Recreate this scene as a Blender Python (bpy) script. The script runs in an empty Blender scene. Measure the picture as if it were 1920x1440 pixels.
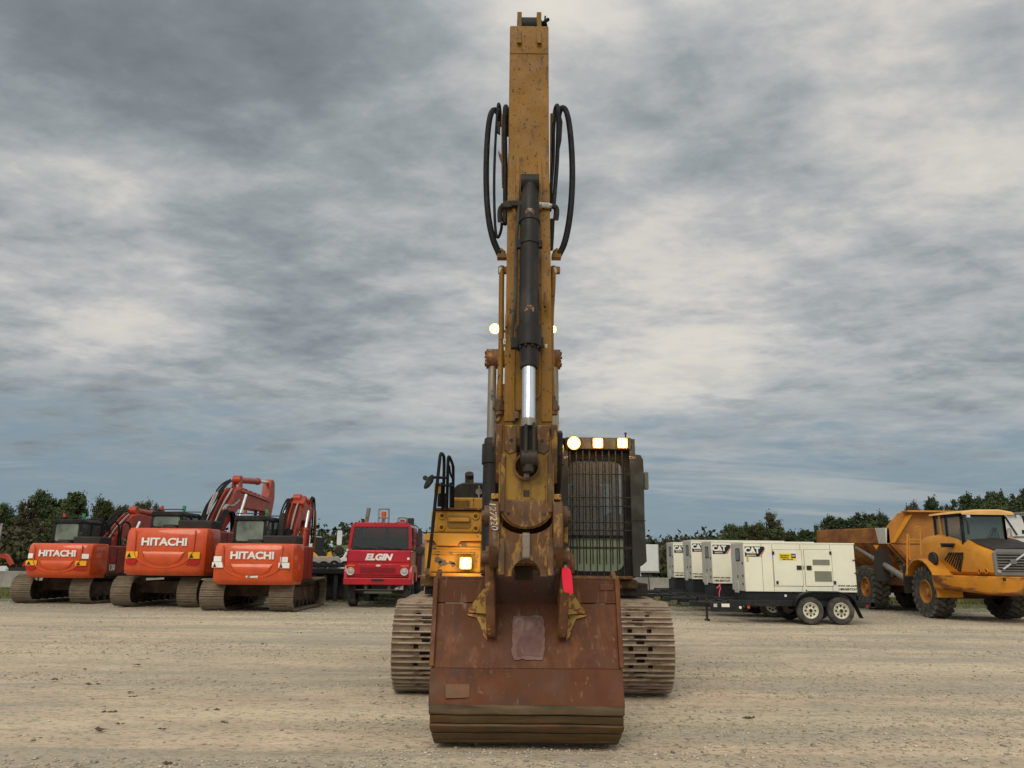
import bpy, math, random
import numpy as np
from mathutils import Vector, Matrix, noise as mnoise

R = math.radians
rnd = random.Random(7)
sc = bpy.context.scene
COL = sc.collection

# ------------------------------------------------------------------ camera
F = 1450.0                       # focal length in pixels of a 1920 px wide picture
TH, RO, EYE = R(12.82), R(0.6), 1.65
fw = Vector((0, math.cos(TH), math.sin(TH)))
rt = Vector((1, 0, 0))
up = Vector((0, -math.sin(TH), math.cos(TH)))
CR = rt * math.cos(RO) + up * math.sin(RO)
CU = up * math.cos(RO) - rt * math.sin(RO)
cd = bpy.data.cameras.new('camera')
cam = bpy.data.objects.new('camera', cd)
COL.objects.link(cam)
cd.sensor_width = 36.0
cd.lens = F * 36.0 / 1920.0
cd.clip_start = 0.1
cd.clip_end = 3000
cam.matrix_world = Matrix(((CR.x, CU.x, -fw.x, 0), (CR.y, CU.y, -fw.y, 0), (CR.z, CU.z, -fw.z, EYE), (0, 0, 0, 1)))
sc.camera = cam

def ray(px, py):
    return fw * F + CR * (px - 960) - CU * (py - 720)

def at(px, py, Y):
    d = ray(px, py)
    p = d * (Y / d.y)
    return Vector((p.x, Y, p.z + EYE))

# ------------------------------------------------------------------ world, sun, exposure
SUN_AZ, SUN_EL = R(194), R(44)     # compass from +Y, clockwise: behind the camera, a little to the left
w = bpy.data.worlds.new('World')
sc.world = w
w.use_nodes = True
nt = w.node_tree
nt.nodes.clear()

def N(tree, kind, **kw):
    n = tree.nodes.new(kind)
    for k, v in kw.items():
        setattr(n, k, v)
    return n

def setin(n, **kw):
    for k, v in kw.items():
        n.inputs[k.replace('_', ' ')].default_value = v

def wmath(op, a, b=None, c=None, clamp=False):
    n = N(nt, 'ShaderNodeMath', operation=op, use_clamp=clamp)
    for i, v in enumerate((a, b, c)):
        if v is None:
            continue
        if isinstance(v, (int, float)):
            n.inputs[i].default_value = v
        else:
            nt.links.new(v, n.inputs[i])
    return n.outputs[0]

def wmap(v, a, b, c, d, smooth=False):
    n = N(nt, 'ShaderNodeMapRange', interpolation_type='SMOOTHSTEP' if smooth else 'LINEAR')
    nt.links.new(v, n.inputs[0])
    for i, x in enumerate((a, b, c, d)):
        n.inputs[i + 1].default_value = x
    return n.outputs[0]

tc = N(nt, 'ShaderNodeTexCoord')
nrm = N(nt, 'ShaderNodeVectorMath', operation='NORMALIZE')
nt.links.new(tc.outputs['Generated'], nrm.inputs[0])
D = nrm.outputs[0]
sep = N(nt, 'ShaderNodeSeparateXYZ')
nt.links.new(D, sep.inputs[0])
zc = wmath('ADD', wmath('MAXIMUM', sep.outputs[2], 0.0), 0.13)
cmb = N(nt, 'ShaderNodeCombineXYZ')
nt.links.new(wmath('DIVIDE', sep.outputs[0], zc), cmb.inputs[0])
nt.links.new(wmath('DIVIDE', sep.outputs[1], zc), cmb.inputs[1])

def wnoise(scale, rot, loc, detail, rough, dist, sx=1.0, sy=1.0):
    m = N(nt, 'ShaderNodeMapping')
    m.inputs['Rotation'].default_value = (0, 0, rot)
    m.inputs['Location'].default_value = loc
    m.inputs['Scale'].default_value = (sx, sy, 1)
    nt.links.new(cmb.outputs[0], m.inputs[0])
    n = N(nt, 'ShaderNodeTexNoise')
    nt.links.new(m.outputs[0], n.inputs['Vector'])
    setin(n, Scale=scale, Detail=detail, Roughness=rough, Distortion=dist)
    return n.outputs[0]

n1 = wnoise(1.35, R(22), (3.1, 0.4, 0), 6, 0.52, 0.25, 0.9, 1.1)
n2 = wnoise(3.6, R(28), (7.7, 2.2, 0), 7, 0.58, 0.25, 0.85, 1.15)
n4 = wnoise(9.5, R(30), (1.7, 4.2, 0), 6, 0.62, 0.2, 0.9, 1.1)
n3 = wnoise(0.45, R(5), (1.2, 5.1, 0), 3, 0.5, 0.2)
br = wmath('ADD', wmath('ADD', wmath('MULTIPLY', wmap(n1, .30, .70, -1, 1), 0.44), wmath('MULTIPLY', wmap(n2, .3, .7, -1, 1), 0.40)),
           wmath('ADD', wmath('MULTIPLY', wmap(n3, .3, .7, -1, 1), 0.15), wmath('MULTIPLY', wmap(n4, .3, .7, -1, 1), 0.22)))
# the large cloud masses of the day: darker banks and brighter breaks, each a soft region of the sky
BANKS = [((330, 330), 17, -0.62), ((90, 80), 14, 0.10), ((1180, 90), 13, 0.34), ((1550, 60), 12, 0.34), ((1200, 575), 7, 0.42), ((1230, 350), 8, -0.35),
         ((830, 565), 7, 0.45), ((1870, 150), 8, 0.45), ((860, 60), 8, 0.25), ((60, 440), 8, 0.55), ((560, 560), 11, 0.42), ((1600, 480), 12, -0.05), ((1480, 260), 9, 0.12), ((1250, 640), 6, 0.25), ((230, 740), 9, -0.10),
         ((1740, 760), 11, 0.12), ((1480, 330), 9, 0.0), ((700, 130), 11, -0.30), ((1350, 700), 9, 0.22), ((200, 620), 9, 0.25)]
for (px, py), rad, amp in BANKS:
    v = ray(px, py).normalized()
    dp = N(nt, 'ShaderNodeVectorMath', operation='DOT_PRODUCT')
    nt.links.new(D, dp.inputs[0])
    dp.inputs[1].default_value = v
    br = wmath('ADD', br, wmath('MULTIPLY', wmap(dp.outputs['Value'], math.cos(R(rad * 1.7)), 1.0, 0, 1, True), amp))
# the sky behind the camera and overhead is the brighter part of the overcast
back = wmap(sep.outputs[1], 0.55, -0.5, 0, 1, True)
high = wmap(sep.outputs[2], 0.55, 0.95, 0, 1, True)
cr = N(nt, 'ShaderNodeValToRGB')
e = cr.color_ramp
e.elements[0].position, e.elements[0].color = 0.0, (0.165, 0.187, 0.200, 1)
e.elements[1].position, e.elements[1].color = 1.0, (0.74, 0.70, 0.62, 1)
for p, c in ((0.28, (0.232, 0.262, 0.280, 1)), (0.5, (0.345, 0.375, 0.388, 1)), (0.72, (0.52, 0.525, 0.515, 1)), (0.86, (0.66, 0.635, 0.59, 1))):
    x = e.elements.new(p)
    x.color = c
nt.links.new(wmap(br, -1.22, 1.12, 0, 1), cr.inputs[0])
# low band: thin blue-grey stratus near the horizon with faint layers
hz = N(nt, 'ShaderNodeValToRGB')
h = hz.color_ramp
h.elements[0].position, h.elements[0].color = 0.0, (0.235, 0.315, 0.365, 1)
h.elements[1].position, h.elements[1].color = 1.0, (0.46, 0.48, 0.47, 1)
x = h.elements.new(0.45); x.color = (0.215, 0.295, 0.355, 1)
lay = wnoise(0.9, 0, (2, 9, 0), 4, 0.55, 0.3, 0.35, 1.6)
nt.links.new(wmath('ADD', wmap(sep.outputs[2], 0.0, 0.24, 0, .8), wmap(lay, .36, .64, -0.38, 0.5)), hz.inputs[0])
mx = N(nt, 'ShaderNodeMix', data_type='RGBA')
nt.links.new(wmap(wmath('ADD', sep.outputs[2], wmap(n2, .35, .65, .06, -.06)), 0.05, 0.25, 1, 0, True), mx.inputs[0])
nt.links.new(cr.outputs[0], mx.inputs[6])
nt.links.new(hz.outputs[0], mx.inputs[7])
gain = wmath('ADD', wmath('ADD', 1.0, wmath('MULTIPLY', back, 0.95)), wmath('MULTIPLY', high, 0.95))
bgc = N(nt, 'ShaderNodeBackground')
nt.links.new(mx.outputs[2], bgc.inputs[0])
nt.links.new(gain, bgc.inputs[1])
sky = N(nt, 'ShaderNodeTexSky', sky_type='NISHITA', sun_disc=False, sun_elevation=SUN_EL, sun_rotation=SUN_AZ)
bgs = N(nt, 'ShaderNodeBackground')
nt.links.new(sky.outputs[0], bgs.inputs[0])
bgs.inputs[1].default_value = 0.07
mxs = N(nt, 'ShaderNodeMixShader')
mxs.inputs[0].default_value = 0.93
nt.links.new(bgs.outputs[0], mxs.inputs[1])
nt.links.new(bgc.outputs[0], mxs.inputs[2])
wo = N(nt, 'ShaderNodeOutputWorld')
nt.links.new(mxs.outputs[0], wo.inputs[0])

ld = bpy.data.lights.new('sun', 'SUN')
ld.energy = 1.5
ld.angle = R(35)
ld.color = (1.0, 0.88, 0.70)
sun = bpy.data.objects.new('sun', ld)
COL.objects.link(sun)
sdir = Vector((math.sin(SUN_AZ) * math.cos(SUN_EL), math.cos(SUN_AZ) * math.cos(SUN_EL), math.sin(SUN_EL)))
sun.rotation_euler = sdir.to_track_quat('Z', 'Y').to_euler()
sun.location = (0, -20, 30)

sc.view_settings.view_transform = 'Standard'
sc.view_settings.look = 'None'
sc.view_settings.gamma = 1
sc.view_settings.exposure = 0.0
sc.view_settings.use_curve_mapping = False
sc.render.engine = 'CYCLES'
sc.cycles.use_denoising = True
sc.cycles.max_bounces = 6
sc.cycles.diffuse_bounces = 3
sc.cycles.glossy_bounces = 3
sc.cycles.transparent_max_bounces = 12

# ------------------------------------------------------------------ materials
def mat(name, base, rough=0.6, metal=0.0, layers=(), bump=0.0, bscale=30.0, bdist=0.01, emit=0.0, coat=0.0, var=0.12, island=0.0, spec=0.25, bstretch=(1, 1, 1)):
    """layers: (colour, scale or (sx,sy,sz), lo, hi, detail, opacity[, offset])"""
    m = bpy.data.materials.new(name)
    m.use_nodes = True
    t = m.node_tree
    b = t.nodes['Principled BSDF']
    b.inputs['Roughness'].default_value = rough
    b.inputs['Metallic'].default_value = metal
    b.inputs['Specular IOR Level'].default_value = spec
    b.inputs['Coat Weight'].default_value = coat
    if emit:
        b.inputs['Base Color'].default_value = (*base, 1)
        b.inputs['Emission Color'].default_value = (*base, 1)
        b.inputs['Emission Strength'].default_value = emit
        return m
    co = N(t, 'ShaderNodeTexCoord').outputs['Object']

    def nz(scale, detail=4, rough_=0.55, off=0.0, dist=0.2):
        mp = N(t, 'ShaderNodeMapping')
        s = scale if isinstance(scale, (tuple, list)) else (scale,) * 3
        mp.inputs['Scale'].default_value = s
        mp.inputs['Location'].default_value = (off, off * 1.7, off * .6)
        t.links.new(co, mp.inputs[0])
        n = N(t, 'ShaderNodeTexNoise')
        t.links.new(mp.outputs[0], n.inputs['Vector'])
        setin(n, Scale=1.0, Detail=detail, Roughness=rough_, Distortion=dist)
        return n.outputs[0]

    def mr(v, a, b_, c, d):
        n = N(t, 'ShaderNodeMapRange')
        t.links.new(v, n.inputs[0])
        for i, x_ in enumerate((a, b_, c, d)):
            n.inputs[i + 1].default_value = x_
        return n.outputs[0]

    def mix(f, a, b_, blend='MIX'):
        n = N(t, 'ShaderNodeMix', data_type='RGBA', blend_type=blend)
        if isinstance(f, float):
            n.inputs[0].default_value = f
        else:
            t.links.new(f, n.inputs[0])
        for i, v in ((6, a), (7, b_)):
            if isinstance(v, tuple):
                n.inputs[i].default_value = (*v, 1) if len(v) == 3 else v
            else:
                t.links.new(v, n.inputs[i])
        return n.outputs[2]

    lo = tuple(c * (1 - var) for c in base)
    hi = tuple(min(1, c * (1 + var)) for c in base)
    cur = mix(mr(nz(1.7, 5, .6), .35, .65, 0, 1), lo, hi)
    if island:
        g = N(t, 'ShaderNodeNewGeometry').outputs['Random Per Island']
        cur = mix(mr(g, 0, 1, 0, 1), mix(1.0, cur, (1 - island,) * 3, 'MULTIPLY'), mix(1.0, cur, (1 + island,) * 3, 'MULTIPLY'))
    last = None
    for L in layers:
        c, s, a, b_, det, op = L[:6]
        off = L[6] if len(L) > 6 else rnd.uniform(0, 50)
        last = mr(nz(s, det, .6, off), a, b_, 0, op)
        cur = mix(last, cur, c)
    t.links.new(cur, b.inputs['Base Color'])
    t.links.new(mr(nz(5.0, 3), .3, .7, max(.05, rough - .1), min(1, rough + .12)), b.inputs['Roughness'])
    if bump:
        bp = N(t, 'ShaderNodeBump')
        bp.inputs['Strength'].default_value = bump
        bp.inputs['Distance'].default_value = bdist
        t.links.new(nz(tuple(bscale * q for q in bstretch), 5, .6), bp.inputs['Height'])
        t.links.new(bp.outputs[0], b.inputs['Normal'])
    return m

DUST = (0.36, 0.30, 0.21)
RUST = (0.17, 0.062, 0.025)
MUD = (0.20, 0.145, 0.085)
M = {}
M['yellow'] = mat('worn yellow paint', (0.225, 0.104, 0.009), .52, layers=(((0.19, 0.095, 0.018), 2.2, .50, .68, 5, .55), ((0.035, 0.018, 0.008), (30, 30, 20), .635, .66, 2, .95), ((0.05, 0.026, 0.012), (70, 70, 50), .655, .68, 2, .8), ((0.07, 0.035, 0.013), (8, 8, 3), .58, .68, 7, .8)), bump=.08, bscale=60)  # worn paint, base also darkened for the dim light on the machine's front
M['yellow_dirty'] = mat('muddy yellow paint', (0.24, 0.125, 0.018), .66, layers=(((0.10, 0.06, 0.022), (3, 3, 1.6), .42, .62, 6, .75), ((0.05, 0.03, 0.02), 17, .62, .68, 4, .85), ((0.045, 0.028, 0.018), (10, 10, 3), .60, .66, 6, .7)), bump=.25, bscale=45)
M['yellow_body'] = mat('chipped yellow body paint', (0.44, 0.225, 0.028), .48, layers=(((0.36, 0.24, 0.09), 3.0, .48, .7, 5, .5), ((0.14, 0.10, 0.075), 6.5, .66, .675, 3, .9), ((0.3, 0.19, 0.06), (14, 14, 2), .6, .7, 4, .4)), bump=.05)
M['link'] = mat('rusty link steel', (0.130, 0.062, 0.026), .55, .25, layers=(((0.26, 0.20, 0.15), (16, 16, 6), .60, .68, 6, .6), ((0.36, 0.20, 0.05), (12, 12, 5), .54, .60, 6, .85), ((0.07, 0.05, 0.032), (5, 5, 3), .48, .6, 5, .7), ((0.24, 0.16, 0.11), 3, .5, .75, 5, .5)), bump=.35, bscale=40)
M['link_yellow'] = mat('ochre link paint', (0.25, 0.140, 0.024), .55, layers=(((0.085, 0.048, 0.018), (7, 7, 2.2), .47, .64, 6, .85), ((0.04, 0.035, 0.02), 20, .62, .67, 4, .8)), bump=.3, bscale=40)
M['rust'] = mat('rusted bucket plate', (0.104, 0.033, 0.010), .58, layers=(((0.045, 0.018, 0.008), (3.5, 3.5, 1.5), .52, .68, 7, .6), ((0.27, 0.17, 0.11), (20, 20, 1.8), .58, .72, 6, .6), ((0.09, 0.034, 0.016), 1.8, .42, .66, 6, .7), ((0.22, 0.075, 0.022), (5, 5, 1.2), .50, .68, 6, .6), ((0.19, 0.13, 0.09), (9, 9, .8), .62, .76, 6, .5), ((0.06, 0.03, 0.02), 30, .66, .72, 4, .7)), bump=.35, bscale=22)
M['rust_low'] = mat('orange rust plate', (0.108, 0.031, 0.009), .62, layers=(((0.045, 0.02, 0.01), (4, 4, 1.2), .50, .66, 7, .7), ((0.22, 0.13, 0.07), (30, 30, 10), .64, .70, 6, .6), ((0.08, 0.045, 0.022), 3.0, .45, .65, 6, .7), ((0.26, 0.16, 0.09), (12, 12, 4), .63, .7, 6, .5)), bump=.25, bscale=28)
M['wear'] = mat('scuffed wear steel', (0.080, 0.052, 0.024), .52, .2, layers=(((0.035, 0.022, 0.011), (1.5, 10, 22), .48, .64, 7, .8), ((0.12, 0.045, 0.016), (3, 4, 6), .53, .64, 6, .7), ((0.15, 0.10, 0.05), (1.2, 8, 14), .50, .66, 6, .7), ((0.10, 0.05, 0.025), (2, 6, 9), .56, .7, 5, .7), ((0.45, 0.36, 0.20), (3, 20, 30), .70, .74, 5, .6)), bump=.15, bscale=20)
M['scuff'] = mat('grey violet bare steel patch', (0.098, 0.050, 0.042), .45, .35, layers=(((0.10, 0.06, 0.055), (7, 7, 14), .60, .68, 5, .7), ((0.26, 0.18, 0.17), 5, .5, .7, 5, .6)), bump=.1)
M['scuff_edge'] = mat('pale scuff edge', (0.15, 0.09, 0.08), .5, .2, layers=((RUST, 22, .52, .6, 5, .7),), bump=.2)
M['ear'] = mat('rusty bucket ear', (0.17, 0.075, 0.035), .68, .1, layers=(((0.42, 0.25, 0.08), 12, .60, .64, 6, .8), ((0.07, 0.035, 0.022), 5, .5, .65, 5, .7)), bump=.3, bscale=35)
M['gusset'] = mat('flaking yellow gusset', (0.34, 0.205, 0.05), .6, layers=((RUST, 16, .52, .57, 6, .95),), bump=.3, bscale=40)
M['black'] = mat('black hose rubber', (0.010, 0.010, 0.010), .6, layers=(((0.04, 0.034, 0.026), 9, .55, .72, 5, .6),), bump=.2, bscale=80, spec=.15)
M['cyl'] = mat('dusty black cylinder', (0.020, 0.018, 0.016), .5, .0, spec=.18, layers=(((0.065, 0.052, 0.038), (6, 6, 2), .48, .7, 6, .6), ((0.22, 0.085, 0.04), 5, .70, .74, 4, .8), ((0.3, 0.28, 0.24), 30, .74, .78, 4, .6)), bump=.1, bscale=60)
M['dark'] = mat('dark grey guard steel', (0.040, 0.038, 0.033), .55, .0, spec=.18, layers=(((0.10, 0.11, 0.085), 4, .45, .7, 6, .5), ((0.10, 0.05, 0.03), 18, .62, .68, 5, .5)), bump=.08)
M['cabblack'] = mat('cab black paint', (0.016, 0.015, 0.013), .5, spec=.18, layers=(((0.06, 0.075, 0.06), 5, .5, .7, 5, .5),))
M['guardbar'] = mat('worn guard bars', (0.030, 0.024, 0.019), .6, .1, layers=(((0.10, 0.07, 0.045), 25, .5, .62, 4, .6),))
M['chrome'] = mat('chrome rod', (0.66, 0.67, 0.68), .16, 1.0, layers=(((0.45, 0.45, 0.44), (40, 40, 4), .55, .75, 4, .4),))
M['rodgrey'] = mat('dusty chrome rod', (0.22, 0.205, 0.175), .5, .35, layers=(((0.05, 0.05, 0.045), (14, 14, 5), .58, .64, 6, .8),))
M['white_tag'] = mat('white fitting', (0.6, 0.58, 0.52), .5, layers=(((0.1, 0.08, 0.06), 40, .5, .58, 4, .7),))
M['track'] = mat('dusty track shoe steel', (0.205, 0.148, 0.100), .72, .1, layers=(((0.07, 0.035, 0.02), (6, 12, 12), .50, .64, 6, .6), ((0.34, 0.25, 0.17), (2.5, 9, 9), .44, .66, 6, .75), ((0.13, 0.06, 0.035), (3, 8, 8), .54, .68, 6, .7), (DUST, 14, .58, .7, 5, .6)), bump=.4, bscale=45, island=.08)
M['grouser'] = mat('worn grouser edge', (0.38, 0.30, 0.22), .55, .2, layers=(((0.58, 0.45, 0.36), (12, 30, 30), .60, .70, 6, .85), ((0.13, 0.07, 0.04), (5, 12, 12), .5, .64, 5, .8)), bump=.6, bscale=60)
M['chain'] = mat('track chain grease', (0.035, 0.024, 0.017), .7, layers=((MUD, 9, .52, .7, 5, .5),))
M['redlamp'] = mat('red ribbon', (0.75, 0.02, 0.05), .6)
M['pinkribbon'] = mat('pink ribbon', (0.85, 0.10, 0.18), .6)
M['lamp'] = mat('lit halogen lens', (1.0, 0.72, 0.36), emit=22)
M['lampglow'] = mat('amber halo glow ring', (1.0, 0.42, 0.08), emit=1.7)  # emissive amber that stands in for the halo round a lit lamp

def glass(name, tint, op, rough=.05):
    m = bpy.data.materials.new(name)
    m.use_nodes = True
    t = m.node_tree
    b = t.nodes['Principled BSDF']
    b.inputs['Base Color'].default_value = (*tint, 1)
    b.inputs['Roughness'].default_value = rough
    tr = N(t, 'ShaderNodeBsdfTransparent')
    tr.inputs[0].default_value = (.75, .82, .80, 1)
    mx_ = N(t, 'ShaderNodeMixShader')
    mx_.inputs[0].default_value = op
    t.links.new(tr.outputs[0], mx_.inputs[1])
    t.links.new(b.outputs[0], mx_.inputs[2])
    t.links.new(mx_.outputs[0], t.nodes['Material Output'].inputs[0])
    return m
M['glass'] = glass('cab glass', (0.10, 0.10, 0.09), .5)
M['glass_clear'] = glass('clear glass with reflection haze', (0.27, 0.27, 0.255), .42)  # pale tint carries the haze of reflections on the pane
M['glass_thin'] = glass('thin clear glass', (0.3, 0.33, 0.33), .15)
M['glass_trk'] = glass('grey truck windscreen', (0.07, 0.085, 0.08), .42, .04)
M['glass_green'] = mat('pale green lower glass', (0.30, 0.36, 0.23), .3, layers=(((0.26, 0.30, 0.22), 3, .45, .7, 4, .5),))
M['glass_dark'] = mat('grey green glass', (0.06, 0.08, 0.072), .10, layers=(((0.13, 0.16, 0.13), 2.5, .5, .75, 3, .5),), spec=.8)

# ------------------------------------------------------------------ mesh building
ORG = [Vector((0, 0, 0))]
WARP = [None]

class MB:
    def __init__(s):
        s.v, s.f = [], []
    def add(s, vs, fs):
        o = len(s.v)
        s.v += [tuple(v) for v in vs]
        s.f += [tuple(i + o for i in f) for f in fs]
        return s
    def bb(s, x0, x1, y0, y1, z0, z1, taper=None):
        vs = [(x, y, z) for z in (z0, z1) for (x, y) in ((x0, y0), (x1, y0), (x1, y1), (x0, y1))]
        return s.add(vs, [(3, 2, 1, 0), (4, 5, 6, 7), (0, 1, 5, 4), (1, 2, 6, 5), (2, 3, 7, 6), (3, 0, 4, 7)])
    def box(s, c, d, rot=None):
        c = Vector(c)
        rot = rot or Matrix.Identity(3)
        vs = [c + rot @ Vector((sx * d[0] / 2, sy * d[1] / 2, sz * d[2] / 2)) for sz in (-1, 1) for (sx, sy) in ((-1, -1), (1, -1), (1, 1), (-1, 1))]
        return s.add(vs, [(3, 2, 1, 0), (4, 5, 6, 7), (0, 1, 5, 4), (1, 2, 6, 5), (2, 3, 7, 6), (3, 0, 4, 7)])
    def prism(s, pts, a, b, axis='x'):
        """pts: profile; axis x: (y,z), axis y: (x,z), axis z: (x,y)"""
        def P(p, t):
            return {'x': (t, p[0], p[1]), 'y': (p[0], t, p[1]), 'z': (p[0], p[1], t)}[axis]
        n = len(pts)
        ar = sum(pts[i][0] * pts[(i + 1) % n][1] - pts[(i + 1) % n][0] * pts[i][1] for i in range(n))
        pts = list(pts) if (ar > 0) != (axis == 'y') else list(pts)[::-1]
        if a > b:
            a, b = b, a
        vs = [P(p, a) for p in pts] + [P(p, b) for p in pts]
        fs = [tuple(range(n))[::-1], tuple(range(n, 2 * n))] + [(i, (i + 1) % n, n + (i + 1) % n, n + i) for i in range(n)]
        return s.add(vs, fs)
    def cyl(s, p, q, r, r2=None, n=16, caps=True):
        p, q = Vector(p), Vector(q)
        r2 = r if r2 is None else r2
        d = (q - p).normalized()
        a = d.orthogonal().normalized()
        b = d.cross(a)
        vs = [p + (a * math.cos(t) + b * math.sin(t)) * r for t in (2 * math.pi * i / n for i in range(n))]
        vs += [q + (a * math.cos(t) + b * math.sin(t)) * r2 for t in (2 * math.pi * i / n for i in range(n))]
        fs = [(i, (i + 1) % n, n + (i + 1) % n, n + i) for i in range(n)]
        if caps:
            fs += [tuple(range(n))[::-1], tuple(range(n, 2 * n))]
        return s.add(vs, fs)
    def tube(s, pts, r, n=8, smooth=0):
        pts = [Vector(p) for p in pts]
        for _ in range(smooth):
            q = [pts[0]]
            for i in range(len(pts) - 1):
                q += [pts[i] * .75 + pts[i + 1] * .25, pts[i] * .25 + pts[i + 1] * .75]
            pts = q + [pts[-1]]
        prev = None
        base = len(s.v)
        for i, p in enumerate(pts):
            d = (pts[min(i + 1, len(pts) - 1)] - pts[max(i - 1, 0)]).normalized()
            a = d.orthogonal().normalized() if prev is None else (prev - d * prev.dot(d)).normalized()
            prev = a
            b = d.cross(a)
            for k in range(n):
                t = 2 * math.pi * k / n
                s.v.append(tuple(p + (a * math.cos(t) + b * math.sin(t)) * r))
        for i in range(len(pts) - 1):
            for k in range(n):
                s.f.append((base + i * n + k, base + i * n + (k + 1) % n, base + (i + 1) * n + (k + 1) % n, base + (i + 1) * n + k))
        s.f.append(tuple(base + k for k in range(n))[::-1])
        s.f.append(tuple(base + (len(pts) - 1) * n + k for k in range(n)))
        return s
    def lathe(s, prof, c, axis='x', n=28):
        """prof: (radius, offset along axis) pairs"""
        c = Vector(c)
        ax = {'x': Vector((1, 0, 0)), 'y': Vector((0, 1, 0)), 'z': Vector((0, 0, 1))}[axis]
        a = {'x': Vector((0, 1, 0)), 'y': Vector((0, 0, 1)), 'z': Vector((1, 0, 0))}[axis]
        b = ax.cross(a)
        base = len(s.v)
        for (r, t) in prof:
            for k in range(n):
                g = 2 * math.pi * k / n
                s.v.append(tuple(c + ax * t + (a * math.cos(g) + b * math.sin(g)) * r))
        for i in range(len(prof) - 1):
            for k in range(n):
                s.f.append((base + i * n + k, base + (i + 1) * n + k, base + (i + 1) * n + (k + 1) % n, base + i * n + (k + 1) % n))
        return s
    def loft(s, secs, cap=True):
        base, n = len(s.v), len(secs[0])
        for q in secs:
            s.v += [tuple(p) for p in q]
        for i in range(len(secs) - 1):
            for k in range(n):
                s.f.append((base + i * n + k, base + i * n + (k + 1) % n, base + (i + 1) * n + (k + 1) % n, base + (i + 1) * n + k))
        if cap:
            s.f.append(tuple(base + k for k in range(n))[::-1])
            s.f.append(tuple(base + (len(secs) - 1) * n + k for k in range(n)))
        return s
    def mesh(s, name, smooth=True):
        me = bpy.data.meshes.new(name)
        if WARP[0]:
            s.v = [WARP[0](v) for v in s.v]
        vs = [(v[0] - ORG[0].x, v[1] - ORG[0].y, v[2] - ORG[0].z) for v in s.v]
        me.from_pydata(vs, [], s.f)
        me.validate()
        import bmesh
        b = bmesh.new()
        b.from_mesh(me)
        bmesh.ops.recalc_face_normals(b, faces=b.faces)
        b.to_mesh(me)
        b.free()
        if smooth:
            me.shade_smooth()
            me.set_sharp_from_angle(angle=R(38))
        return me
    def build(s, name, m, parent=None, bevel=0.0, seg=2, smooth=True, **kw):
        me = s.mesh(name, smooth)
        me.materials.append(m)
        o = bpy.data.objects.new(name, me)
        COL.objects.link(o)
        o.parent = parent
        if bevel:
            b = o.modifiers.new('bevel', 'BEVEL')
            b.width = bevel
            b.segments = seg
            b.limit_method = 'ANGLE'
            b.angle_limit = R(35)
        for k, v in kw.items():
            o[k] = v
        if parent is None:
            o.location = ORG[0]
        return o

def thing(name, label, cat, loc=(0, 0, 0), rz=0.0, group=None):
    o = bpy.data.objects.new(name, None)
    COL.objects.link(o)
    o.empty_display_size = .3
    o.location = loc
    o.rotation_euler = (0, 0, rz)
    o['label'] = label
    o['category'] = cat
    if group:
        o['group'] = group
    return o

def tag(o, label, cat, group=None):
    o['label'] = label
    o['category'] = cat
    if group:
        o['group'] = group
    return o

def copy_obj(o, parent=None):
    c = o.copy()
    COL.objects.link(c)
    c.parent = parent
    return c

def copy_tree(o, parent=None):
    c = copy_obj(o, parent)
    for ch in list(o.children):
        copy_tree(ch, c)
    return c

def text(name, s, size, m, parent, loc, ux=(1, 0, 0), uz=(0, 0, 1), ext=0.004, bold=0.0, sx=1.0, shear=0.0, align='CENTER', space=1.0):
    cu = bpy.data.curves.new(name, 'FONT')
    cu.body = s
    cu.size = size
    cu.extrude = ext
    cu.offset = bold
    cu.shear = shear
    cu.space_character = space
    cu.align_x = align
    cu.align_y = 'CENTER'
    cu.resolution_u = 3
    tmp = bpy.data.objects.new(name, cu)
    COL.objects.link(tmp)
    dg = bpy.context.evaluated_depsgraph_get()
    me = bpy.data.meshes.new_from_object(tmp.evaluated_get(dg))
    bpy.data.objects.remove(tmp)
    me.name = name
    ux, uz = Vector(ux).normalized(), Vector(uz).normalized()
    nn = ux.cross(uz)
    loc = Vector(loc) - ORG[0]
    mtx = Matrix(((ux.x * sx, uz.x, nn.x, loc.x), (ux.y * sx, uz.y, nn.y, loc.y), (ux.z * sx, uz.z, nn.z, loc.z), (0, 0, 0, 1)))
    me.transform(mtx)
    me.materials.clear()
    me.materials.append(m)
    o = bpy.data.objects.new(name, me)
    COL.objects.link(o)
    o.parent = parent
    return o

def arcpts(cx, cy, r, a0, a1, n):
    return [(cx + r * math.cos(R(a0 + (a1 - a0) * i / n)), cy + r * math.sin(R(a0 + (a1 - a0) * i / n))) for i in range(n + 1)]

def rrect(x0, x1, z0, z1, r, n=4):
    return arcpts(x1 - r, z1 - r, r, 0, 90, n) + arcpts(x0 + r, z1 - r, r, 90, 180, n) + arcpts(x0 + r, z0 + r, r, 180, 270, n) + arcpts(x1 - r, z0 + r, r, 270, 360, n)

# value noise for the terrain
def vnoise(x, y, seed):
    rs = np.random.RandomState(seed)
    T = rs.rand(256, 256)
    xi, yi = np.floor(x).astype(int), np.floor(y).astype(int)
    fx, fy = x - xi, y - yi
    fx, fy = fx * fx * (3 - 2 * fx), fy * fy * (3 - 2 * fy)
    g = lambda a, b: T[a % 256, b % 256]
    return (g(xi, yi) * (1 - fx) + g(xi + 1, yi) * fx) * (1 - fy) + (g(xi, yi + 1) * (1 - fx) + g(xi + 1, yi + 1) * fx) * fy

def fbm(x, y, seed, o=4):
    s, a, t = 0, 1.0, 0
    for i in range(o):
        s = s + a * vnoise(x * 2 ** i, y * 2 ** i, seed + i)
        t += a
        a *= .5
    return s / t
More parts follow.
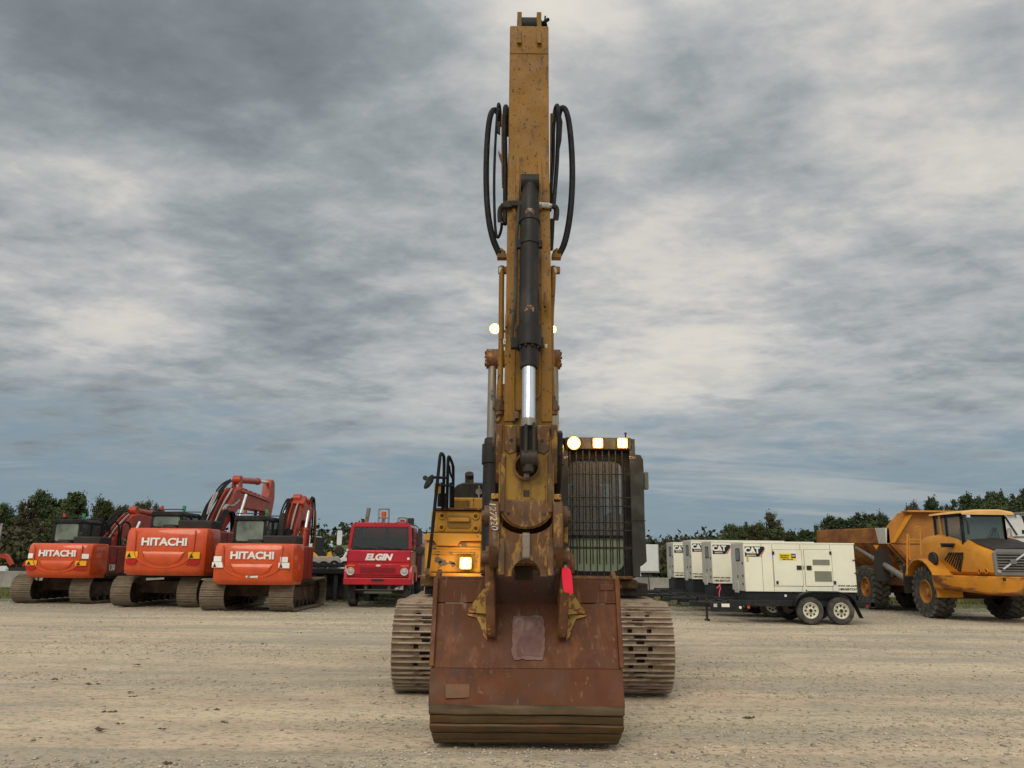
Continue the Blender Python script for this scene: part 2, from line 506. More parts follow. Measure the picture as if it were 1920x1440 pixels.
# ------------------------------------------------------------------ ground
def ground_h(x, y):
    near = np.clip((46 - y) / 12, 0, 1) * np.clip((60 - np.abs(x)) / 20, 0, 1)
    h = (fbm(x * .22, y * 1.3, 3, 4) - .5) * .075 + (fbm(x * 1.2, y * 5.0, 11, 4) - .5) * .034 + (fbm(x * 7, y * 11, 17, 3) - .5) * .014
    # flat where machines stand so that tracks and wheels touch the ground
    h = h - .012
    return np.minimum(h * near, 0.012)

def span(a, b, step, far, grow=1.22):
    c = list(np.arange(a, b, step))
    s, v = step, b
    while v < far:
        c.append(v)
        s *= grow
        v += s
    c.append(far)
    return c

xs = span(0, 12, .055, 900, 1.12)
xs = np.array([-v for v in xs[:0:-1]] + xs)
ys = [-900, -300, -100, -40, -15, -5, 0, 2, 3, 3.6]
v, st = 3.9, .03
while v < 1500:
    ys.append(v)
    st = .028 + max(0, (v - 5)) * .006 if v < 40 else st * 1.15
    v += st
ys = np.array(ys)
gx, gy = np.meshgrid(xs, ys)
gz = ground_h(gx, gy)
nx, ny = len(xs), len(ys)
me = bpy.data.meshes.new('ground')
co = np.stack([gx, gy, gz], -1).reshape(-1, 3)
idx = np.arange(nx * ny).reshape(ny, nx)
fc = np.stack([idx[:-1, :-1], idx[:-1, 1:], idx[1:, 1:], idx[1:, :-1]], -1).reshape(-1, 4)
me.vertices.add(len(co)); me.vertices.foreach_set('co', co.ravel().astype(np.float32))
me.loops.add(fc.size); me.loops.foreach_set('vertex_index', fc.ravel().astype(np.int32))
me.polygons.add(len(fc)); me.polygons.foreach_set('loop_start', (np.arange(len(fc)) * 4).astype(np.int32))
me.polygons.foreach_set('loop_total', np.full(len(fc), 4, np.int32))
me.update(); me.validate(); me.shade_smooth()

GR = mat('compacted gravel dirt', (0.55, 0.430, 0.300), .92, layers=(
    ((0.34, 0.285, 0.215), (.035, 1.7, 1), .52, .60, 4, .55, 60.0),
    ((0.42, 0.345, 0.26), (.6, .6, 1), .50, .60, 6, .5, 70.0),
    ((0.37, 0.325, 0.245), (.16, 1.1, 1), .46, .60, 6, .80, 3.0),
    ((0.63, 0.52, 0.35), (.10, .8, 1), .50, .66, 5, .70, 9.0),
    ((0.27, 0.23, 0.17), (.5, 3.6, 1), .60, .72, 7, .55, 15.0),
    ((0.22, 0.195, 0.155), (14, 22, 1), .52, .64, 6, .75, 4.0), ((0.16, 0.13, 0.095), (5, 16, 1), .60, .70, 7, .6, 44.0),
    ((0.60, 0.55, 0.46), (30, 45, 1), .62, .70, 3, .60, 22.0),
    ((0.12, 0.10, 0.08), (24, 34, 1), .66, .72, 3, .55, 31.0),
), bump=.8, bscale=16, bdist=.03, bstretch=(1, 1.7, 1), var=.10, spec=.15)
# weeds and coarse grey stone belt far out, by position
t = GR.node_tree
b = t.nodes['Principled BSDF']
cur = b.inputs['Base Color'].links[0].from_socket
tcn = N(t, 'ShaderNodeTexCoord')
sp = N(t, 'ShaderNodeSeparateXYZ')
t.links.new(tcn.outputs['Object'], sp.inputs[0])
def gm(v, a, b_, c, d):
    n = N(t, 'ShaderNodeMapRange'); t.links.new(v, n.inputs[0])
    for i, x_ in enumerate((a, b_, c, d)): n.inputs[i + 1].default_value = x_
    return n.outputs[0]
def gmath(op, a, b_):
    n = N(t, 'ShaderNodeMath', operation=op); t.links.new(a, n.inputs[0])
    if isinstance(b_, float): n.inputs[1].default_value = b_
    else: t.links.new(b_, n.inputs[1])
    return n.outputs[0]
def gnoise(sc_, s, det=5):
    mp = N(t, 'ShaderNodeMapping'); mp.inputs['Scale'].default_value = s
    t.links.new(tcn.outputs['Object'], mp.inputs[0])
    n = N(t, 'ShaderNodeTexNoise'); t.links.new(mp.outputs[0], n.inputs[0]); setin(n, Scale=sc_, Detail=det, Roughness=.6)
    return n.outputs[0]
wob = gmath('MULTIPLY', gnoise(1, (.25, .6, 1)), 7.0)
yy = gmath('ADD', sp.outputs[1], wob)
belt = gmath('MULTIPLY', gm(yy, 25.5, 29, 0, 1), gm(gnoise(1, (3, 6, 1)), .35, .6, .35, 1.0))
m1 = N(t, 'ShaderNodeMix', data_type='RGBA'); t.links.new(belt, m1.inputs[0]); t.links.new(cur, m1.inputs[6]); m1.inputs[7].default_value = (.29, .255, .19, 1)
weed = gmath('MULTIPLY', gm(yy, 31.5, 34.5, 0, 1), gm(gnoise(1, (.5, .9, 1)), .34, .50, .25, .95))
m2 = N(t, 'ShaderNodeMix', data_type='RGBA'); t.links.new(weed, m2.inputs[0]); t.links.new(m1.outputs[2], m2.inputs[6]); m2.inputs[7].default_value = (.085, .095, .035, 1)
far = gm(sp.outputs[1], 41, 60, 0, 1)
m3 = N(t, 'ShaderNodeMix', data_type='RGBA'); t.links.new(far, m3.inputs[0]); t.links.new(m2.outputs[2], m3.inputs[6]); m3.inputs[7].default_value = (.10, .10, .05, 1)
t.links.new(m3.outputs[2], b.inputs['Base Color'])
me.materials.append(GR)
g = bpy.data.objects.new('ground', me); COL.objects.link(g)
g['kind'] = 'structure'

# ------------------------------------------------------------------ loose stones, clods and grass (uncountable)
def tri_cloud(name, pos, base_v, base_f, scale, m, flat=.6, seed=1, **kw):
    rs = np.random.RandomState(seed)
    n, k = len(pos), len(base_v)
    bv = np.array(base_v)
    th = rs.rand(n) * 6.283
    jit = 1 + (rs.rand(n, k, 3) - .5) * .7
    P = bv[None] * jit * scale[:, None, None] * np.array([1, 1, flat])
    c, s = np.cos(th)[:, None], np.sin(th)[:, None]
    X = P[..., 0] * c - P[..., 1] * s
    Y = P[..., 0] * s + P[..., 1] * c
    V = np.stack([X, Y, P[..., 2]], -1) + pos[:, None]
    Fc = (np.array(base_f)[None] + (np.arange(n) * k)[:, None, None]).reshape(-1, 3)
    me = bpy.data.meshes.new(name)
    me.vertices.add(n * k); me.vertices.foreach_set('co', V.ravel().astype(np.float32))
    me.loops.add(Fc.size); me.loops.foreach_set('vertex_index', Fc.ravel().astype(np.int32))
    me.polygons.add(len(Fc)); me.polygons.foreach_set('loop_start', (np.arange(len(Fc)) * 3).astype(np.int32))
    me.polygons.foreach_set('loop_total', np.full(len(Fc), 3, np.int32))
    me.update(); me.materials.append(m)
    o = bpy.data.objects.new(name, me); COL.objects.link(o)
    for q, w_ in kw.items(): o[q] = w_
    return o

OCT_V = [(1, 0, 0), (0, 1, 0), (-1, 0, 0), (0, -1, 0), (0, 0, 1), (0, 0, -.6)]
OCT_F = [(0, 1, 4), (1, 2, 4), (2, 3, 4), (3, 0, 4), (1, 0, 5), (2, 1, 5), (3, 2, 5), (0, 3, 5)]
rs = np.random.RandomState(5)
n = 60000
py = 4.2 + 27 * rs.rand(n) ** 1.5
px = (rs.rand(n) - .5) * 1.55 * py
dens = fbm(px * .3, py * 1.2, 40, 4)
far_ = np.clip((py - 21) / 5, 0, 1)
right = np.clip((px - 2) / 3, 0, 1) * np.clip((11 - np.abs(py - 9)) / 6, 0, 1) * .10
keep = rs.rand(n) < np.clip((dens - .50 + right + far_ * .2) * 9, .02, 1)
px, py = px[keep], py[keep]
sz = .006 + .015 * rs.rand(len(px)) ** 3 + .0004 * py
pos = np.stack([px, py, ground_h(px, py) + sz * .15], -1)
STN = mat('loose limestone chips', (0.44, 0.38, 0.28), .9, island=.42, spec=.2)
tri_cloud('gravel', pos, OCT_V, OCT_F, sz, STN, .55, 3, kind='stuff', label='small loose stones scattered over the packed dirt yard', category='gravel')
n = 420
py = 4.6 + 14 * rs.rand(n) ** 1.3
px = (rs.rand(n) - .5) * 1.4 * py
sz = .014 + .020 * rs.rand(n) ** 2
pos = np.stack([px, py, ground_h(px, py) + sz * .2], -1)
tri_cloud('loose_stones', pos, OCT_V, OCT_F, sz, mat('pale larger stones', (0.38, 0.33, 0.26), .9, island=.4), .6, 8, kind='stuff', label='fist sized pale stones lying loose on the yard', category='stones')
# dark clods of mud dropped by the tracks, seen in the left foreground
clods = [(98, 1275, .05), (175, 1284, .06), (160, 1256, .035), (257, 1247, .05), (200, 1338, .075), (195, 1369, .06), (360, 1332, .035), (400, 1332, .06), (300, 1369, .035), (560, 1187, .05), (645, 1190, .03),
         (1405, 1347, .05), (420, 1355, .03), (228, 1358, .04), (495, 1208, .04), (248, 1299, .035), (318, 1434, .05), (75, 1322, .03), (250, 1307, .035), ]
MUDM = mat('dark dried mud', (0.095, 0.065, 0.045), .9, bump=.4)
for i, (a, b_, s_) in enumerate(clods):
    d = ray(a, b_); p = d * (-EYE / d.z)
    ORG[0] = Vector((p.x, p.y, 0.0))
    k = MB()
    for j in range(3):
        c = Vector((p.x + rnd.uniform(-1.2, 1.2) * s_, p.y + rnd.uniform(-.6, .6) * s_, .008))
        vs = [c + Vector((x * s_ * rnd.uniform(.4, 1.0), y * s_ * rnd.uniform(.2, .6), z * s_ * rnd.uniform(.12, .4))) for (x, y, z) in OCT_V]
        k.add(vs, OCT_F)
    k.build('mud_clod', MUDM, None, smooth=False, label='%s dark clod of dried mud on the pale dirt %s' % ('larger' if s_ > .055 else 'small', 'right of the bucket' if a > 1000 else 'left of the bucket'), category='mud clod', group='mud clods dropped on the yard')
ORG[0] = Vector((0, 0, 0))

def grass(name, n, fn, hgt, m, seed, label):
    rs = np.random.RandomState(seed)
    P = fn(rs, n)
    n = len(P)
    h = hgt * (.4 + rs.rand(n))
    w_ = .018 + .012 * rs.rand(n)
    a = rs.rand(n) * 3.14
    lean = (rs.rand(n, 2) - .5) * .7
    dx, dy = np.cos(a) * w_, np.sin(a) * w_
    z0 = np.zeros(n)
    A = np.stack([P[:, 0] - dx, P[:, 1] - dy, z0], -1)
    B = np.stack([P[:, 0] + dx, P[:, 1] + dy, z0], -1)
    C = np.stack([P[:, 0] + lean[:, 0] * h, P[:, 1] + lean[:, 1] * h, h], -1)
    V = np.stack([A, B, C], 1)
    me = bpy.data.meshes.new(name)
    me.vertices.add(n * 3); me.vertices.foreach_set('co', V.ravel().astype(np.float32))
    me.loops.add(n * 3); me.loops.foreach_set('vertex_index', np.arange(n * 3, dtype=np.int32))
    me.polygons.add(n); me.polygons.foreach_set('loop_start', np.arange(n, dtype=np.int32) * 3)
    me.polygons.foreach_set('loop_total', np.full(n, 3, np.int32))
    me.update(); me.materials.append(m)
    o = bpy.data.objects.new(name, me); COL.objects.link(o)
    o['kind'] = 'stuff'; o['label'] = label; o['category'] = 'grass'
GRS = mat('dry autumn grass', (0.115, 0.135, 0.040), .8, island=.45, layers=(((0.27, 0.23, 0.10), (.5, .8, 1), .45, .6, 4, .8, 2.0),))
def strip(rs, n):
    x = rs.rand(n) * 60 - 30
    y = 31.0 + 8.0 * rs.rand(n) ** .75
    d = fbm(x * .4, y * .9, 60, 4)
    k = rs.rand(n) < np.clip((d - .47 + np.clip((y - 34) / 8, -.3, .40)) * 5, .03, 1)
    return np.stack([x[k], y[k]], -1)
grass('grass_strip', 240000, strip, .13, GRS, 4, 'rough green and straw coloured grass growing along the concrete barriers')

# ------------------------------------------------------------------ field rising behind
FG = mat('mown field grass', (0.075, 0.115, 0.030), .9, layers=(((0.14, 0.15, 0.06), (.05, .2, 1), .45, .6, 5, .7), ((0.05, 0.06, 0.02), (.3, 1, 1), .5, .65, 5, .6)), bump=.5, bscale=2)
def hill(name, x0, x1, y0, y1, hmax, m, seed):
    nx, ny = 60, 24
    X, Y = np.meshgrid(np.linspace(x0, x1, nx), np.linspace(y0, y1, ny))
    tt = np.clip((Y - y0) / (y1 - y0), 0, 1)
    ed = np.clip((X - x0) / 15, 0, 1) * np.clip((x1 - X) / 15, 0, 1)
    Z = -.05 + hmax * (tt * tt * (3 - 2 * tt)) * ed * (1 + .25 * (fbm(X * .03, Y * .03, seed, 3) - .5))
    k = MB()
    V = [tuple(v) for v in np.stack([X, Y, Z], -1).reshape(-1, 3)]
    k.add(V, [(j * nx + i, j * nx + i + 1, (j + 1) * nx + i + 1, (j + 1) * nx + i) for j in range(ny - 1) for i in range(nx - 1)])
    return k.build(name, m, kind='structure')
hill('grass_field', -130, 60, 62, 170, 4.6, FG, 31)
hill('far_hill', -700, 900, 175, 420, 9, FG, 37)

# ------------------------------------------------------------------ concrete barriers, one by one
CON = mat('weathered concrete', (0.27, 0.25, 0.21), .9, layers=(((0.16, 0.15, 0.125), (1.5, 1.5, .7), .45, .65, 6, .7), ((0.36, 0.34, 0.29), 5, .55, .7, 5, .5), ((0.10, 0.09, 0.07), (4, 4, .6), .60, .72, 6, .6)), bump=.3, bscale=20)
BARP = [(-.30, 0), (.30, 0), (.30, .08), (.14, .33), (.09, .88), (-.09, .88), (-.14, .33), (-.30, .08)]
ORG[0] = Vector((0, 0, 0))
k = MB(); k.prism(BARP, -1.82, 1.82, 'x')
proto = k.mesh('concrete_barrier', True)
proto.materials.append(CON)
blabels = {}
nb = 0
for i in range(-8, 8):
    x = i * 3.7 + 1.2
    o = bpy.data.objects.new('concrete_barrier', proto); COL.objects.link(o)
    o.location = (x, 38.8 + rnd.uniform(-.05, .05), 0); o.rotation_euler = (0, 0, rnd.uniform(-.012, .012))
    bv = o.modifiers.new('bevel', 'BEVEL'); bv.width = .02; bv.segments = 2
    if x < -21: lb = 'stained concrete road barrier at the far left behind the red excavators'
    elif x < -3: lb = 'concrete road barrier mostly hidden behind the red machines'
    elif x < 4.2: lb = 'concrete road barrier behind the big yellow excavator'
    elif x < 9: lb = 'bare concrete road barrier left of the farthest cream generator'
    else: lb = 'concrete road barrier hidden behind the cream generators and the hauler'
    nth = ['', ', second of its stretch', ', third of its stretch', ', fourth of its stretch', ', fifth of its stretch'][blabels.get(lb, 0)]
    blabels[lb] = blabels.get(lb, 0) + 1
    lb += nth
    tag(o, lb, 'concrete barrier', 'row of concrete barriers along the back of the yard')

# ------------------------------------------------------------------ trees
def leaf_mesh(name, lobes, n, size, m, seed, ragged=.35):
    """leaf-sized faces spread through and mostly near the skin of lobes (centre, radii)"""
    rs = np.random.RandomState(seed)
    wts = np.array([r[0] * r[1] + r[1] * r[2] for _, r in lobes]); wts = wts / wts.sum()
    li = rs.choice(len(lobes), n, p=wts)
    C = np.array([c for c, _ in lobes])[li]; Rr = np.array([r for _, r in lobes])[li]
    d = rs.randn(n, 3); d /= np.linalg.norm(d, axis=1)[:, None]
    # clumps: pull directions towards random sprays
    sprays = rs.randn(len(lobes), 11, 3); sprays /= np.linalg.norm(sprays, axis=2)[..., None]
    sp_ = sprays[li, rs.randint(0, 11, n)]
    d = d * .36 + sp_; d /= np.linalg.norm(d, axis=1)[:, None]
    rad = (1 - (ragged + .15) * rs.rand(n)) + rs.rand(n) ** 3 * .55
    P = C + d * Rr * rad[:, None]
    a = rs.randn(n, 3); a /= np.linalg.norm(a, axis=1)[:, None]
    b = np.cross(a, d + rs.randn(n, 3) * .5); b /= np.linalg.norm(b, axis=1)[:, None]
    s = size * (.5 + rs.rand(n))[:, None]
    V = np.stack([P - a * s - b * s * .3, P + b * s * .7, P + a * s - b * s * .2, P - b * s * .8 + a * s * .2], 1)
    me = bpy.data.meshes.new(name)
    me.vertices.add(n * 4); me.vertices.foreach_set('co', V.ravel().astype(np.float32))
    me.loops.add(n * 4); me.loops.foreach_set('vertex_index', np.arange(n * 4, dtype=np.int32))
    me.polygons.add(n); me.polygons.foreach_set('loop_start', np.arange(n, dtype=np.int32) * 4)
    me.polygons.foreach_set('loop_total', np.full(n, 4, np.int32))
    me.update(); me.materials.append(m)
    return me

def leafmat(name, c, c2):
    m = mat(name, c, .75, island=.35, layers=((c2, .35, .45, .62, 4, .75),), spec=.2)
    return m
LG = leafmat('mid green leaves', (0.070, 0.098, 0.034), (0.092, 0.092, 0.040))
LD = leafmat('dark pine needles', (0.044, 0.066, 0.028), (0.058, 0.074, 0.030))
LR = leafmat('reddish autumn leaves', (0.082, 0.064, 0.036), (0.064, 0.070, 0.030))
LO = leafmat('olive leaves', (0.062, 0.070, 0.024), (0.085, 0.062, 0.026))
BARK = mat('grey bark', (0.06, 0.05, 0.04), .9)

def crown_variant(kind, seed):
    r_ = random.Random(seed)
    lobes = []
    if kind == 'round':
        for i in range(20):
            a, h_ = r_.uniform(0, 6.28), r_.uniform(.16, .92)
            rr = (1 - abs(h_ - .45) * 1.25) * r_.uniform(.15, .42)
            s_ = r_.uniform(.09, .19)
            lobes.append(((math.cos(a) * rr, math.sin(a) * rr, h_), (s_, s_, s_ * .8)))
    elif kind == 'tall':
        for i in range(20):
            a, h_ = r_.uniform(0, 6.28), r_.uniform(.12, .9)
            rr = (1.15 - h_) * r_.uniform(.05, .42)
            s_ = r_.uniform(.06, .12)
            lobes.append(((math.cos(a) * rr, math.sin(a) * rr, h_), (s_, s_, s_ * 1.3)))
    else:   # pine: whorls of upturned boughs
        for i in range(26):
            a, h_ = r_.uniform(0, 6.28), r_.uniform(.15, .95)
            rr = (1.10 - h_) ** .6 * r_.uniform(.15, .42)
            s_ = r_.uniform(.06, .11)
            lobes.append(((math.cos(a) * rr, math.sin(a) * rr, h_), (s_, s_, s_ * .9)))
    return lobes

VAR = {}
for kind, ms in (('round', (LG, LR, LO)), ('tall', (LG, LO)), ('pine', (LD,))):
    for mi, mm in enumerate(ms):
        for sd in range(2):
            lb = crown_variant(kind, sd * 7 + 3 + mi)
            cm = leaf_mesh('crown', lb, 15000, .0145 if kind != 'pine' else .014, mm, sd + mi * 5)
            k = MB()
            k.tube([(0, 0, -.02), (.01, 0, .3), (0, .01, .6), (0, 0, .85)], .018, 7)
            for (c, r_) in lb[::2]:
                k.tube([(0, 0, max(.08, c[2] - .25)), (c[0] * .5, c[1] * .5, c[2] - .1), c], .006, 5)
            tm = k.mesh('trunk'); tm.materials.append(BARK)
            VAR[(kind, mi, sd)] = (cm, tm)

def tree(px, ytop, Y, wid, var, label):
    p = at(px, ytop, Y)
    hgt = p.z
    s = hgt
    o = thing({'round': 'broadleaf_tree', 'tall': 'poplar_tree', 'pine': 'pine_tree'}[var[0]], label, 'tree', (p.x, Y, 0), rnd.uniform(0, 6.28), 'trees beyond the yard')
    wpx = wid / 1450 * Y
    sx = wpx / (.78 if var[0] == 'round' else .52)
    o.scale = (sx, sx, s)
    cm, tm = VAR[var]
    for nm, q in (('crown', cm), ('trunk', tm)):
        c = bpy.data.objects.new(nm, q); COL.objects.link(c); c.parent = o
L1 = 'dense green tree beyond the barriers at the left behind the red excavators'
L2 = 'reddish brown autumn tree beyond the barriers at the far left'
L3 = 'olive rounded tree behind the boom of the leftmost red excavator'
L4 = 'small dark tree on the far side of the field behind the red truck'
L5 = 'green tree rising behind the row of cream generators'
L6 = 'dark pine behind the orange hauler at the right'
L7 = 'tall loose-topped tree standing highest behind the cream generators'
TREES = [
    (20, 948, 82, 60, ('round', 0, 0), L2), (-25, 940, 82, 70, ('round', 0, 1), L2), (50, 942, 78, 62, ('round', 1, 0), L2), (5, 985, 62, 50, ('round', 1, 1), L2),
    (88, 922, 78, 62, ('tall', 0, 0), L1), (128, 920, 80, 66, ('tall', 0, 1), L1), (150, 926, 77, 60, ('tall', 0, 0), L1), (108, 960, 70, 66, ('round', 0, 0), L1), (160, 965, 72, 60, ('round', 0, 1), L1),
    (70, 975, 66, 60, ('round', 1, 0), L2), (30, 990, 60, 60, ('round', 1, 1), L2),
    (200, 940, 84, 60, ('round', 2, 0), L3), (232, 942, 86, 60, ('round', 2, 1), L3), (262, 944, 84, 58, ('round', 2, 0), L3), (292, 950, 88, 46, ('round', 1, 1), L3), (215, 968, 74, 70, ('round', 2, 1), L3), (180, 955, 80, 50, ('round', 2, 1), L3), (285, 975, 76, 60, ('round', 2, 0), L3), (245, 985, 72, 70, ('round', 1, 0), L3),
    (602, 994, 150, 24, ('tall', 1, 0), L4), (622, 1004, 150, 34, ('round', 0, 0), L4), (640, 1000, 152, 34, ('round', 2, 1), L4), (590, 1008, 150, 30, ('round', 2, 0), L4), (660, 998, 155, 40, ('round', 0, 1), L4), (575, 1008, 150, 34, ('round', 0, 1), L4), (540, 1004, 150, 44, ('round', 2, 1), L4),
    (1252, 1012, 120, 26, ('round', 1, 0), L5), (1246, 1030, 110, 40, ('round', 2, 1), L5), (1275, 1022, 115, 50, ('round', 0, 1), L5),
    (1367, 985, 96, 48, ('round', 0, 0), L5), (1393, 977, 96, 44, ('round', 0, 1), L5), (1436, 964, 98, 58, ('round', 1, 0), L7), (1415, 985, 95, 60, ('round', 2, 0), L5), (1452, 985, 96, 60, ('round', 0, 1), L5), (1480, 993, 98, 50, ('round', 2, 1), L5), (1505, 995, 99, 46, ('pine', 0, 0), L5), (1350, 1002, 94, 40, ('round', 0, 1), L5),
    (1533, 986, 100, 30, ('tall', 1, 0), L5), (1560, 970, 98, 52, ('pine', 0, 0), L6), (1597, 961, 98, 62, ('pine', 0, 1), L6), (1622, 966, 97, 60, ('pine', 0, 0), L6), (1652, 966, 99, 44, ('round', 2, 0), L6), (1575, 985, 90, 70, ('pine', 0, 1), L6), (1640, 980, 90, 70, ('round', 0, 0), L6), (1530, 1005, 90, 60, ('round', 0, 1), L6),
    (1680, 975, 92, 60, ('pine', 0, 1), L6), (1705, 962, 90, 60, ('round', 0, 0), L6), (1770, 945, 90, 60, ('round', 2, 1), L6), (1835, 938, 86, 70, ('pine', 0, 0), L6), (1890, 936, 82, 70, ('pine', 0, 1), L6), (1712, 947, 92, 50, ('round', 1, 1), L6), (1750, 936, 92, 36, ('pine', 0, 0), L6), (1785, 935, 92, 40, ('pine', 0, 1), L6), (1822, 930, 90, 56, ('pine', 0, 0), L6), (1848, 922, 88, 50, ('pine', 0, 1), L6), (1880, 926, 88, 50, ('pine', 0, 0), L6), (1915, 914, 84, 62, ('pine', 0, 1), L6), (1942, 920, 84, 60, ('pine', 0, 0), L6), (1860, 945, 80, 80, ('round', 0, 0), L6), (1905, 945, 78, 80, ('pine', 0, 1), L6), (1800, 955, 84, 80, ('round', 0, 1), L6), (1735, 965, 84, 70, ('round', 0, 0), L6),
]
def words(px, ytop, Y, var, i):
    kind = {'round': 'leafy tree', 'tall': 'spiky topped tree', 'pine': 'dark pine'}[var[0]]
    tone = {0: 'green ', 1: 'reddish brown ', 2: 'olive '}[var[1]] if var[0] == 'round' else ''
    if px < 60: w_ = 'at the far left edge'
    elif px < 190: w_ = 'above the leftmost red excavator cab'
    elif px < 330: w_ = 'above the low red boom'
    elif px < 700: w_ = 'beside the red truck, across the field'
    elif px < 1300: w_ = 'behind the farthest cream generator'
    elif px < 1525: w_ = 'behind the row of cream generators'
    elif px < 1700: w_ = 'above the rusty dump body'
    elif px < 1860: w_ = 'above the orange hauler cab'
    else: w_ = 'above the white truck'
    dep = 'nearer ' if Y < 76 or (px > 300 and Y < 92) else ''
    return (dep + tone + kind + ' ' + w_)
cnt = {}
for i, tr in enumerate(TREES):
    lb_ = words(tr[0], tr[1], tr[2], tr[4], i)
    cnt.setdefault(lb_, []).append(i)
ordw = ['leftmost', 'second from the left', 'third from the left', 'fourth from the left', 'fifth from the left', 'sixth from the left']
lab = {}
for lb_, ii in cnt.items():
    ii = sorted(ii, key=lambda q: TREES[q][0])
    for r_, q in enumerate(ii):
        lab[q] = lb_ if len(ii) == 1 else lb_ + ', ' + ordw[r_]
for i, tr in enumerate(TREES):
    tree(*tr[:5], lab[i])
# far-off wood that reads as one mass along the horizon
lob = []
rr = random.Random(77)
for i in range(420):
    x = rr.uniform(-230, 330)
    hgt = 5.0 + 3.5 * mnoise.noise(Vector((x * .04, 0, 0)))
    for q in range(2):
        s_ = rr.uniform(2.0, 3.8)
        lob.append(((x + rr.uniform(-2, 2), 185 + rr.uniform(-6, 8), rr.uniform(2.0, max(3, hgt)) + 2.2), (s_, s_, s_ * .8)))
fw_me = leaf_mesh('distant_wood', lob, 42000, .55, leafmat('distant wood leaves', (0.040, 0.050, 0.022), (0.055, 0.050, 0.026)), 5)
o = bpy.data.objects.new('distant_wood', fw_me); COL.objects.link(o)
o['kind'] = 'stuff'; o['label'] = 'dark line of distant woodland along the horizon'; o['category'] = 'woodland'
# undergrowth between barrier and trees
for nm, xa, xb, ya, hh, sd, lbl in (('hedge_scrub', -62, -12, 58, 2.6, 3, 'rough brown and green scrub behind the barriers at the left'), ('bramble_scrub', 14, 70, 76, 2.4, 4, 'dark scrub at the foot of the trees at the right')):
    lob = []
    for i in range(120):
        s_ = rr.uniform(.7, 1.6)
        lob.append(((rr.uniform(xa, xb), ya + rr.uniform(-4, 5), rr.uniform(.2, hh)), (s_ * 1.5, s_, s_ * .8)))
    me_ = leaf_mesh(nm, lob, 26000, .16, leafmat(nm + ' leaves', (0.060, 0.062, 0.026), (0.080, 0.060, 0.034)), sd)
    o = bpy.data.objects.new(nm, me_); COL.objects.link(o)
    o['kind'] = 'stuff'; o['label'] = lbl; o['category'] = 'scrub'
# ================================================================== the big yellow excavator
XB, XT = .165, .295            # centre plane of the boom; centre plane of the undercarriage
EX = (0.25, 12.5, 0)
ORG[0] = Vector(EX)
ex = thing('excavator', 'big yellow tracked excavator facing the viewer, boom raised, rusty bucket down, lamps lit', 'excavator', EX)

# ---- undercarriage
YC, YR, RAD = 10.55, 14.6, .53
def shoe_mesh():
    k = MB()
    w_, pt = .425, .2
    # local: x across, y along travel, z outwards
    t0, t1 = -.02, 0.0
    k.bb(-w_, -.05, -.10, -.035, t0, t1); k.bb(.05, w_, -.10, -.035, t0, t1)
    k.bb(-w_, -.075, -.035, .035, t0, t1); k.bb(.075, w_, -.035, .035, t0, t1)
    k.bb(-w_, -.15, .035, .104, t0, t1); k.bb(-.09, .09, .035, .104, t0, t1); k.bb(.15, w_, .035, .104, t0, t1)
    return k
def grouser_mesh():
    k = MB()
    for y in (-.10, -.033, .036):
        k.prism([(y - .012, -.012), (y + .012, -.012), (y + .008, .034), (y - .008, .034)], -.427, .427, 'x')
    return k
ORG[0] = Vector((0, 0, 0))
sh_me = shoe_mesh().mesh('track_shoe', False); sh_me.materials.append(M['track'])
gr_me = grouser_mesh().mesh('grouser', False); gr_me.materials.append(M['grouser'])
ORG[0] = Vector(EX)
per = 2 * (YR - YC) + 2 * math.pi * RAD
NS = 54
def loop_pt(s):
    s %= per
    L = YR - YC
    if s < L:                                   # ground run, front to rear
        return YC + s, RAD - RAD, -math.pi
    s -= L
    if s < math.pi * RAD:
        a = s / RAD
        return YR + RAD * math.sin(a), RAD - RAD * math.cos(a), math.pi + a
    s -= math.pi * RAD
    if s < L:                                   # top run, sagging between carrier rollers
        return YR - s, 2 * RAD - .018 * math.sin(math.pi * (s / L * 3)) ** 2, 0
    s -= L
    a = s / RAD
    return YC - RAD * math.sin(a), RAD + RAD * math.cos(a), a
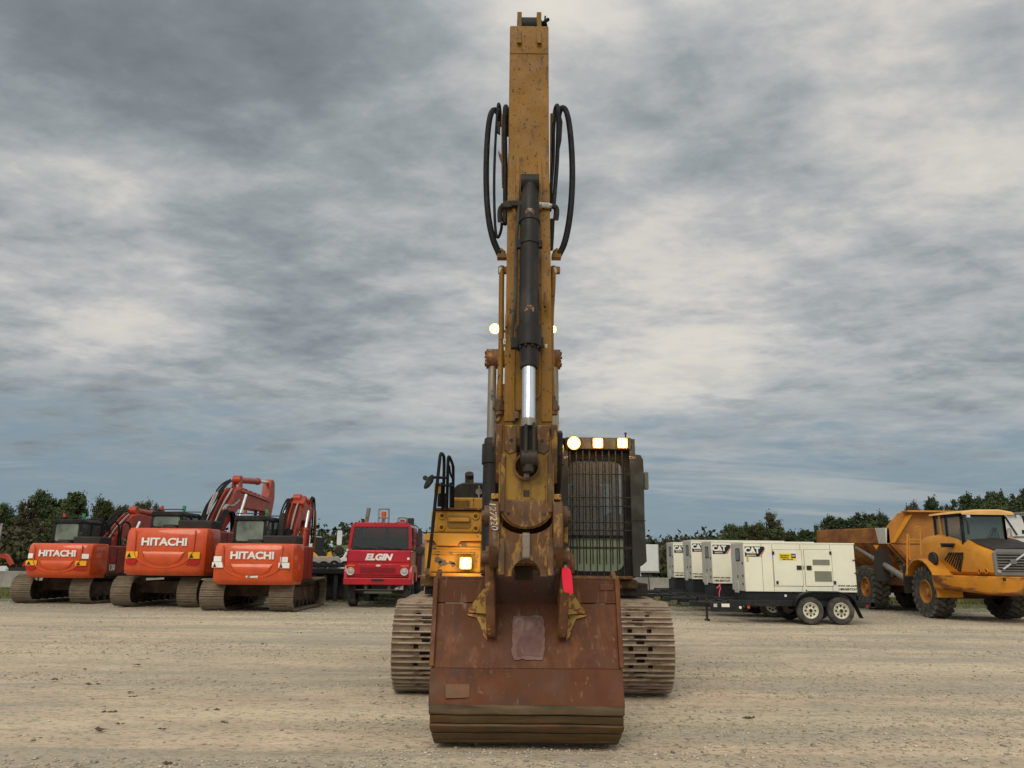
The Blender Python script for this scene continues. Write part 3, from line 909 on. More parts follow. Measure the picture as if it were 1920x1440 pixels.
for sx in (-1, 1):
    xc = XT + sx * 1.325
    # centre of the loop sits one grouser height above the ground
    band = []
    k = MB()
    for i in range(100):
        y, z, a = loop_pt(per * i / 100)
        band.append((y, z))
    cyy, czz = (YC + YR) / 2, RAD
    def inner(d):
        out = []
        for i in range(80):
            y, z, a = loop_pt(per * i / 80)
            cy = min(max(y, YC), YR)
            v = Vector((y - cy, z - RAD)); v = v.normalized() * (v.length - d)
            out.append((cy + v.x, RAD + v.y + .04))
        return out
    o1, i1 = inner(.03), inner(.13)
    for xo in (-.10, .04):
        n_ = len(o1)
        vs = [(xc + xo, *p) for p in o1] + [(xc + xo + .06, *p) for p in o1] + [(xc + xo, *p) for p in i1] + [(xc + xo + .06, *p) for p in i1]
        fs = []
        for i in range(n_):
            j = (i + 1) % n_
            fs += [(i, j, n_ + j, n_ + i), (2 * n_ + i, 3 * n_ + i, 3 * n_ + j, 2 * n_ + j), (i, 2 * n_ + i, 2 * n_ + j, j), (n_ + i, n_ + j, 3 * n_ + j, 3 * n_ + i)]
        k.add(vs, fs)
    o2, i2 = inner(.045), inner(.06)
    n_ = len(o2)
    vs = [(xc - .22, *p) for p in o2] + [(xc + .22, *p) for p in o2] + [(xc - .22, *p) for p in i2] + [(xc + .22, *p) for p in i2]
    fs = []
    for i in range(n_):
        j = (i + 1) % n_
        fs += [(i, j, n_ + j, n_ + i), (2 * n_ + i, 3 * n_ + i, 3 * n_ + j, 2 * n_ + j), (i, 2 * n_ + i, 2 * n_ + j, j), (n_ + i, n_ + j, 3 * n_ + j, 3 * n_ + i)]
    k.add(vs, fs)
    ch = k.build('track_chain', M['chain'], ex)
    base = sx * .03
    for i in range(NS):
        y, z, a = loop_pt(per * (i + .3) / NS)
        s_ = bpy.data.objects.new('track_shoe', sh_me); COL.objects.link(s_); s_.parent = ex
        s_.location = Vector((xc, y, z + .04)) - ORG[0]
        s_.rotation_euler = (a if sx else a, 0, 0)
        g_ = bpy.data.objects.new('grouser', gr_me); COL.objects.link(g_); g_.parent = s_
    k = MB()
    k.prism([(YC + .1, .30), (YC + .5, .22), (YR - .4, .22), (YR - .1, .35), (YR - .3, .78), (YC + .7, .82), (YC + .2, .7)], xc - .2, xc + .2, 'x')
    k.build('track_frame', M['yellow_dirty'], ex, bevel=.02)
    k = MB(); k.lathe([(.0, -.09), (.40, -.09), (.43, -.05), (.43, .05), (.40, .09), (0, .09)], (xc, YC, RAD + .04), 'x'); k.build('idler_wheel', M['yellow_dirty'], ex)
    k = MB(); k.lathe([(.0, -.12), (.24, -.12), (.26, -.04), (.42, -.035), (.42, .035), (.26, .04), (.24, .12), (0, .12)], (xc, YR, RAD + .04), 'x'); k.build('sprocket', M['yellow_dirty'], ex)
    k = MB()
    for q in range(7):
        k.cyl((xc - .15, YC + .62 + q * .48, .20), (xc + .15, YC + .62 + q * .48, .20), .13, n=12)
    k.build('bottom_rollers', M['chain'], ex, kind='stuff')
k = MB()
k.prism([(YC + .6, .45), (YR - .6, .45), (YR - .9, .95), (YC + 1.0, .95)], XT - .62, XT + .62, 'x')
for s_ in (-1, 1):
    k.prism([(YC + .5, .30), (YC + 1.1, .3), (YC + 1.2, .78), (YC + .75, .78)], XT + s_ * .55, XT + s_ * 1.12, 'x')
    k.prism([(YR - 1.1, .30), (YR - .5, .3), (YR - .7, .78), (YR - 1.2, .78)], XT + s_ * .55, XT + s_ * 1.12, 'x')
k.build('car_body', M['yellow_dirty'], ex, bevel=.02)
k = MB(); k.cyl((XT, 12.6, .93), (XT, 12.6, 1.16), .68, n=40); k.build('slew_ring', M['chain'], ex)

# ---- upper structure
k = MB()
k.bb(-1.22, 1.98, 11.45, 15.6, 1.16, 1.34)
k.bb(-.35, .72, 11.15, 11.6, 1.18, 1.36)
k.build('main_deck', M['chain'], ex, bevel=.015)
k = MB(); k.prism([(-1.2, 15.0), (1.95, 15.0), (1.95, 15.6), (1.6, 16.0), (-.85, 16.0), (-1.2, 15.6)], 1.1, 2.25, 'z'); k.build('counterweight', M['yellow'], ex, bevel=.05)
k = MB(); k.bb(-1.17, .9, 13.2, 15.0, 1.34, 2.42); k.bb(.9, 1.9, 13.4, 15.0, 1.34, 2.25); k.build('engine_housing', M['yellow'], ex, bevel=.03)
def X(px, py, Y): return at(px, py, Y).x
def Z(px, py, Y): return at(px, py, Y).z
def pbox(k, px0, px1, py0, py1, Y, dep):
    """a box whose front face, at distance Y, spans these picture columns and rows"""
    a, b_ = at(px0, (py0 + py1) / 2, Y), at(px1, (py0 + py1) / 2, Y)
    zc_ = [at((px0 + px1) / 2, p, Y).z for p in (py0, py1)]
    return k.bb(a.x, b_.x, Y, Y + dep, min(zc_), max(zc_))
def pbx(px0, px1, py0, py1, Y):
    a, b_ = at(px0, (py0 + py1) / 2, Y), at(px1, (py0 + py1) / 2, Y)
    zc_ = [at((px0 + px1) / 2, p, Y).z for p in (py0, py1)]
    return a.x, b_.x, min(zc_), max(zc_)
# storage box with lid (left front corner)
k = MB(); pbox(k, 796, 903, 1015, 1074, 11.2, 1.3); box = k.build('storage_box', M['yellow_body'], ex, bevel=.03, seg=3)
x0, x1, z0, z1 = pbx(794, 905, 1000, 1014, 11.17)
k = MB(); xm = X(838, 1010, 11.15); k.prism([(x0, z0), (xm - .19, z0), (xm - .14, z0 - .07), (xm + .14, z0 - .07), (xm + .19, z0), (x1, z0), (x1, z1 - .03), (x1 - .03, z1), (x0 + .05, z1), (x0, z1 - .05)], 11.155, 12.5, 'y')
k.build('box_lid', M['yellow_body'], box, bevel=.012)
x0, x1, z0, z1 = pbx(821, 852, 1012, 1026, 11.16)
k = MB(); k.prism(rrect(x0, x1, z0, z1, .04), 11.17, 11.23, 'y'); k.build('latch_recess', M['dark'], box)
k = MB()
pbox(k, 806, 900, 1026, 1029, 11.175, .05); pbox(k, 806, 890, 1036, 1039, 11.175, .05)
k.build('pressed_rib', M['yellow_body'], box, bevel=.008)
# bare metal scrapes on the box door, as thin raised flakes of exposed primer
GREYS = mat('bare scraped metal', (0.115, 0.09, 0.075), .7, bump=.3)
k = MB()
for (cx, cy, r_) in ((815, 1019, 7), (820, 1037, 6), (822, 1050, 9), (830, 1056, 9), (846, 1055, 6), (850, 1059, 6), (862, 1018, 5), (871, 1021, 6), (815, 1013, 5)):
    c = at(cx, cy, 11.19)
    n_ = 11
    pts = [(c.x + math.cos(i * 2 * math.pi / n_) * r_ * .0078 * rnd.uniform(.5, 1.2), c.z + math.sin(i * 2 * math.pi / n_) * r_ * .0055 * rnd.uniform(.5, 1.2)) for i in range(n_)]
    k.prism(pts, 11.197, 11.2, 'y')
k.build('scrape_marks', GREYS, box, smooth=False, kind='stuff')
# upper step box
k = MB(); pbox(k, 808, 905, 957, 1000, 11.75, .7); sb = k.build('step_box', M['yellow_body'], ex, bevel=.04, seg=3)
x0, x1, z0, z1 = pbx(838, 883, 966, 990, 11.74)
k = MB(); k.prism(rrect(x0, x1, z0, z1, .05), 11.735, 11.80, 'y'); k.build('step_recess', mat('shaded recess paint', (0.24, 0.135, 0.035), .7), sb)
k = MB(); k.bb(x0 + .02, x1 - .02, 11.70, 11.76, z0 + .09, z0 + .15); k.build('step_tread', M['yellow_body'], sb, bevel=.01)
for (a, c_) in ((829, 967), (892, 968), (828, 989), (892, 991)):
    p = at(a, c_, 11.74)
    k = MB(); k.lathe([(.058, 0), (.05, -.012), (.03, -.012), (.026, 0)], p, 'y', 20); cup = k.build('bolt_cup', M['yellow_body'], sb)
    k = MB(); k.cyl(p + Vector((0, .004, 0)), p + Vector((0, -.010, 0)), .022, n=10); k.build('bolt_head', M['rust_low'], cup)
k = MB(); pbox(k, 812, 905, 952, 956, 11.7, .9); k.build('step_plate', M['link'], ex, bevel=.008)
# panel and hood behind
k = MB(); pbox(k, 846, 909, 933, 957, 12.4, .9); pp = k.build('tank_panel', M['yellow_body'], ex, bevel=.02)
k = MB(); pbox(k, 850, 880, 938, 953, 12.385, .02); k.build('access_door', M['yellow_dirty'], pp, bevel=.006)
k = MB(); a = at(888, 933, 12.7); pbox(k, 887, 888.6, 934, 955, 12.39, .02); k.build('panel_joint', M['link'], pp)
hx0, hx1 = X(848, 920, 12.9), X(960, 920, 12.9)
hz0, hz1 = Z(880, 934, 12.9), Z(880, 903, 12.9)
secs = []
for (y, f_) in ((12.9, .86), (12.98, .97), (13.4, 1.0), (14.6, 1.0), (15.0, .9)):
    secs.append([(x_, y, hz0 + (z_ - hz0) * f_) for (x_, z_) in [(hx0, hz0)] + [(hx0 + .22 - .22 * math.cos(R(q)), hz1 - .17 + .17 * math.sin(R(q))) for q in (0, 25, 50, 75, 90)] + [(hx1, hz1), (hx1, hz0)]])
k = MB(); k.loft(secs); k.build('engine_hood', M['cyl'], ex)
p = at(880, 903, 13.3)
k = MB(); k.cyl(p - Vector((0, 0, .1)), p + Vector((0, 0, .09)), .075, n=14); k.cyl(p + Vector((0, 0, .05)), p + Vector((.0, -.06, .13)), .075, n=14); k.build('exhaust_pipe', M['chain'], ex)
p = at(898, 922, 12.88)
k = MB(); k.cyl(p, p + Vector((0, -.02, 0)), .055, n=14); k.bb(p.x - .014, p.x + .014, p.y - .03, p.y, p.z - .1, p.z + .1); k.build('hood_latch', M['rodgrey'], ex)
# handrails, mirror, side lamp
HR = M['black']
k = MB(); k.tube([at(803, 1066, 11.0), at(809, 1010, 11.0), at(815, 952, 11.05), at(824, 866, 11.2), at(826, 849, 11.25), at(831, 852, 11.45), at(833, 860, 11.55), at(832, 910, 11.6), at(830, 955, 11.6)], .024, 8, 2); k.build('handrail', HR, ex)
k = MB(); k.tube([at(838, 954, 11.7), at(839, 905, 11.7), at(840, 862, 11.7), at(841, 856, 11.7), at(843, 857, 11.8), at(849, 871, 12.2), at(850, 880, 12.25), at(849, 952, 12.25)], .024, 8, 2); k.build('handrail', HR, ex)
k = MB(); k.tube([at(842, 873, 11.75), at(844, 888, 11.8), at(849, 898, 12.1)], .018, 6, 1); k.build('handrail_brace', HR, ex)
k = MB(); k.tube([at(810, 895, 11.1), at(838, 896, 11.6)], .02, 8); k.tube([at(818, 909, 11.15), at(850, 911, 12.0)], .018, 8)
k.tube([at(824, 950, 11.55), at(827, 905, 11.55)], .035, 8); k.tube([at(834, 952, 11.8), at(834, 925, 11.8)], .035, 8); k.tube([at(846, 952, 12.0), at(846, 905, 12.0)], .03, 8)
k.build('mirror_arm', HR, ex)
k = MB()
pts = [at(a, c_, 11.0) for a, c_ in ((811, 889), (814, 894), (811, 904), (804, 913), (797, 917), (794, 915), (797, 905), (802, 895))]
k.prism([(v.x, v.z) for v in pts], 10.98, 11.06, 'y'); mr_ = k.build('mirror', M['cabblack'], ex, bevel=.012)
k = MB(); p = at(797, 896, 11.0); k.cyl(p, p + Vector((0, .05, 0)), .035, n=10); k.build('mirror_knuckle', M['cabblack'], mr_)
k = MB(); pbox(k, 814, 826, 905, 925, 11.3, .06); k.build('side_reflector', mat('yellowed reflector', (.42, .30, .09), .5), ex, bevel=.01)
# lamps: housing, lens
def lamp(px, py, Y, r, sq=False, hous=M['cabblack'], depth=.09, up_=0):
    p = at(px, py, Y)
    k = MB()
    if sq:
        k.prism(rrect(p.x - r, p.x + r, p.z - r, p.z + r, r * .7), Y, Y + depth, 'y')
    else:
        k.lathe([(r * .5, depth), (r * .95, depth * .6), (r * 1.12, .0), (r * 1.12, -.01), (r * 1.0, -.01)], p, 'y', 24)
    hd = k.build('work_lamp', hous, ex)
    k = MB()
    if sq:
        k.prism(rrect(p.x - r * .88, p.x + r * .88, p.z - r * .88, p.z + r * .88, r * .6), Y - .008, Y - .002, 'y')
    else:
        k.lathe([(0, -.02), (r * .6, -.017), (r, -.005), (r, .02)], p, 'y', 24)
    k.build('lamp_lens', M['lamp'], hd)
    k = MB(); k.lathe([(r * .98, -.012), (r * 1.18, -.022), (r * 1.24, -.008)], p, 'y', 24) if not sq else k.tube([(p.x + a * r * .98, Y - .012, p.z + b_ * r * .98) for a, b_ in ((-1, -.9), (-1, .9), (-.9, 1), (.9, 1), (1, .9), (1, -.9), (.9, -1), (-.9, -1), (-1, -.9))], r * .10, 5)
    k.build('lamp_halo_ring', M['lampglow'], hd)  # glowing ring added round the lens to stand in for its halo
    ll = bpy.data.lights.new('lamp_light', 'POINT'); ll.energy = 4.5 if px > 1060 else 9.0; ll.color = (1.0, .55, .22); ll.shadow_soft_size = .05
    lo_ = bpy.data.objects.new('lamp_light', ll); COL.objects.link(lo_); lo_.parent = hd; lo_.location = Vector((p.x, Y - .14, p.z)) - ORG[0]
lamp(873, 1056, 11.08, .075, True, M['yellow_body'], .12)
k = MB(); pbox(k, 803, 905, 1075, 1082, 11.12, .3); k.build('front_beam', M['yellow_body'], ex, bevel=.012)
k = MB(); pbox(k, 788, 822, 1077, 1100, 11.3, .5); pbox(k, 797, 807, 1064, 1080, 10.98, .1); k.build('rail_bracket', M['link'], ex, bevel=.02)
k = MB(); pbox(k, 903, 916, 1000, 1085, 11.4, .5); k.build('deck_bracket', M['link'], ex, bevel=.01)
# boom foot brackets
k = MB()
for s_ in (-.34, .30):
    k.prism([(11.35, 1.34), (12.7, 1.34), (12.2, 2.3), (11.9, 2.45), (11.6, 2.3)], XB + s_, XB + s_ + .05, 'x')
k.build('boom_foot', M['yellow_dirty'], ex, bevel=.01)

# ---- cab
YF = 11.35
cx0, cx1, cz0, cz1 = pbx(1050, 1188, 822, 1083, YF)
k = MB()
wx0, wx1, wz0, wz1 = pbx(1066, 1170, 862, 1071, YF)
gl = Z(1115, 1006, YF)
# front frame with the opening cut out: four sides and rounded corners
k.bb(cx0, wx0, YF, YF + .10, cz0, cz1); k.bb(wx1, cx1, YF, YF + .10, cz0, cz1)
k.bb(wx0, wx1, YF, YF + .10, cz0, wz0); k.bb(wx0, wx1, YF, YF + .10, wz1, cz1)
for (cx_, cz_, sx, sz) in ((wx0, wz0, 1, 1), (wx1, wz0, -1, 1), (wx1, wz1, -1, -1), (wx0, wz1, 1, -1)):
    r_ = .16
    k.prism([(cx_, cz_)] + [(cx_ + sx * (r_ - r_ * math.cos(R(q))), cz_ + sz * (r_ - r_ * math.sin(R(q)))) for q in (90, 70, 50, 30, 12, 0)][::-1], YF + .002, YF + .096, 'y')
k.bb(wx0, wx1, YF + .01, YF + .06, gl - .02, gl + .02)
cab = k.build('cab', M['cabblack'], ex, bevel=.01)
k = MB()   # cab shell: posts, roof, side, rear with window openings
k.bb(cx0, cx1, YF + .1, YF + 1.75, cz1 - .16, cz1 - .01)
k.bb(cx0, cx1, YF + .1, YF + 1.75, cz0, cz0 + .12)
for (xa, xb) in ((cx0, cx0 + .07), (cx1 - .07, cx1)):
    k.bb(xa, xb, YF + 1.62, YF + 1.75, cz0 + .12, cz1 - .16); k.bb(xa, xb, YF + .7, YF + .78, cz0 + .12, cz1 - .16)
    k.bb(xa, xb, YF + .1, YF + .7, cz0 + .12, cz0 + .75); k.bb(xa, xb, YF + .78, YF + 1.62, cz0 + .12, cz0 + .95)
k.bb(cx0 + .07, cx1 - .07, YF + 1.67, YF + 1.75, cz0 + .12, cz0 + .98)
k.bb(cx0 + .07, cx1 - .07, YF + 1.67, YF + 1.75, cz1 - .5, cz1 - .16)
k.build('cab_shell', M['cabblack'], cab)
k = MB(); k.bb(wx0, wx1, YF + .045, YF + .055, gl + .02, wz1); k.build('windscreen', M['glass_clear'], cab)
k = MB(); k.bb(wx0, wx1, YF + .045, YF + .055, wz0, gl - .02); k.build('lower_window', M['glass_green'], cab)
k = MB(); k.bb(cx0 + .07, cx1 - .07, YF + 1.70, YF + 1.71, cz0 + .98, cz1 - .5); k.build('rear_window', M['glass_thin'], cab)
k = MB()
sx_ = (cx0 + cx1) / 2 - .05
k.prism(rrect(sx_ - .26, sx_ + .26, cz0 + .75, cz0 + 1.45, .1), YF + 1.05, YF + 1.2, 'y')
k.prism(rrect(sx_ - .15, sx_ + .15, cz0 + 1.47, cz0 + 1.72, .06), YF + 1.07, YF + 1.17, 'y')
k.bb(sx_ - .27, sx_ + .27, YF + .55, YF + 1.1, cz0 + .55, cz0 + .72)
k.build('operator_seat', M['dark'], cab, bevel=.03)
k = MB()
for s_ in (-.34, .30):
    k.bb(sx_ + s_, sx_ + s_ + .12, YF + .5, YF + 1.0, cz0 + .4, cz0 + .95); k.tube([(sx_ + s_ + .06, YF + .55, cz0 + .95), (sx_ + s_ + .06, YF + .5, cz0 + 1.15)], .02, 6)
k.tube([(sx_ - .12, YF + .25, cz0 + .2), (sx_ - .12, YF + .3, cz0 + .9)], .015, 6); k.tube([(sx_ + .08, YF + .25, cz0 + .2), (sx_ + .08, YF + .3, cz0 + .9)], .015, 6)
k.build('control_console', M['cabblack'], cab)
# front guard: frame, every bar a piece
YG = YF - .13
gz0, gz1 = Z(1115, 1080, YG), Z(1115, 845, YG)
gmid = Z(1115, 864, YG)
for i in range(9):
    x = X(1069 + i * 12.4, 950, YG)
    k = MB(); k.cyl((x, YG, gz0), (x, YG, gz1), .0085, n=6); k.build('guard_bar', M['guardbar'], cab)
    x = X(1075 + i * 12.4, 950, YG)
    k = MB(); k.cyl((x, YG + .10, Z(1115, 1058, YG)), (x, YG + .10, Z(1115, 866, YG)), .0085, n=6); k.build('guard_bar', M['guardbar'], cab)
for py in (889, 933, 949, 979, 994, 1026, 1028.5):
    z = Z(1115, py, YG)
    k = MB(); k.cyl((X(1066, py, YG), YG - .012, z), (X(1184, py, YG), YG - .012, z), .0085, n=6); k.build('guard_crossbar', M['guardbar'], cab)
k = MB(); pbox(k, 1050, 1187, 1080, 1086, YG - .05, .2); k.build('guard_sill', M['link'], cab, bevel=.01)
x0, x1, z0, z1 = pbx(1060, 1183, 821, 843, YG)
k = MB(); k.bb(x0, x1, YG - .04, YG + .12, z0, z1); k.build('light_bar', M['dark'], cab, bevel=.012)
k = MB(); pbox(k, 1052, 1066, 840, 1082, YG, .06); k.build('guard_post', M['dark'], cab, bevel=.008)
k = MB(); p = at(1173, 820, YF); k.cyl(p, p + Vector((0, 0, .05)), .012, n=6); k.cyl(p + Vector((0, 0, .05)), p + Vector((0, 0, .07)), .02, n=8); k.build('beacon_stub', M['rust_low'], cab)
# side guard plates
def plate(name, pts, Y, dep, m, par, **kw):
    v = [at(a, c_, Y) for a, c_ in pts]
    k = MB(); k.prism([(q.x, q.z) for q in v], Y, Y + dep, 'y'); return k.build(name, m, par, **kw)
gp_ = plate('side_guard', [(1180, 823), (1190, 823), (1191, 852), (1201, 853), (1206, 862), (1207, 880), (1209, 976), (1213, 1053), (1205, 1060), (1201, 1062), (1201, 1082), (1187, 1082), (1186, 1050), (1182, 900)], YG - .02, .05, M['dark'], cab, bevel=.008)
plate('guard_seam', [(1186, 975.5), (1211, 975.5), (1211, 977), (1186, 977)], YG - .026, .005, M['cabblack'], gp_)
text('stamped_mark', 'CAT', .05, M['white_tag'], gp_, at(1186, 858, YG - .024), ext=.001)
text('stamped_mark', 'CAT', .05, M['white_tag'], cab, at(1059, 858, YG - .004), ext=.001)
k = MB(); a = at(1211, 885, 11.8); b2 = at(1211, 918, 11.8); k.prism(rrect(a.x - .03, a.x + .035, b2.z, a.z, .02), 11.78, 11.86, 'y'); k.build('cab_mirror', mat('beige mirror back', (.17, .16, .12), .5), cab, bevel=.012)
# a step and rail seen between the guard and the boom at the cab's inner side
k = MB(); pbox(k, 1040, 1052, 858, 1080, 11.6, .4); k.build('cab_inner_post', M['cabblack'], cab)
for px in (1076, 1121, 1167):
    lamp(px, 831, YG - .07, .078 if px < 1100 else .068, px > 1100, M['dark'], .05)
# deck front bits under the cab at the right
k = MB(); a = at(1150, 1094, 11.3); pbox(k, 1150, 1196, 1087, 1105, 11.35, .6); k.build('deck_skirt', M['link'], ex, bevel=.03)
k = MB(); pbox(k, 1162, 1170, 1104, 1112, 11.5, .1); k.build('deck_mount', M['rodgrey'], ex)

# ---- boom
bw = .25
k = MB()
boom_pts = [(12.15, 2.05), (11.75, 2.15), (10.75, 4.3), (10.1, 5.55), (9.45, 5.95), (8.75, 5.75), (8.55, 5.95), (8.6, 6.2), (9.2, 6.85), (9.95, 7.1), (10.75, 6.7), (11.45, 5.2), (12.35, 2.3)]
k.prism(boom_pts, XB - bw, XB + bw, 'x')
boom = k.build('boom', M['yellow'], ex, bevel=.02)
for s_ in (-1, 1):
    k = MB(); k.cyl((XB + s_ * bw, 11.2, 4.58), (XB + s_ * (bw + .14), 11.2, 4.58), .13, n=20); k.build('pivot_boss', M['yellow_dirty'], boom)
k = MB(); k.prism([(12.3, 1.9), (11.7, 2.0), (11.2, 3.2), (11.15, 3.9), (11.6, 4.3), (12.2, 3.0)], XB - .40, XB + .38, 'x'); k.build('boom_root', M['yellow'], boom, bevel=.02)
# work lamps on the boom
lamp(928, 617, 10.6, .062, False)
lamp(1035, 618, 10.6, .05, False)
k = MB(); k.tube([at(930, 618, 10.68), at(950, 622, 10.7)], .02, 6); k.tube([at(1033, 618, 10.68), at(1015, 622, 10.7)], .02, 6); k.build('lamp_bracket', M['dark'], ex)
# ---- boom cylinders
for s_ in (-1, 1):
    xk = XB + s_ * .46
    top, bot = Vector((xk, 11.2, 4.58)), Vector((xk, 10.75, 1.45))
    d = (bot - top).normalized()
    k = MB(); k.cyl(top + Vector((-.09, 0, 0)), top + Vector((.09, 0, 0)), .15, n=22)
    for q in range(6):
        a = q * math.pi / 3
        k.cyl(top + Vector((s_ * .09, .1 * math.cos(a), .1 * math.sin(a))), top + Vector((s_ * .115, .1 * math.cos(a), .1 * math.sin(a))), .02, n=6)
    eye = k.build('cylinder_eye', M['link'], ex)
    k = MB(); k.cyl(top + d * .1, top + d * 1.55, .062, n=20); k.build('cylinder_rod', M['rodgrey'], ex)
    k = MB(); k.cyl(top + d * 1.25, top + d * 1.34, .09, .10, n=20); k.cyl(top + d * 1.34, top + d * 1.62, .125, n=20); k.cyl(top + d * 1.62, bot, .105, n=20)
    k.build('boom_cylinder', M['cyl'], ex)
    k = MB(); k.tube([top + d * 1.5 + Vector((s_ * -.13, 0, 0)), top + d * 1.8 + Vector((s_ * -.15, -.02, 0)), top + d * 2.3 + Vector((s_ * -.16, 0, 0)), top + d * 2.8 + Vector((s_ * -.13, .1, 0))], .022, 8, 2); k.build('hydraulic_hose', M['black'], ex)

# ---- stick
sw = .235
stick_pts = [(8.22, 8.0), (8.16, 6.6), (8.08, 5.9), (7.72, 4.3), (7.62, 3.0), (7.62, 2.5), (7.75, 1.9), (7.9, 1.72), (8.05, 1.75), (8.12, 2.0), (8.2, 3.2), (8.45, 4.6), (8.95, 5.8), (8.9, 6.3), (8.62, 7.4), (8.5, 8.0)]
k = MB(); k.prism(stick_pts, XB - sw, XB + sw, 'x')
stick = k.build('stick', M['yellow'], ex, bevel=.012)
# lower stick is caked: weld-on side plates and bottom boss
k = MB(); k.prism([(7.70, 4.0), (7.612, 3.1), (7.612, 2.55), (7.74, 1.95), (8.1, 2.0), (8.2, 3.3), (8.3, 4.0)], XB - sw - .006, XB + sw + .006, 'x'); k.build('stick_nose', M['yellow_dirty'], stick)
for s_ in (-1, 1):    # seam across top, edge flanges
    k = MB(); k.prism([(8.07, 5.9), (7.70, 4.3), (7.60, 3.0), (7.63, 3.0), (7.75, 4.3), (8.11, 5.9)], XB + s_ * (sw + .002), XB + s_ * (sw - .10), 'x'); k.build('edge_flange', M['yellow'], stick)
k = MB(); k.bb(XB - sw + .003, XB + sw - .003, 8.196, 8.21, 7.60, 7.612); k.build('weld_seam', M['yellow_dirty'], stick)
for s_ in (-1, 1):    # lugs at the very top that hold the black pin
    k = MB(); k.prism([(8.16, 7.72), (8.24, 8.0), (8.25, 8.22), (8.55, 8.22), (8.6, 8.0)], XB + s_ * .12 - .028, XB + s_ * .12 + .028, 'x'); k.build('top_lug', M['yellow_dirty'], stick, bevel=.006)
k = MB(); k.cyl((XB - .15, 8.38, 8.1), (XB + .16, 8.38, 8.1), .085, n=20); k.cyl((XB - .092, 8.38, 8.1), (XB + .092, 8.38, 8.1), .115, n=20); k.build('stick_pin', M['cyl'], stick)
k = MB(); k.cyl((XB + .15, 8.38, 8.1), (XB + .22, 8.38, 8.12), .055, n=8); k.cyl((XB + .17, 8.30, 8.1), (XB + .24, 8.30, 8.16), .022, n=6); k.tube([(XB + .19, 8.35, 8.1), (XB + .20, 8.35, 8.24)], .011, 6); k.build('grease_fitting', M['black'], stick)
for s_ in (-1, 1):    # rails on the stick face carrying the bucket cylinder
    k = MB(); x = XB + s_ * .125
    k.prism([(8.165, 6.45), (8.07, 5.98), (7.93, 5.75), (7.93, 5.45), (8.02, 5.4), (8.06, 5.7), (8.16, 6.2)], x - .024, x + .024, 'x'); k.build('cylinder_bracket', M['yellow'], stick, bevel=.006)
# stains and chips follow from the paint; small weld-on clips along the face
for (a, c_) in ((1017, 470), (1020, 497), (946, 640), (1024, 650), (1018, 700), (975, 482), (1008, 482)):
    k = MB(); pbox(k, a - 2.5, a + 2.5, c_ - 5, c_ + 5, 7.66 + max(0, (620 - c_) / 600), .12); k.build('pipe_clip', M['white_tag'], stick)

k = MB(); k.tube([at(1003, 640, 7.62), at(1011, 650, 7.62), at(1012, 735, 7.6), at(1009, 744, 7.6), at(1001, 747, 7.6)], .012, 6, 1); k.tube([at(963, 700, 7.6), at(962, 740, 7.6), at(965, 788, 7.58)], .012, 6, 1); k.build('grease_line', M['yellow_dirty'], stick)
for (a, c_, w_, h_) in ((968, 778, 5, 7), (972, 766, 4, 4), (963, 786, 3, 4), (1018, 640, 2, 9), (949, 600, 2, 12), (1022, 560, 2, 14)):
    k = MB(); pbox(k, a - w_, a + w_, c_ - h_, c_ + h_, 7.56, .08); k.build('valve_block', M['link'], stick, bevel=.008)
# ---- bucket cylinder on the face of the stick
tp, bt = Vector((XB + .01, 7.86, 5.72)), Vector((XB - .005, 7.22, 2.62))
d = (bt - tp).normalized()
k = MB(); k.cyl(tp + Vector((-.10, 0, 0)), tp + Vector((.10, 0, 0)), .10, n=20); k.cyl(tp, tp + d * .45, .085, .095, n=20); k.build('cylinder_eye', M['cyl'], ex)
k = MB(); k.cyl(tp + d * .30, tp + d * 1.95, .102, n=28)
for q in (.50, .80):
    k.cyl(tp + d * q, tp + d * (q + .035), .112, n=28)
k.cyl(tp + d * 1.82, tp + d * 2.05, .125, n=28)
k.cyl(tp + d * 2.05, tp + d * 2.27, .100, .085, n=28)
k.box(tp + d * 2.0 + Vector((-.13, 0, 0)), (.10, .10, .10)); k.box(tp + d * .82 + Vector((-.11, -.02, 0)), (.05, .06, .09)); k.box(tp + d * .82 + Vector((.11, -.02, 0)), (.05, .06, .07))
k.box(tp + d * .28 + Vector((-.12, 0.02, 0)), (.16, .09, .055))
for q in range(10):
    a = q * math.pi / 5
    e1 = d.cross(Vector((1, 0, 0))).normalized(); off = Vector((math.cos(a), 0, 0)) * .108 + e1 * .108 * math.sin(a)
    k.cyl(tp + d * 2.05 + off, tp + d * 2.08 + off, .013, n=6)
bc = k.build('bucket_cylinder', M['cyl'], ex)
RP = mat('rubbed rusty patch', (0.13, 0.05, 0.025), .7, layers=(((0.35, 0.33, 0.29), 30, .55, .62, 4, .8),))
for q in (.42, 1.62):
    k = MB(); c = tp + d * q + Vector((0, -.1025, -.02)); k.cyl(c + Vector((0, .012, 0)), c - Vector((0, .004, 0)), .05, n=14); k.build('rubbed_patch', RP, bc)
be = tp + d * ((tp.z - 2.90) / -d.z)
k = MB(); k.cyl(tp + d * 2.18, be, .066, n=28); k.build('bucket_cylinder_rod', M['chrome'], ex)
k = MB(); k.cyl(be - d * .06, be + d * .02, .073, n=24); k.build('rod_collar', M['rodgrey'], ex)
k = MB(); k.tube([tp + d * .82 + Vector((-.14, 0, 0)), tp + d * 1.2 + Vector((-.14, .0, 0)), tp + d * 1.6 + Vector((-.145, .01, 0)), tp + d * 1.85 + Vector((-.17, .02, 0)), tp + d * 1.98 + Vector((-.17, 0, 0))], .018, 8, 1)
k.tube([tp + d * .25 + Vector((-.11, 0, 0)), tp + d * .7 + Vector((-.14, 0, 0)), tp + d * .85 + Vector((-.14, 0, 0))], .018, 8, 1)
k.build('cylinder_pipe', M['dark'], bc)
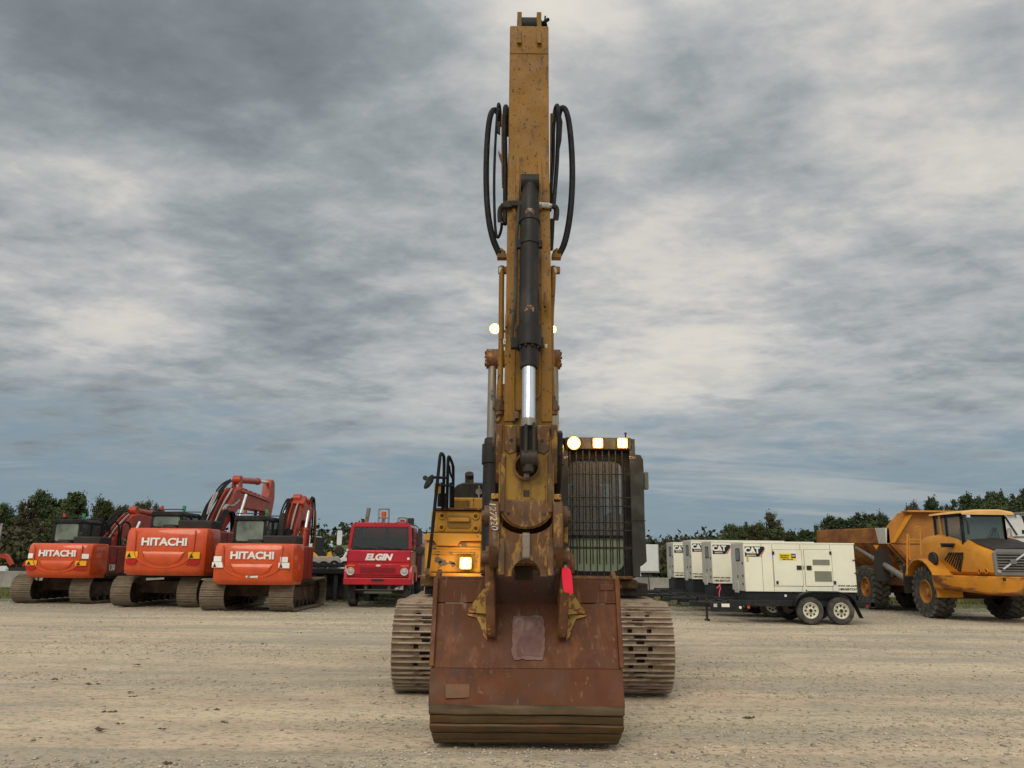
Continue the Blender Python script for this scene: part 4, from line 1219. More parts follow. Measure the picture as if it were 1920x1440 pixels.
# cross fittings by the cylinder head
k = MB(); k.box(at(952, 385, 7.95), (.10, .08, .07)); k.box(at(944, 387, 7.97), (.06, .06, .05)); k.tube([at(946, 386, 7.95), at(939, 389, 7.97), at(937, 400, 7.99), at(938, 416, 8.0)], .030, 8, 2); k.build('hose_elbow', M['cyl'], ex)
k = MB(); k.cyl(at(1010, 384, 7.93), at(1030, 386, 7.95), .033, n=10); k.cyl(at(1030, 386, 7.95), at(1036, 386, 7.96), .025, n=10); k.build('hose_coupling', M['white_tag'], ex)
k = MB(); k.tube([at(1034, 386, 7.95), at(1042, 388, 7.97), at(1044, 396, 7.99), at(1042, 412, 8.0)], .032, 8, 2); k.build('hose_elbow', M['cyl'], ex)
k = MB(); k.tube([at(1035, 412, 8.0), at(1034, 440, 7.98), at(1032, 468, 7.95)], .03, 8, 1); k.build('hydraulic_hose', M['black'], ex)

# ---- auxiliary tubes down both sides of the stick, with elbows and ball valves
def YS(py):   # distance of the side tubes at a picture row
    return 8.15 - (py - 450) / 330 * .42 if py > 450 else 8.15 + (450 - py) / 250 * .55
for (pts, r_) in (([(941, 500), (940, 560), (940, 640), (938, 700), (937, 752)], .030), ([(1038, 500), (1037, 540), (1033, 600), (1034, 690), (1036, 752)], .028)):
    k = MB(); k.tube([at(a, c_, YS(c_)) for a, c_ in pts], r_, 10, 2); k.build('side_tube', M['yellow'], ex)
for (a, sgn) in ((941, -1), (1043, 1)):
    k = MB(); k.box(at(a, 482, 8.1), (.105, .10, .045)); k.tube([at(a - sgn * 2, 480, 8.12), at(a, 470, 8.14), at(a + sgn * 2, 474, 8.12)], .038, 8, 1); k.build('tube_elbow', M['yellow_dirty'], ex, bevel=.008)
    k = MB(); k.box(at(a - sgn * 4, 507, 8.1), (.13, .06, .075)); tcl = k.build('tube_clamp', M['yellow'], ex, bevel=.006)
    k = MB(); k.box(at(a + sgn * 3 - 5 * (a > 1000), 507, 8.06), (.03, .02, .065)); k.build('clamp_plate', M['white_tag'], tcl)
    b0 = 937 if sgn < 0 else 1036
    k = MB(); c = at(b0, 765, 7.74); k.cyl(c + Vector((0, 0, .07)), c - Vector((0, 0, .07)), .052, n=12); k.cyl(c + Vector((0, 0, .03)), c - Vector((0, 0, .03)), .062, n=8); k.cyl(c + Vector((0, 0, .075)), c + Vector((0, 0, .12)), .035, n=10)
    k.cyl(c - Vector((.07, 0, 0)), c + Vector((.07, 0, 0)), .025, n=8)
    k.build('ball_valve', M['link'], ex)
k = MB(); k.tube([at(940, 776, 7.74), at(937, 785, 7.74), at(931, 792, 7.72)], .024, 8, 1); k.build('tube_stub', M['link'], ex)
# ---- hose loops between boom and stick
def hose(pts, r_, m=M['black'], name='hydraulic_hose'):
    k = MB(); k.tube([at(*p) for p in pts], r_, 10, 3); return k.build(name, m, ex)
hose([(940, 238, 9.1), (938, 222, 9.05), (930, 204, 8.95), (920, 210, 8.8), (914, 250, 8.65), (911, 320, 8.45), (913, 390, 8.25), (922, 445, 8.15), (937, 478, 8.12)], .036)
hose([(1048, 240, 9.1), (1047, 215, 9.05), (1054, 199, 8.95), (1064, 210, 8.8), (1071, 260, 8.65), (1074, 330, 8.45), (1070, 400, 8.25), (1060, 455, 8.15), (1047, 480, 8.12)], .036)
hose([(940, 235, 9.0), (938, 200, 9.0), (934, 191, 8.9), (932, 215, 8.8), (928, 280, 8.6), (926, 350, 8.45), (928, 430, 8.2), (933, 450, 8.1), (940, 432, 8.05), (941, 418, 8.0)], .016)
hose([(953, 255, 8.95), (952, 210, 8.9), (948, 196, 8.8), (946, 215, 8.65), (947, 300, 8.5), (948, 380, 8.3), (947, 420, 8.2)], .030)
hose([(1037, 255, 8.95), (1040, 205, 8.95), (1046, 194, 8.8), (1047, 220, 8.65), (1045, 300, 8.5), (1041, 350, 8.3), (1038, 384, 8.0)], .026)
hose([(1036, 240, 9.0), (1041, 198, 8.95), (1038, 220, 8.8), (1038, 300, 8.5), (1033, 350, 8.3), (1031, 395, 8.1)], .020)
plate('hose_bracket', [(940, 215), (944, 213), (945, 352), (941, 350), (940, 305), (935, 290), (934, 282), (940, 290)], 8.75, .04, M['yellow'], ex, bevel=.004)
plate('hose_bracket', [(1032, 212), (1038, 212), (1037, 300), (1034, 372), (1031, 372)], 8.75, .04, M['yellow_dirty'], ex, bevel=.004)
plate('hose_clamp', [(1051, 214), (1055, 228), (1053, 262), (1049, 280), (1048, 255)], 8.72, .05, M['cyl'], ex)
plate('hose_clamp', [(932, 228), (938, 228), (938, 250), (931, 246)], 8.72, .05, M['cyl'], ex)

# ---- power link in front of the stick
YL = 7.30
lx = X(987, 900, YL)
hw = .26
zt, zb = Z(988, 797, YL), Z(988, 992, YL)
body = [(-hw + .05, zt), (-.095, zt), (-.095, zt - .36)] + [(.105 * math.cos(R(a)), zt - .40 + .105 * math.sin(R(a))) for a in range(160, 381, 20)] + [(.095, zt - .36), (.095, zt), (hw - .05, zt), (hw, zt - .3), (hw, zb + .22)] + [(hw * math.cos(R(a)), zb + .22 + .22 * math.sin(R(a))) for a in range(-15, -180, -15)] + [(-hw, zb + .22), (-hw, zt - .3)]
k = MB(); k.prism([(lx + a, c_) for a, c_ in body], YL, YL + .13, 'y')
pl = k.build('power_link', M['link_yellow'], ex, bevel=.012)
k = MB()
for s_ in (-1, 1):
    k = MB(); k.prism([(lx + s_ * .10, zt - .005), (lx + s_ * .215, zt - .005), (lx + s_ * .215, zt - .24), (lx + s_ * .17, zt - .28), (lx + s_ * .10, zt - .26)], YL - .012, YL + .02, 'y'); k.build('link_pad', M['link'], pl, bevel=.006)
    k = MB(); c = Vector((lx + s_ * .145, YL - .013, zt - .15)); k.cyl(c, c - Vector((0, .003, 0)), .018, n=12); k.build('bolt_hole', M['chain'], pl)
    k = MB(); x = lx + s_ * .262; k.prism([(YL - .05, zt + .0), (YL + .30, zt + .02), (YL + .32, zt - .35), (YL + .10, zt - .55), (YL - .03, zt - .3)], x - .03, x + .03, 'x'); k.build('link_cheek', M['link'], pl, bevel=.01)
    k = MB(); x = lx + s_ * .222; k.prism([(YL - .03, zt - .28), (YL + .05, zt - .28), (YL + .05, zb + .1), (YL - .03, zb + .16)], x - .024, x + .024, 'x'); k.build('link_rib', M['link'], pl, bevel=.008)
    k = MB(); k.prism([(lx + s_ * .045, zt - .58), (lx + s_ * .18, zt - .56), (lx + s_ * .18, zb + .26), (lx + s_ * .045, zb + .24)], YL - .010, YL + .02, 'y'); k.build('link_panel', M['link_yellow'], pl, bevel=.006)
k = MB(); k.lathe([(.106, .02), (.106, -.035), (.128, -.035), (.128, .02)], (lx, YL, zt - .40), 'y', 28); k.build('eye_ring', M['link'], pl)
k = MB(); pts_ = [(lx - .232, zb + .27), (lx + .232, zb + .27)] + [(lx + .238 * math.cos(R(a)), zb + .215 + .21 * math.sin(R(a))) for a in range(-5, -176, -15)]; k.prism(pts_, YL - .02, YL + .03, 'y'); k.build('link_base', M['link'], pl, bevel=.015)
for s_ in (-1, 1):
    k = MB(); c = Vector((lx + s_ * .165, YL - .022, zb + .14)); k.cyl(c, c - Vector((0, .003, 0)), .016, n=12); k.build('bolt_hole', M['chain'], pl)
k = MB(); k.bb(lx - .028, lx + .028, YL - .008, YL + .02, zb + .30, zt - .62); k.build('link_slot', M['chain'], pl)
k = MB(); k.bb(lx - .024, lx + .024, YL - .02, YL + .0, zb + .46, zb + .55); k.cyl((lx, YL - .02, zb + .55), (lx, YL, zb + .55), .024, n=12); k.build('slot_slider', M['rodgrey'], pl)
# rod eye casting inside the link
k = MB(); c = bt + d * .04
k.prism([(be.x - .085, be.z - .01), (be.x + .085, be.z - .01), (be.x + .078, zt - .40), (be.x + .03, zt - .47), (be.x - .06, zt - .44)], be.y - .03, be.y + .09, 'y')
for q_ in (-.07, -.02, .055): k.bb(be.x + q_ - .008, be.x + q_ + .008, be.y - .045, be.y, zt - .36, be.z - .02)
k.cyl(c + Vector((0, 0, .04)), c + d * .14, .060, .052, n=16); k.cyl((XB - .075, c.y - .02, zt - .33), (XB + .075, c.y - .02, zt - .33), .078, n=20); k.bb(XB - .045, XB - .015, c.y - .09, c.y, zt - .35, zt - .02); k.bb(XB + .03, XB + .06, c.y - .08, c.y, zt - .3, zt - .0)
k.build('rod_eye', M['cyl'], ex, bevel=.006)
k = MB(); k.cyl((lx - .33, YL + .16, zt - .17), (lx + .33, YL + .16, zt - .17), .07, n=20); k.build('link_pin', M['link'], ex)
# idler arms from the link top back to the stick
for s_ in (-1, 1):
    x = XB + s_ * .30
    k = MB(); k.prism([(YL + .05, zt - .06), (YL + .17, zt - .02), (YL + .3, zt - .1), (7.95, 2.35), (8.0, 2.15), (7.85, 2.08), (7.72, 2.2), (YL + .06, zt - .28)], x - .028, x + .028, 'x'); k.build('idler_link', M['cyl'], ex, bevel=.01)
# ---- quick coupler: side plates, casting with arch, pins
YQ = 7.28
qz = lambda py: Z(988, py, YQ)
for s_ in (-1, 1):
    x = lx + s_ * .295
    k = MB(); k.prism([(YQ - .02, qz(958)), (YQ + .02, qz(940)), (YQ + .16, qz(936)), (YQ + .40, qz(948)), (YQ + .55, qz(1000)), (YQ + .62, qz(1062)), (YQ + .1, qz(1066)), (YQ + .02, qz(1045)), (YQ - .05, qz(1025)), (YQ - .05, qz(990))], x - .048, x + .048, 'x')
    qs = k.build('coupler_plate', M['link'], ex, bevel=.014)
    k = MB(); k.cyl((x, YQ + .18, qz(966)), (x + s_ * .10, YQ + .18, qz(966)), .10, n=18); k.cyl((x, YQ + .18, qz(966)), (x + s_ * .125, YQ + .18, qz(966)), .055, n=8); k.build('pin_boss', M['link'], qs)
    k = MB(); k.bb(x - .035, x + .035, YQ + .03, YQ + .15, qz(936), qz(925)); k.build('stop_block', M['gusset'], qs, bevel=.01)
    if s_ < 0:
        text('painted_number', '127220', .088, M['white_tag'], qs, (x - .012, YQ - .068, qz(968)), ux=(.10, 0, -1), uz=(1, 0, .10), ext=.002, sx=.98, shear=.2)
cast = [(-.245, qz(1081)), (-.13, qz(1081))] + [(.135 * math.cos(R(a)), qz(1081) + .155 * math.sin(R(a))) for a in range(170, 9, -16)] + [(.13, qz(1081)), (.245, qz(1081)), (.245, qz(970))] + [(.245 * math.cos(R(a)) , qz(972) + .135 * math.sin(R(a)) - .01) for a in range(-12, -170, -14)] + [(-.245, qz(970))]
k = MB(); k.prism([(lx + a, c_) for a, c_ in cast], YQ + .03, YQ + .55, 'y'); qc = k.build('coupler_casting', M['link'], ex, bevel=.014)
k = MB(); k.prism([(YQ - .01, qz(1000)), (YQ + .06, qz(997)), (YQ + .06, qz(1056)), (YQ - .02, qz(1046))], lx - .038, lx + .038, 'x'); k.build('centre_rib', mat('bare worn rib', (.23, .19, .15), .5, .4, layers=((RUST, 8, .5, .62, 5, .6),), bump=.3), qc, bevel=.012)
for s_ in (-1, 1):
    k = MB(); k.prism([(YQ - .0, qz(1012)), (YQ + .05, qz(1004)), (YQ + .05, qz(1080)), (YQ - .03, qz(1079))], lx + s_ * .225 - .03, lx + s_ * .225 + .03, 'x'); k.build('outer_rib', M['link'], qc, bevel=.01)
k = MB(); k.cyl((lx - .42, YQ + .18, qz(1046)), (lx + .42, YQ + .18, qz(1046)), .062, n=18); k.build('bucket_pin', M['link'], ex)
k = MB(); k.bb(lx - .10, lx + .07, YQ + .35, YQ + .5, qz(1090), qz(1062)); k.build('wedge_block', M['chain'], qc, bevel=.01)

# ---- bucket
W = .88
M['wear_dark'] = mat('rust dark wear steel', (0.095, 0.064, 0.032), .45, .45, layers=(((0.15, 0.105, 0.055), (1.5, 8, 18), .44, .62, 6, .8), ((0.13, 0.045, 0.018), (3, 5, 8), .60, .70, 6, .6)), bump=.2, bscale=20)
bkt = MB()
prof = [(7.95, 1.50), (7.935, 1.30), (7.86, 1.0), (7.72, .68)]
prof2 = [(7.72, .68), (7.60, .46), (7.565, .37)]
def skin(pr, x0, x1, th=.03):
    """a bent plate following the profile, th thick, facing -Y"""
    n_ = len(pr)
    inn = []
    for i, p in enumerate(pr):
        a, c_ = pr[max(0, i - 1)], pr[min(n_ - 1, i + 1)]
        t = Vector((c_[0] - a[0], c_[1] - a[1])).normalized()
        inn.append((p[0] - t.y * th, p[1] + t.x * th))
    return pr + inn[::-1]
def wskin(name, pr, xa, xb, xa2, xb2, m, par, th=.03, bev=.006, wav=0):
    """plate whose half-widths go from (xa,xb) at its first profile point to (xa2,xb2) at its last"""
    n_ = len(pr)
    L = [0]
    for i in range(1, n_):
        L.append(L[-1] + math.hypot(pr[i][0] - pr[i - 1][0], pr[i][1] - pr[i - 1][1]))
    # subdivide along the profile and across so that dents and bowed edges are real
    pr2 = [pr[0]]
    for i in range(1, n_):
        seg = max(1, int(math.hypot(pr[i][0] - pr[i - 1][0], pr[i][1] - pr[i - 1][1]) / .08))
        for q in range(1, seg + 1):
            pr2.append((pr[i - 1][0] + (pr[i][0] - pr[i - 1][0]) * q / seg, pr[i - 1][1] + (pr[i][1] - pr[i - 1][1]) * q / seg))
    full = skin(pr2, 0, 0, th)
    L = [0]
    for i in range(1, len(pr2)):
        L.append(L[-1] + math.hypot(pr2[i][0] - pr2[i - 1][0], pr2[i][1] - pr2[i - 1][1]))
    tt = [l / L[-1] for l in L]; tt = tt + tt[::-1]
    m_ = len(full)
    nc = max(2, int((xb - xa) / .07))
    vs = []
    for c_ in range(nc + 1):
        u = c_ / nc
        for t, (y, z) in zip(tt, full):
            x0_, x1_ = xa + (xa2 - xa) * t, xb + (xb2 - xb) * t
            x = x0_ + (x1_ - x0_) * u
            e_ = mnoise.noise(Vector((x * 2.2, z * 2.5, 3.1))) * .011 + mnoise.noise(Vector((x * 7, z * 7, 9.1))) * .004
            ez = mnoise.noise(Vector((x * 3.1, 5.5, round(z * 3)))) * .006
            ex_ = (mnoise.noise(Vector((u * 3, z * 9, 1.7))) * .010) if c_ in (0, nc) else 0
            vs.append((x + ex_, y + e_, z + ez))
    fs = [tuple(range(m_)), tuple(range(nc * m_, (nc + 1) * m_))[::-1]]
    for c_ in range(nc):
        fs += [(c_ * m_ + i, c_ * m_ + (i + 1) % m_, (c_ + 1) * m_ + (i + 1) % m_, (c_ + 1) * m_ + i) for i in range(m_)]
    k = MB(); k.add(vs, fs)
    return k.build(name, m, par, bevel=bev)
XK = XB
def bwarp(v):
    x, y, z = v
    f = min(1, max(0, z / 1.5))
    return (XB + (x - XB) * (.945 + .140 * f), y - .10 * (1 - z / 1.9), z * .968)
e_in = .275
# back plates left, right of the ears (up to the top edge) and the middle (lower, sunken top)
WARP[0] = bwarp
bucket = wskin('bucket', [(7.925, 1.275), (7.86, 1.0), (7.72, .68)], XK - W + .045, XK + W - .045, XK - W, XK + W, M['rust'], ex)
wskin('back_plate', [(7.95, 1.50), (7.935, 1.28)], XK - W + .06, XK - e_in, XK - W + .045, XK - e_in, M['rust'], bucket)
wskin('back_plate', [(7.95, 1.50), (7.935, 1.28)], XK + e_in, XK + W - .06, XK + e_in, XK + W - .045, M['rust'], bucket)
wskin('heel_plate', [(7.703, .685), (7.585, .46), (7.55, .37)], XK - W - .01, XK + W + .01, XK - W - .03, XK + W + .03, M['rust_low'], bucket, .04)
# overlapping scuffed wear plates wrapping the heel
wskin('wear_plate', [(7.548, .385), (7.535, .335), (7.528, .30)], XK - W - .022, XK + W + .024, XK - W - .028, XK + W + .030, M['wear'], bucket, .05, .010)
wskin('wear_plate', [(7.555, .292), (7.560, .24), (7.572, .215)], XK - W - .022, XK + W + .022, XK - W - .026, XK + W + .028, M['wear_dark'], bucket, .05, .008)
wskin('wear_plate', [(7.556, .207), (7.572, .160), (7.590, .130)], XK - W - .034, XK + W + .036, XK - W - .022, XK + W + .024, M['wear'], bucket, .05, .012)
wskin('wear_plate', [(7.615, .122), (7.645, .075), (7.685, .045)], XK - W - .020, XK + W + .022, XK - W - .005, XK + W + .005, M['wear_dark'], bucket, .05, .008)
wskin('wear_plate', [(7.672, .040), (7.72, .012), (7.80, .004), (8.5, .02)], XK - W - .012, XK + W + .010, XK - W + .05, XK + W - .05, M['wear'], bucket, .04, .012)
wskin('inner_shell', [(7.62, .37), (7.62, .2), (7.75, .085), (8.0, .075), (8.6, .08)], XK - W + .02, XK + W - .02, XK - W + .02, XK + W - .02, M['rust_low'], bucket, .02, 0)
k = MB(); pts = [at(835, 1276, 7.62), at(882, 1276, 7.62), at(880, 1303, 7.56), at(834, 1304, 7.56)]
nn = Vector((0, -.89, -.45)) * .02
k.add([p for p in [Vector((q.x, 7.70 - (.66 - q.z) * .53 - .020, q.z)) for q in pts]] + [Vector((q.x, 7.70 - (.66 - q.z) * .53 + .03, q.z)) for q in pts], [(0, 1, 2, 3), (7, 6, 5, 4), (0, 4, 5, 1), (1, 5, 6, 2), (2, 6, 7, 3), (3, 7, 4, 0)])
k.build('weld_patch', mat('welded repair patch', (.115, .068, .038), .6, .2, layers=((RUST, 7, .46, .60, 6, .85),), bump=.3), bucket, bevel=.006)
# side walls with raised edge flange
side = [(7.97, 1.50), (8.25, 1.60), (8.62, 1.35), (8.80, .85), (8.72, .25), (8.55, .08), (7.9, .07), (7.64, .2), (7.62, .42), (7.78, .70), (7.90, 1.0), (7.96, 1.28)]
for s_ in (-1, 1):
    x = XK + s_ * (W - .055)
    k = MB(); k.prism(side, x - .018, x + .018, 'x'); k.build('side_wall', M['rust'], bucket)
    # edge flange, standing proud at the upper corner, following the taper of the sides
    fl = [(7.915, 1.52), (7.90, 1.28), (7.825, 1.0), (7.69, .70)]
    vs = []
    for i, (y, z) in enumerate(fl):
        xx = XK + s_ * (W - .055 + i * .0185)
        for (dx, dy) in ((-.022, -.012), (.022, -.012), (.022, .09), (-.022, .09)):
            vs.append((xx + dx, y + dy, z))
    fs = [(0, 1, 2, 3), (15, 14, 13, 12)]
    for i in range(3):
        for q in range(4):
            fs.append((i * 4 + q, i * 4 + (q + 1) % 4, i * 4 + 4 + (q + 1) % 4, i * 4 + 4 + q))
    k = MB(); k.add(vs, fs); k.build('edge_flange', M['rust'], bucket, bevel=.006)
    # side cutter / shroud showing past the sides low down
    k = MB(); k.prism([(7.66, .5), (8.0, .45), (8.6, .12), (8.5, .06), (7.8, .06), (7.62, .2)], XK + s_ * (W + .0), XK + s_ * (W + .028), 'x'); k.build('side_cutter', M['wear'], bucket, bevel=.01)
# recess between the ears
k = MB(); k.add([(XK - e_in, 7.94, 1.27), (XK + e_in, 7.94, 1.27), (XK + e_in, 8.28, 1.60), (XK - e_in, 8.28, 1.60), (XK - e_in, 7.97, 1.24), (XK + e_in, 7.97, 1.24), (XK + e_in, 8.32, 1.57), (XK - e_in, 8.32, 1.57)], [(0, 1, 2, 3), (7, 6, 5, 4), (0, 4, 5, 1), (1, 5, 6, 2), (2, 6, 7, 3), (3, 7, 4, 0)])
k.build('recess_plate', M['rust_low'], bucket)
k = MB(); k.bb(XK - W + .06, XK - e_in - .01, 7.98, 8.25, 1.49, 1.53); k.bb(XK + e_in + .01, XK + W - .06, 7.98, 8.25, 1.49, 1.53); k.build('top_plate', M['rust'], bucket)
# ears
for s_ in (-1, 1):
    x = XK + s_ * .327 + .0
    k = MB(); k.prism([(7.83, .98), (7.76, .96), (7.69, 1.02), (7.62, 1.25), (7.50, 1.55), (7.46, 1.68), (7.50, 1.80), (7.58, 1.84), (7.70, 1.80), (8.15, 1.70), (8.25, 1.5), (7.98, 1.25)], x - .042, x + .042, 'x')
    ear = k.build('bucket_ear', M['ear'], bucket, bevel=.012)
    k = MB(); k.cyl((x, 7.47 + .12, 1.67), (x + s_ * .085, 7.59, 1.67), .095, n=20); k.build('ear_boss', M['ear'], ear, bevel=.006)
    xo = x + s_ * .043
    k = MB()
    v = [Vector((xo, 7.74, 1.42)), Vector((xo + s_ * .02, 7.80, 1.42)), Vector((xo + s_ * .165, 7.915, 1.22)), Vector((xo + s_ * .17, 7.90, 1.185)), Vector((xo, 7.80, 1.18))]
    k.add(v + [q + Vector((0, .12, 0)) for q in v], [(0, 1, 2, 3, 4), (9, 8, 7, 6, 5), (0, 5, 6, 1), (1, 6, 7, 2), (2, 7, 8, 3), (3, 8, 9, 4), (4, 9, 5, 0)]); k.build('gusset', M['gusset'], ear)
    # flaked ochre halo of old paint round the ear weld
    k = MB(); v = [(xo, 1.172), (xo + s_ * .185, 1.170), (xo + s_ * .165, 1.155), (xo + s_ * .09, 1.135), (xo + s_ * .055, 1.06), (xo + s_ * .03, .97), (xo - s_ * .005, .93)]
    yf = lambda z: (7.86 - .0018 - .016 + (z - 1.0) * .24) if z >= 1.0 else (7.86 - .018 + (z - 1.0) * .4375)
    k.add([(a, yf(c_), c_) for a, c_ in v] + [(a, yf(c_) + .012, c_) for a, c_ in v], [tuple(range(7)), tuple(range(7, 14))[::-1]] + [(i, (i + 1) % 7, 7 + (i + 1) % 7, 7 + i) for i in range(7)])
    k.build('old_paint', M['gusset'], ear)
# scraped bare patch in the middle: slightly proud plate with paler rim
def patch(name, pts, m, proud):
    v = [at(a, c_, 7.75) for a, c_ in pts]
    yy = lambda z: (7.86 + (z - 1.0) * .24) if z >= 1.0 else (7.86 + (z - 1.0) * .4375)
    n_ = len(v)
    # split at the bend so that it follows the plate
    k = MB(); k.add([(q.x, yy(q.z) - proud, q.z) for q in v] + [(q.x, yy(q.z) + .01, q.z) for q in v], [tuple(range(n_)), tuple(range(n_, 2 * n_))[::-1]] + [(i, (i + 1) % n_, n_ + (i + 1) % n_, n_ + i) for i in range(n_)])
    k.build(name, m, bucket)
def rough_rect(x0, x1, y0, y1, j, seed):
    r_ = random.Random(seed); out = []
    for i in range(8): out.append((x0 + (x1 - x0) * (i + .5) / 8, y0 + r_.uniform(-j, j)))
    for i in range(8): out.append((x1 + r_.uniform(-j, j), y0 + 6 + (y1 - y0 - 12) * (i + .5) / 8))
    for i in range(8): out.append((x1 - (x1 - x0) * (i + .5) / 8, y1 + r_.uniform(-j, j)))
    for i in range(8): out.append((x0 + r_.uniform(-j, j), y1 - 6 - (y1 - y0 - 12) * (i + .5) / 8))
    return out
patch('scuffed_patch', rough_rect(961, 1020, 1149, 1230, 1.8, 3), M['scuff_edge'], .010)
patch('scuffed_patch', rough_rect(968, 1016, 1151, 1223, 1.4, 4), M['scuff'], .014)
x0, x1, z0, z1 = pbx(1115, 1139, 1086, 1098, 7.9)
k = MB(); k.bb(x0, x1, 7.93, 7.96, z0, z1); k.build('name_plate', mat('rusty cast plate', (.13, .05, .03), .7, bump=.5, bscale=120), bucket, bevel=.004)
for i in range(6):
    x = XK - .72 + i * .288
    k = MB(); k.prism([(8.35, .02), (8.6, .0), (9.0, .015), (9.0, .045), (8.7, .15), (8.4, .13)], x - .06, x + .06, 'x'); k.build('bucket_tooth', M['wear'], bucket, bevel=.01)
    k = MB(); k.prism([(7.78, .02), (8.2, -.012), (8.3, -.012), (8.3, .03), (7.8, .05)], x - .075, x + .075, 'x'); k.build('heel_shroud', M['wear'], bucket, bevel=.012)
WARP[0] = None
ORG[0] = Vector((0, 0, 0))
# red ribbon hanging from the right ear
p = at(1060, 1064, 7.40)
ORG[0] = p.copy()
k = MB()
rows = [(0, -.005, .022), (-.02, -.012, .040), (-.07, -.018, .046), (-.13, -.012, .046), (-.19, -.022, .044), (-.235, -.02, .04)]
vs = []
for i, (z, y, w_) in enumerate(rows):
    sh = .006 * i
    vs += [p + Vector((-w_ + sh, y, z + .012 * (i > 4))), p + Vector((w_ + sh, y - .01, z)), p + Vector((w_ + sh, y - .006, z)), p + Vector((-w_ + sh, y + .004, z + .012 * (i > 4)))]
k.add(vs, [(4 * i + a, 4 * i + b_, 4 * i + 4 + b_, 4 * i + 4 + a) for i in range(5) for a, b_ in ((0, 1), (1, 2), (2, 3), (3, 0))])
tg = k.build('warning_tag', M['redlamp'], None)
tag(tg, 'bright red plastic tag hanging beside the right ear of the big rusty bucket', 'tag')
ORG[0] = Vector(EX)
k = MB(); c = at(1060, 1062, 7.42); k.bb(c.x - .05, c.x + .045, 7.43, 7.5, c.z - .02, c.z + .13); lugp = k.build('side_lug', M['ear'], ex, bevel=.008)
k = MB(); k.cyl(c + Vector((0, .01, 0)), c + Vector((0, -.03, 0)), .016, n=8); k.build('lug_bolt', M['rodgrey'], lugp)
k = MB(); c = at(1047, 1000, 7.5); k.bb(c.x + .05, c.x + .09, 7.5, 7.6, c.z - .1, c.z + .12); k.build('pin_keeper', M['gusset'], ex, bevel=.008)
ORG[0] = Vector((0, 0, 0))
# ================================================================== machines parked along the back
M['red'] = mat('faded orange red paint', (0.40, 0.045, 0.016), .42, layers=(((0.24, 0.035, 0.02), (1.5, 1.5, 1.2), .45, .66, 5, .6), ((0.22, 0.045, 0.025), 9, .66, .72, 5, .6)), coat=.15)
M['red2'] = mat('orange counterweight paint', (0.61, 0.076, 0.014), .27, layers=(((0.66, 0.13, 0.05), (.8, .8, 1), .45, .7, 4, .4), ((0.30, 0.05, 0.02), 12, .66, .71, 5, .6), ((0.40, 0.06, 0.015), (2, 2, .5), .5, .68, 6, .5)), coat=.55)
M['redside'] = mat('dull red side panel', (0.25, 0.028, 0.018), .45, layers=(((0.33, 0.06, 0.04), 2, .5, .7, 4, .5),))
M['stripe'] = mat('dark red reflector', (0.40, 0.012, 0.010), .4)
M['white'] = mat('white lettering', (0.78, 0.77, 0.72), .5, layers=(((0.55, 0.45, 0.38), 12, .58, .68, 4, .4),))
M['amber'] = mat('amber decal', (0.80, 0.42, 0.02), .5)
M['cream'] = mat('cream enclosure paint', (0.80, 0.77, 0.62), .5, layers=(((0.70, 0.66, 0.53), (2, 2, .7), .5, .72, 5, .5),), var=.04)
M['creamgrey'] = mat('shaded end cream and label grey', (0.50, 0.48, 0.42), .55, layers=(((0.38, 0.36, 0.31), (2, 2, 1), .5, .7, 5, .5),), var=.05)  # shade of the end faces put into the colour, also a grey frame label
M['navy'] = mat('black blue decal', (0.014, 0.016, 0.028), .4)
M['vent'] = mat('grey vent mesh', (0.20, 0.20, 0.15), .7, bump=.5, bscale=90)
M['frameblk'] = mat('black trailer frame', (0.016, 0.017, 0.018), .5, layers=(((0.06, 0.05, 0.04), 5, .55, .7, 5, .5),))
M['tyre'] = mat('dusty tyre rubber', (0.045, 0.043, 0.040), .85, layers=(((0.15, 0.135, 0.11), 5, .42, .68, 5, .6),), bump=.3, bscale=30)
M['lugs'] = mat('muddy tyre lugs', (0.085, 0.075, 0.06), .9, layers=(((0.19, 0.165, 0.13), 3, .42, .66, 5, .7),), bump=.3)
M['rim'] = mat('cream wheel rim', (0.66, 0.62, 0.48), .5)
M['orange'] = mat('orange yellow hauler paint', (0.60, 0.245, 0.022), .40, layers=(((0.50, 0.20, 0.03), 1.5, .48, .7, 5, .5), ((0.16, 0.07, 0.03), 11, .66, .71, 5, .7)), coat=.1)
M['orange_rust'] = mat('rusty dump body', (0.42, 0.17, 0.035), .6, layers=(((0.19, 0.055, 0.020), (.7, .7, 1.4), .38, .60, 6, .9), ((0.09, 0.035, 0.02), 4, .58, .7, 6, .6)), bump=.2)
M['body_in'] = mat('worn body steel', (0.44, 0.19, 0.04), .55, layers=(((0.28, 0.11, 0.035), 1.6, .48, .65, 5, .6),))
M['fade_white'] = mat('bleached body plate', (0.52, 0.48, 0.42), .6, layers=(((0.62, 0.50, 0.38), 3, .5, .65, 5, .5),))
M['grey'] = mat('grey plastic grille', (0.17, 0.17, 0.16), .5)
M['matblack'] = mat('sun faded black hood', (0.035, 0.030, 0.027), .75, bump=.1)
M['truckred'] = mat('red truck paint', (0.42, 0.006, 0.016), .22, coat=.5, layers=(((0.30, 0.012, 0.018), 2, .5, .7, 4, .5),))
M['whitepaint'] = mat('white vehicle paint', (0.66, 0.66, 0.63), .45, layers=(((0.5, 0.49, 0.45), 2, .5, .7, 4, .4),), var=.05)
M['yellowfar'] = mat('bright yellow paint', (0.68, 0.36, 0.02), .5)
M['greencap'] = mat('green beacon', (0.05, 0.25, 0.13), .5)
M['redcap'] = mat('red beacon', (0.45, 0.05, 0.03), .4)
M['graycable'] = mat('grey hose sleeve', (0.34, 0.29, 0.26), .6)

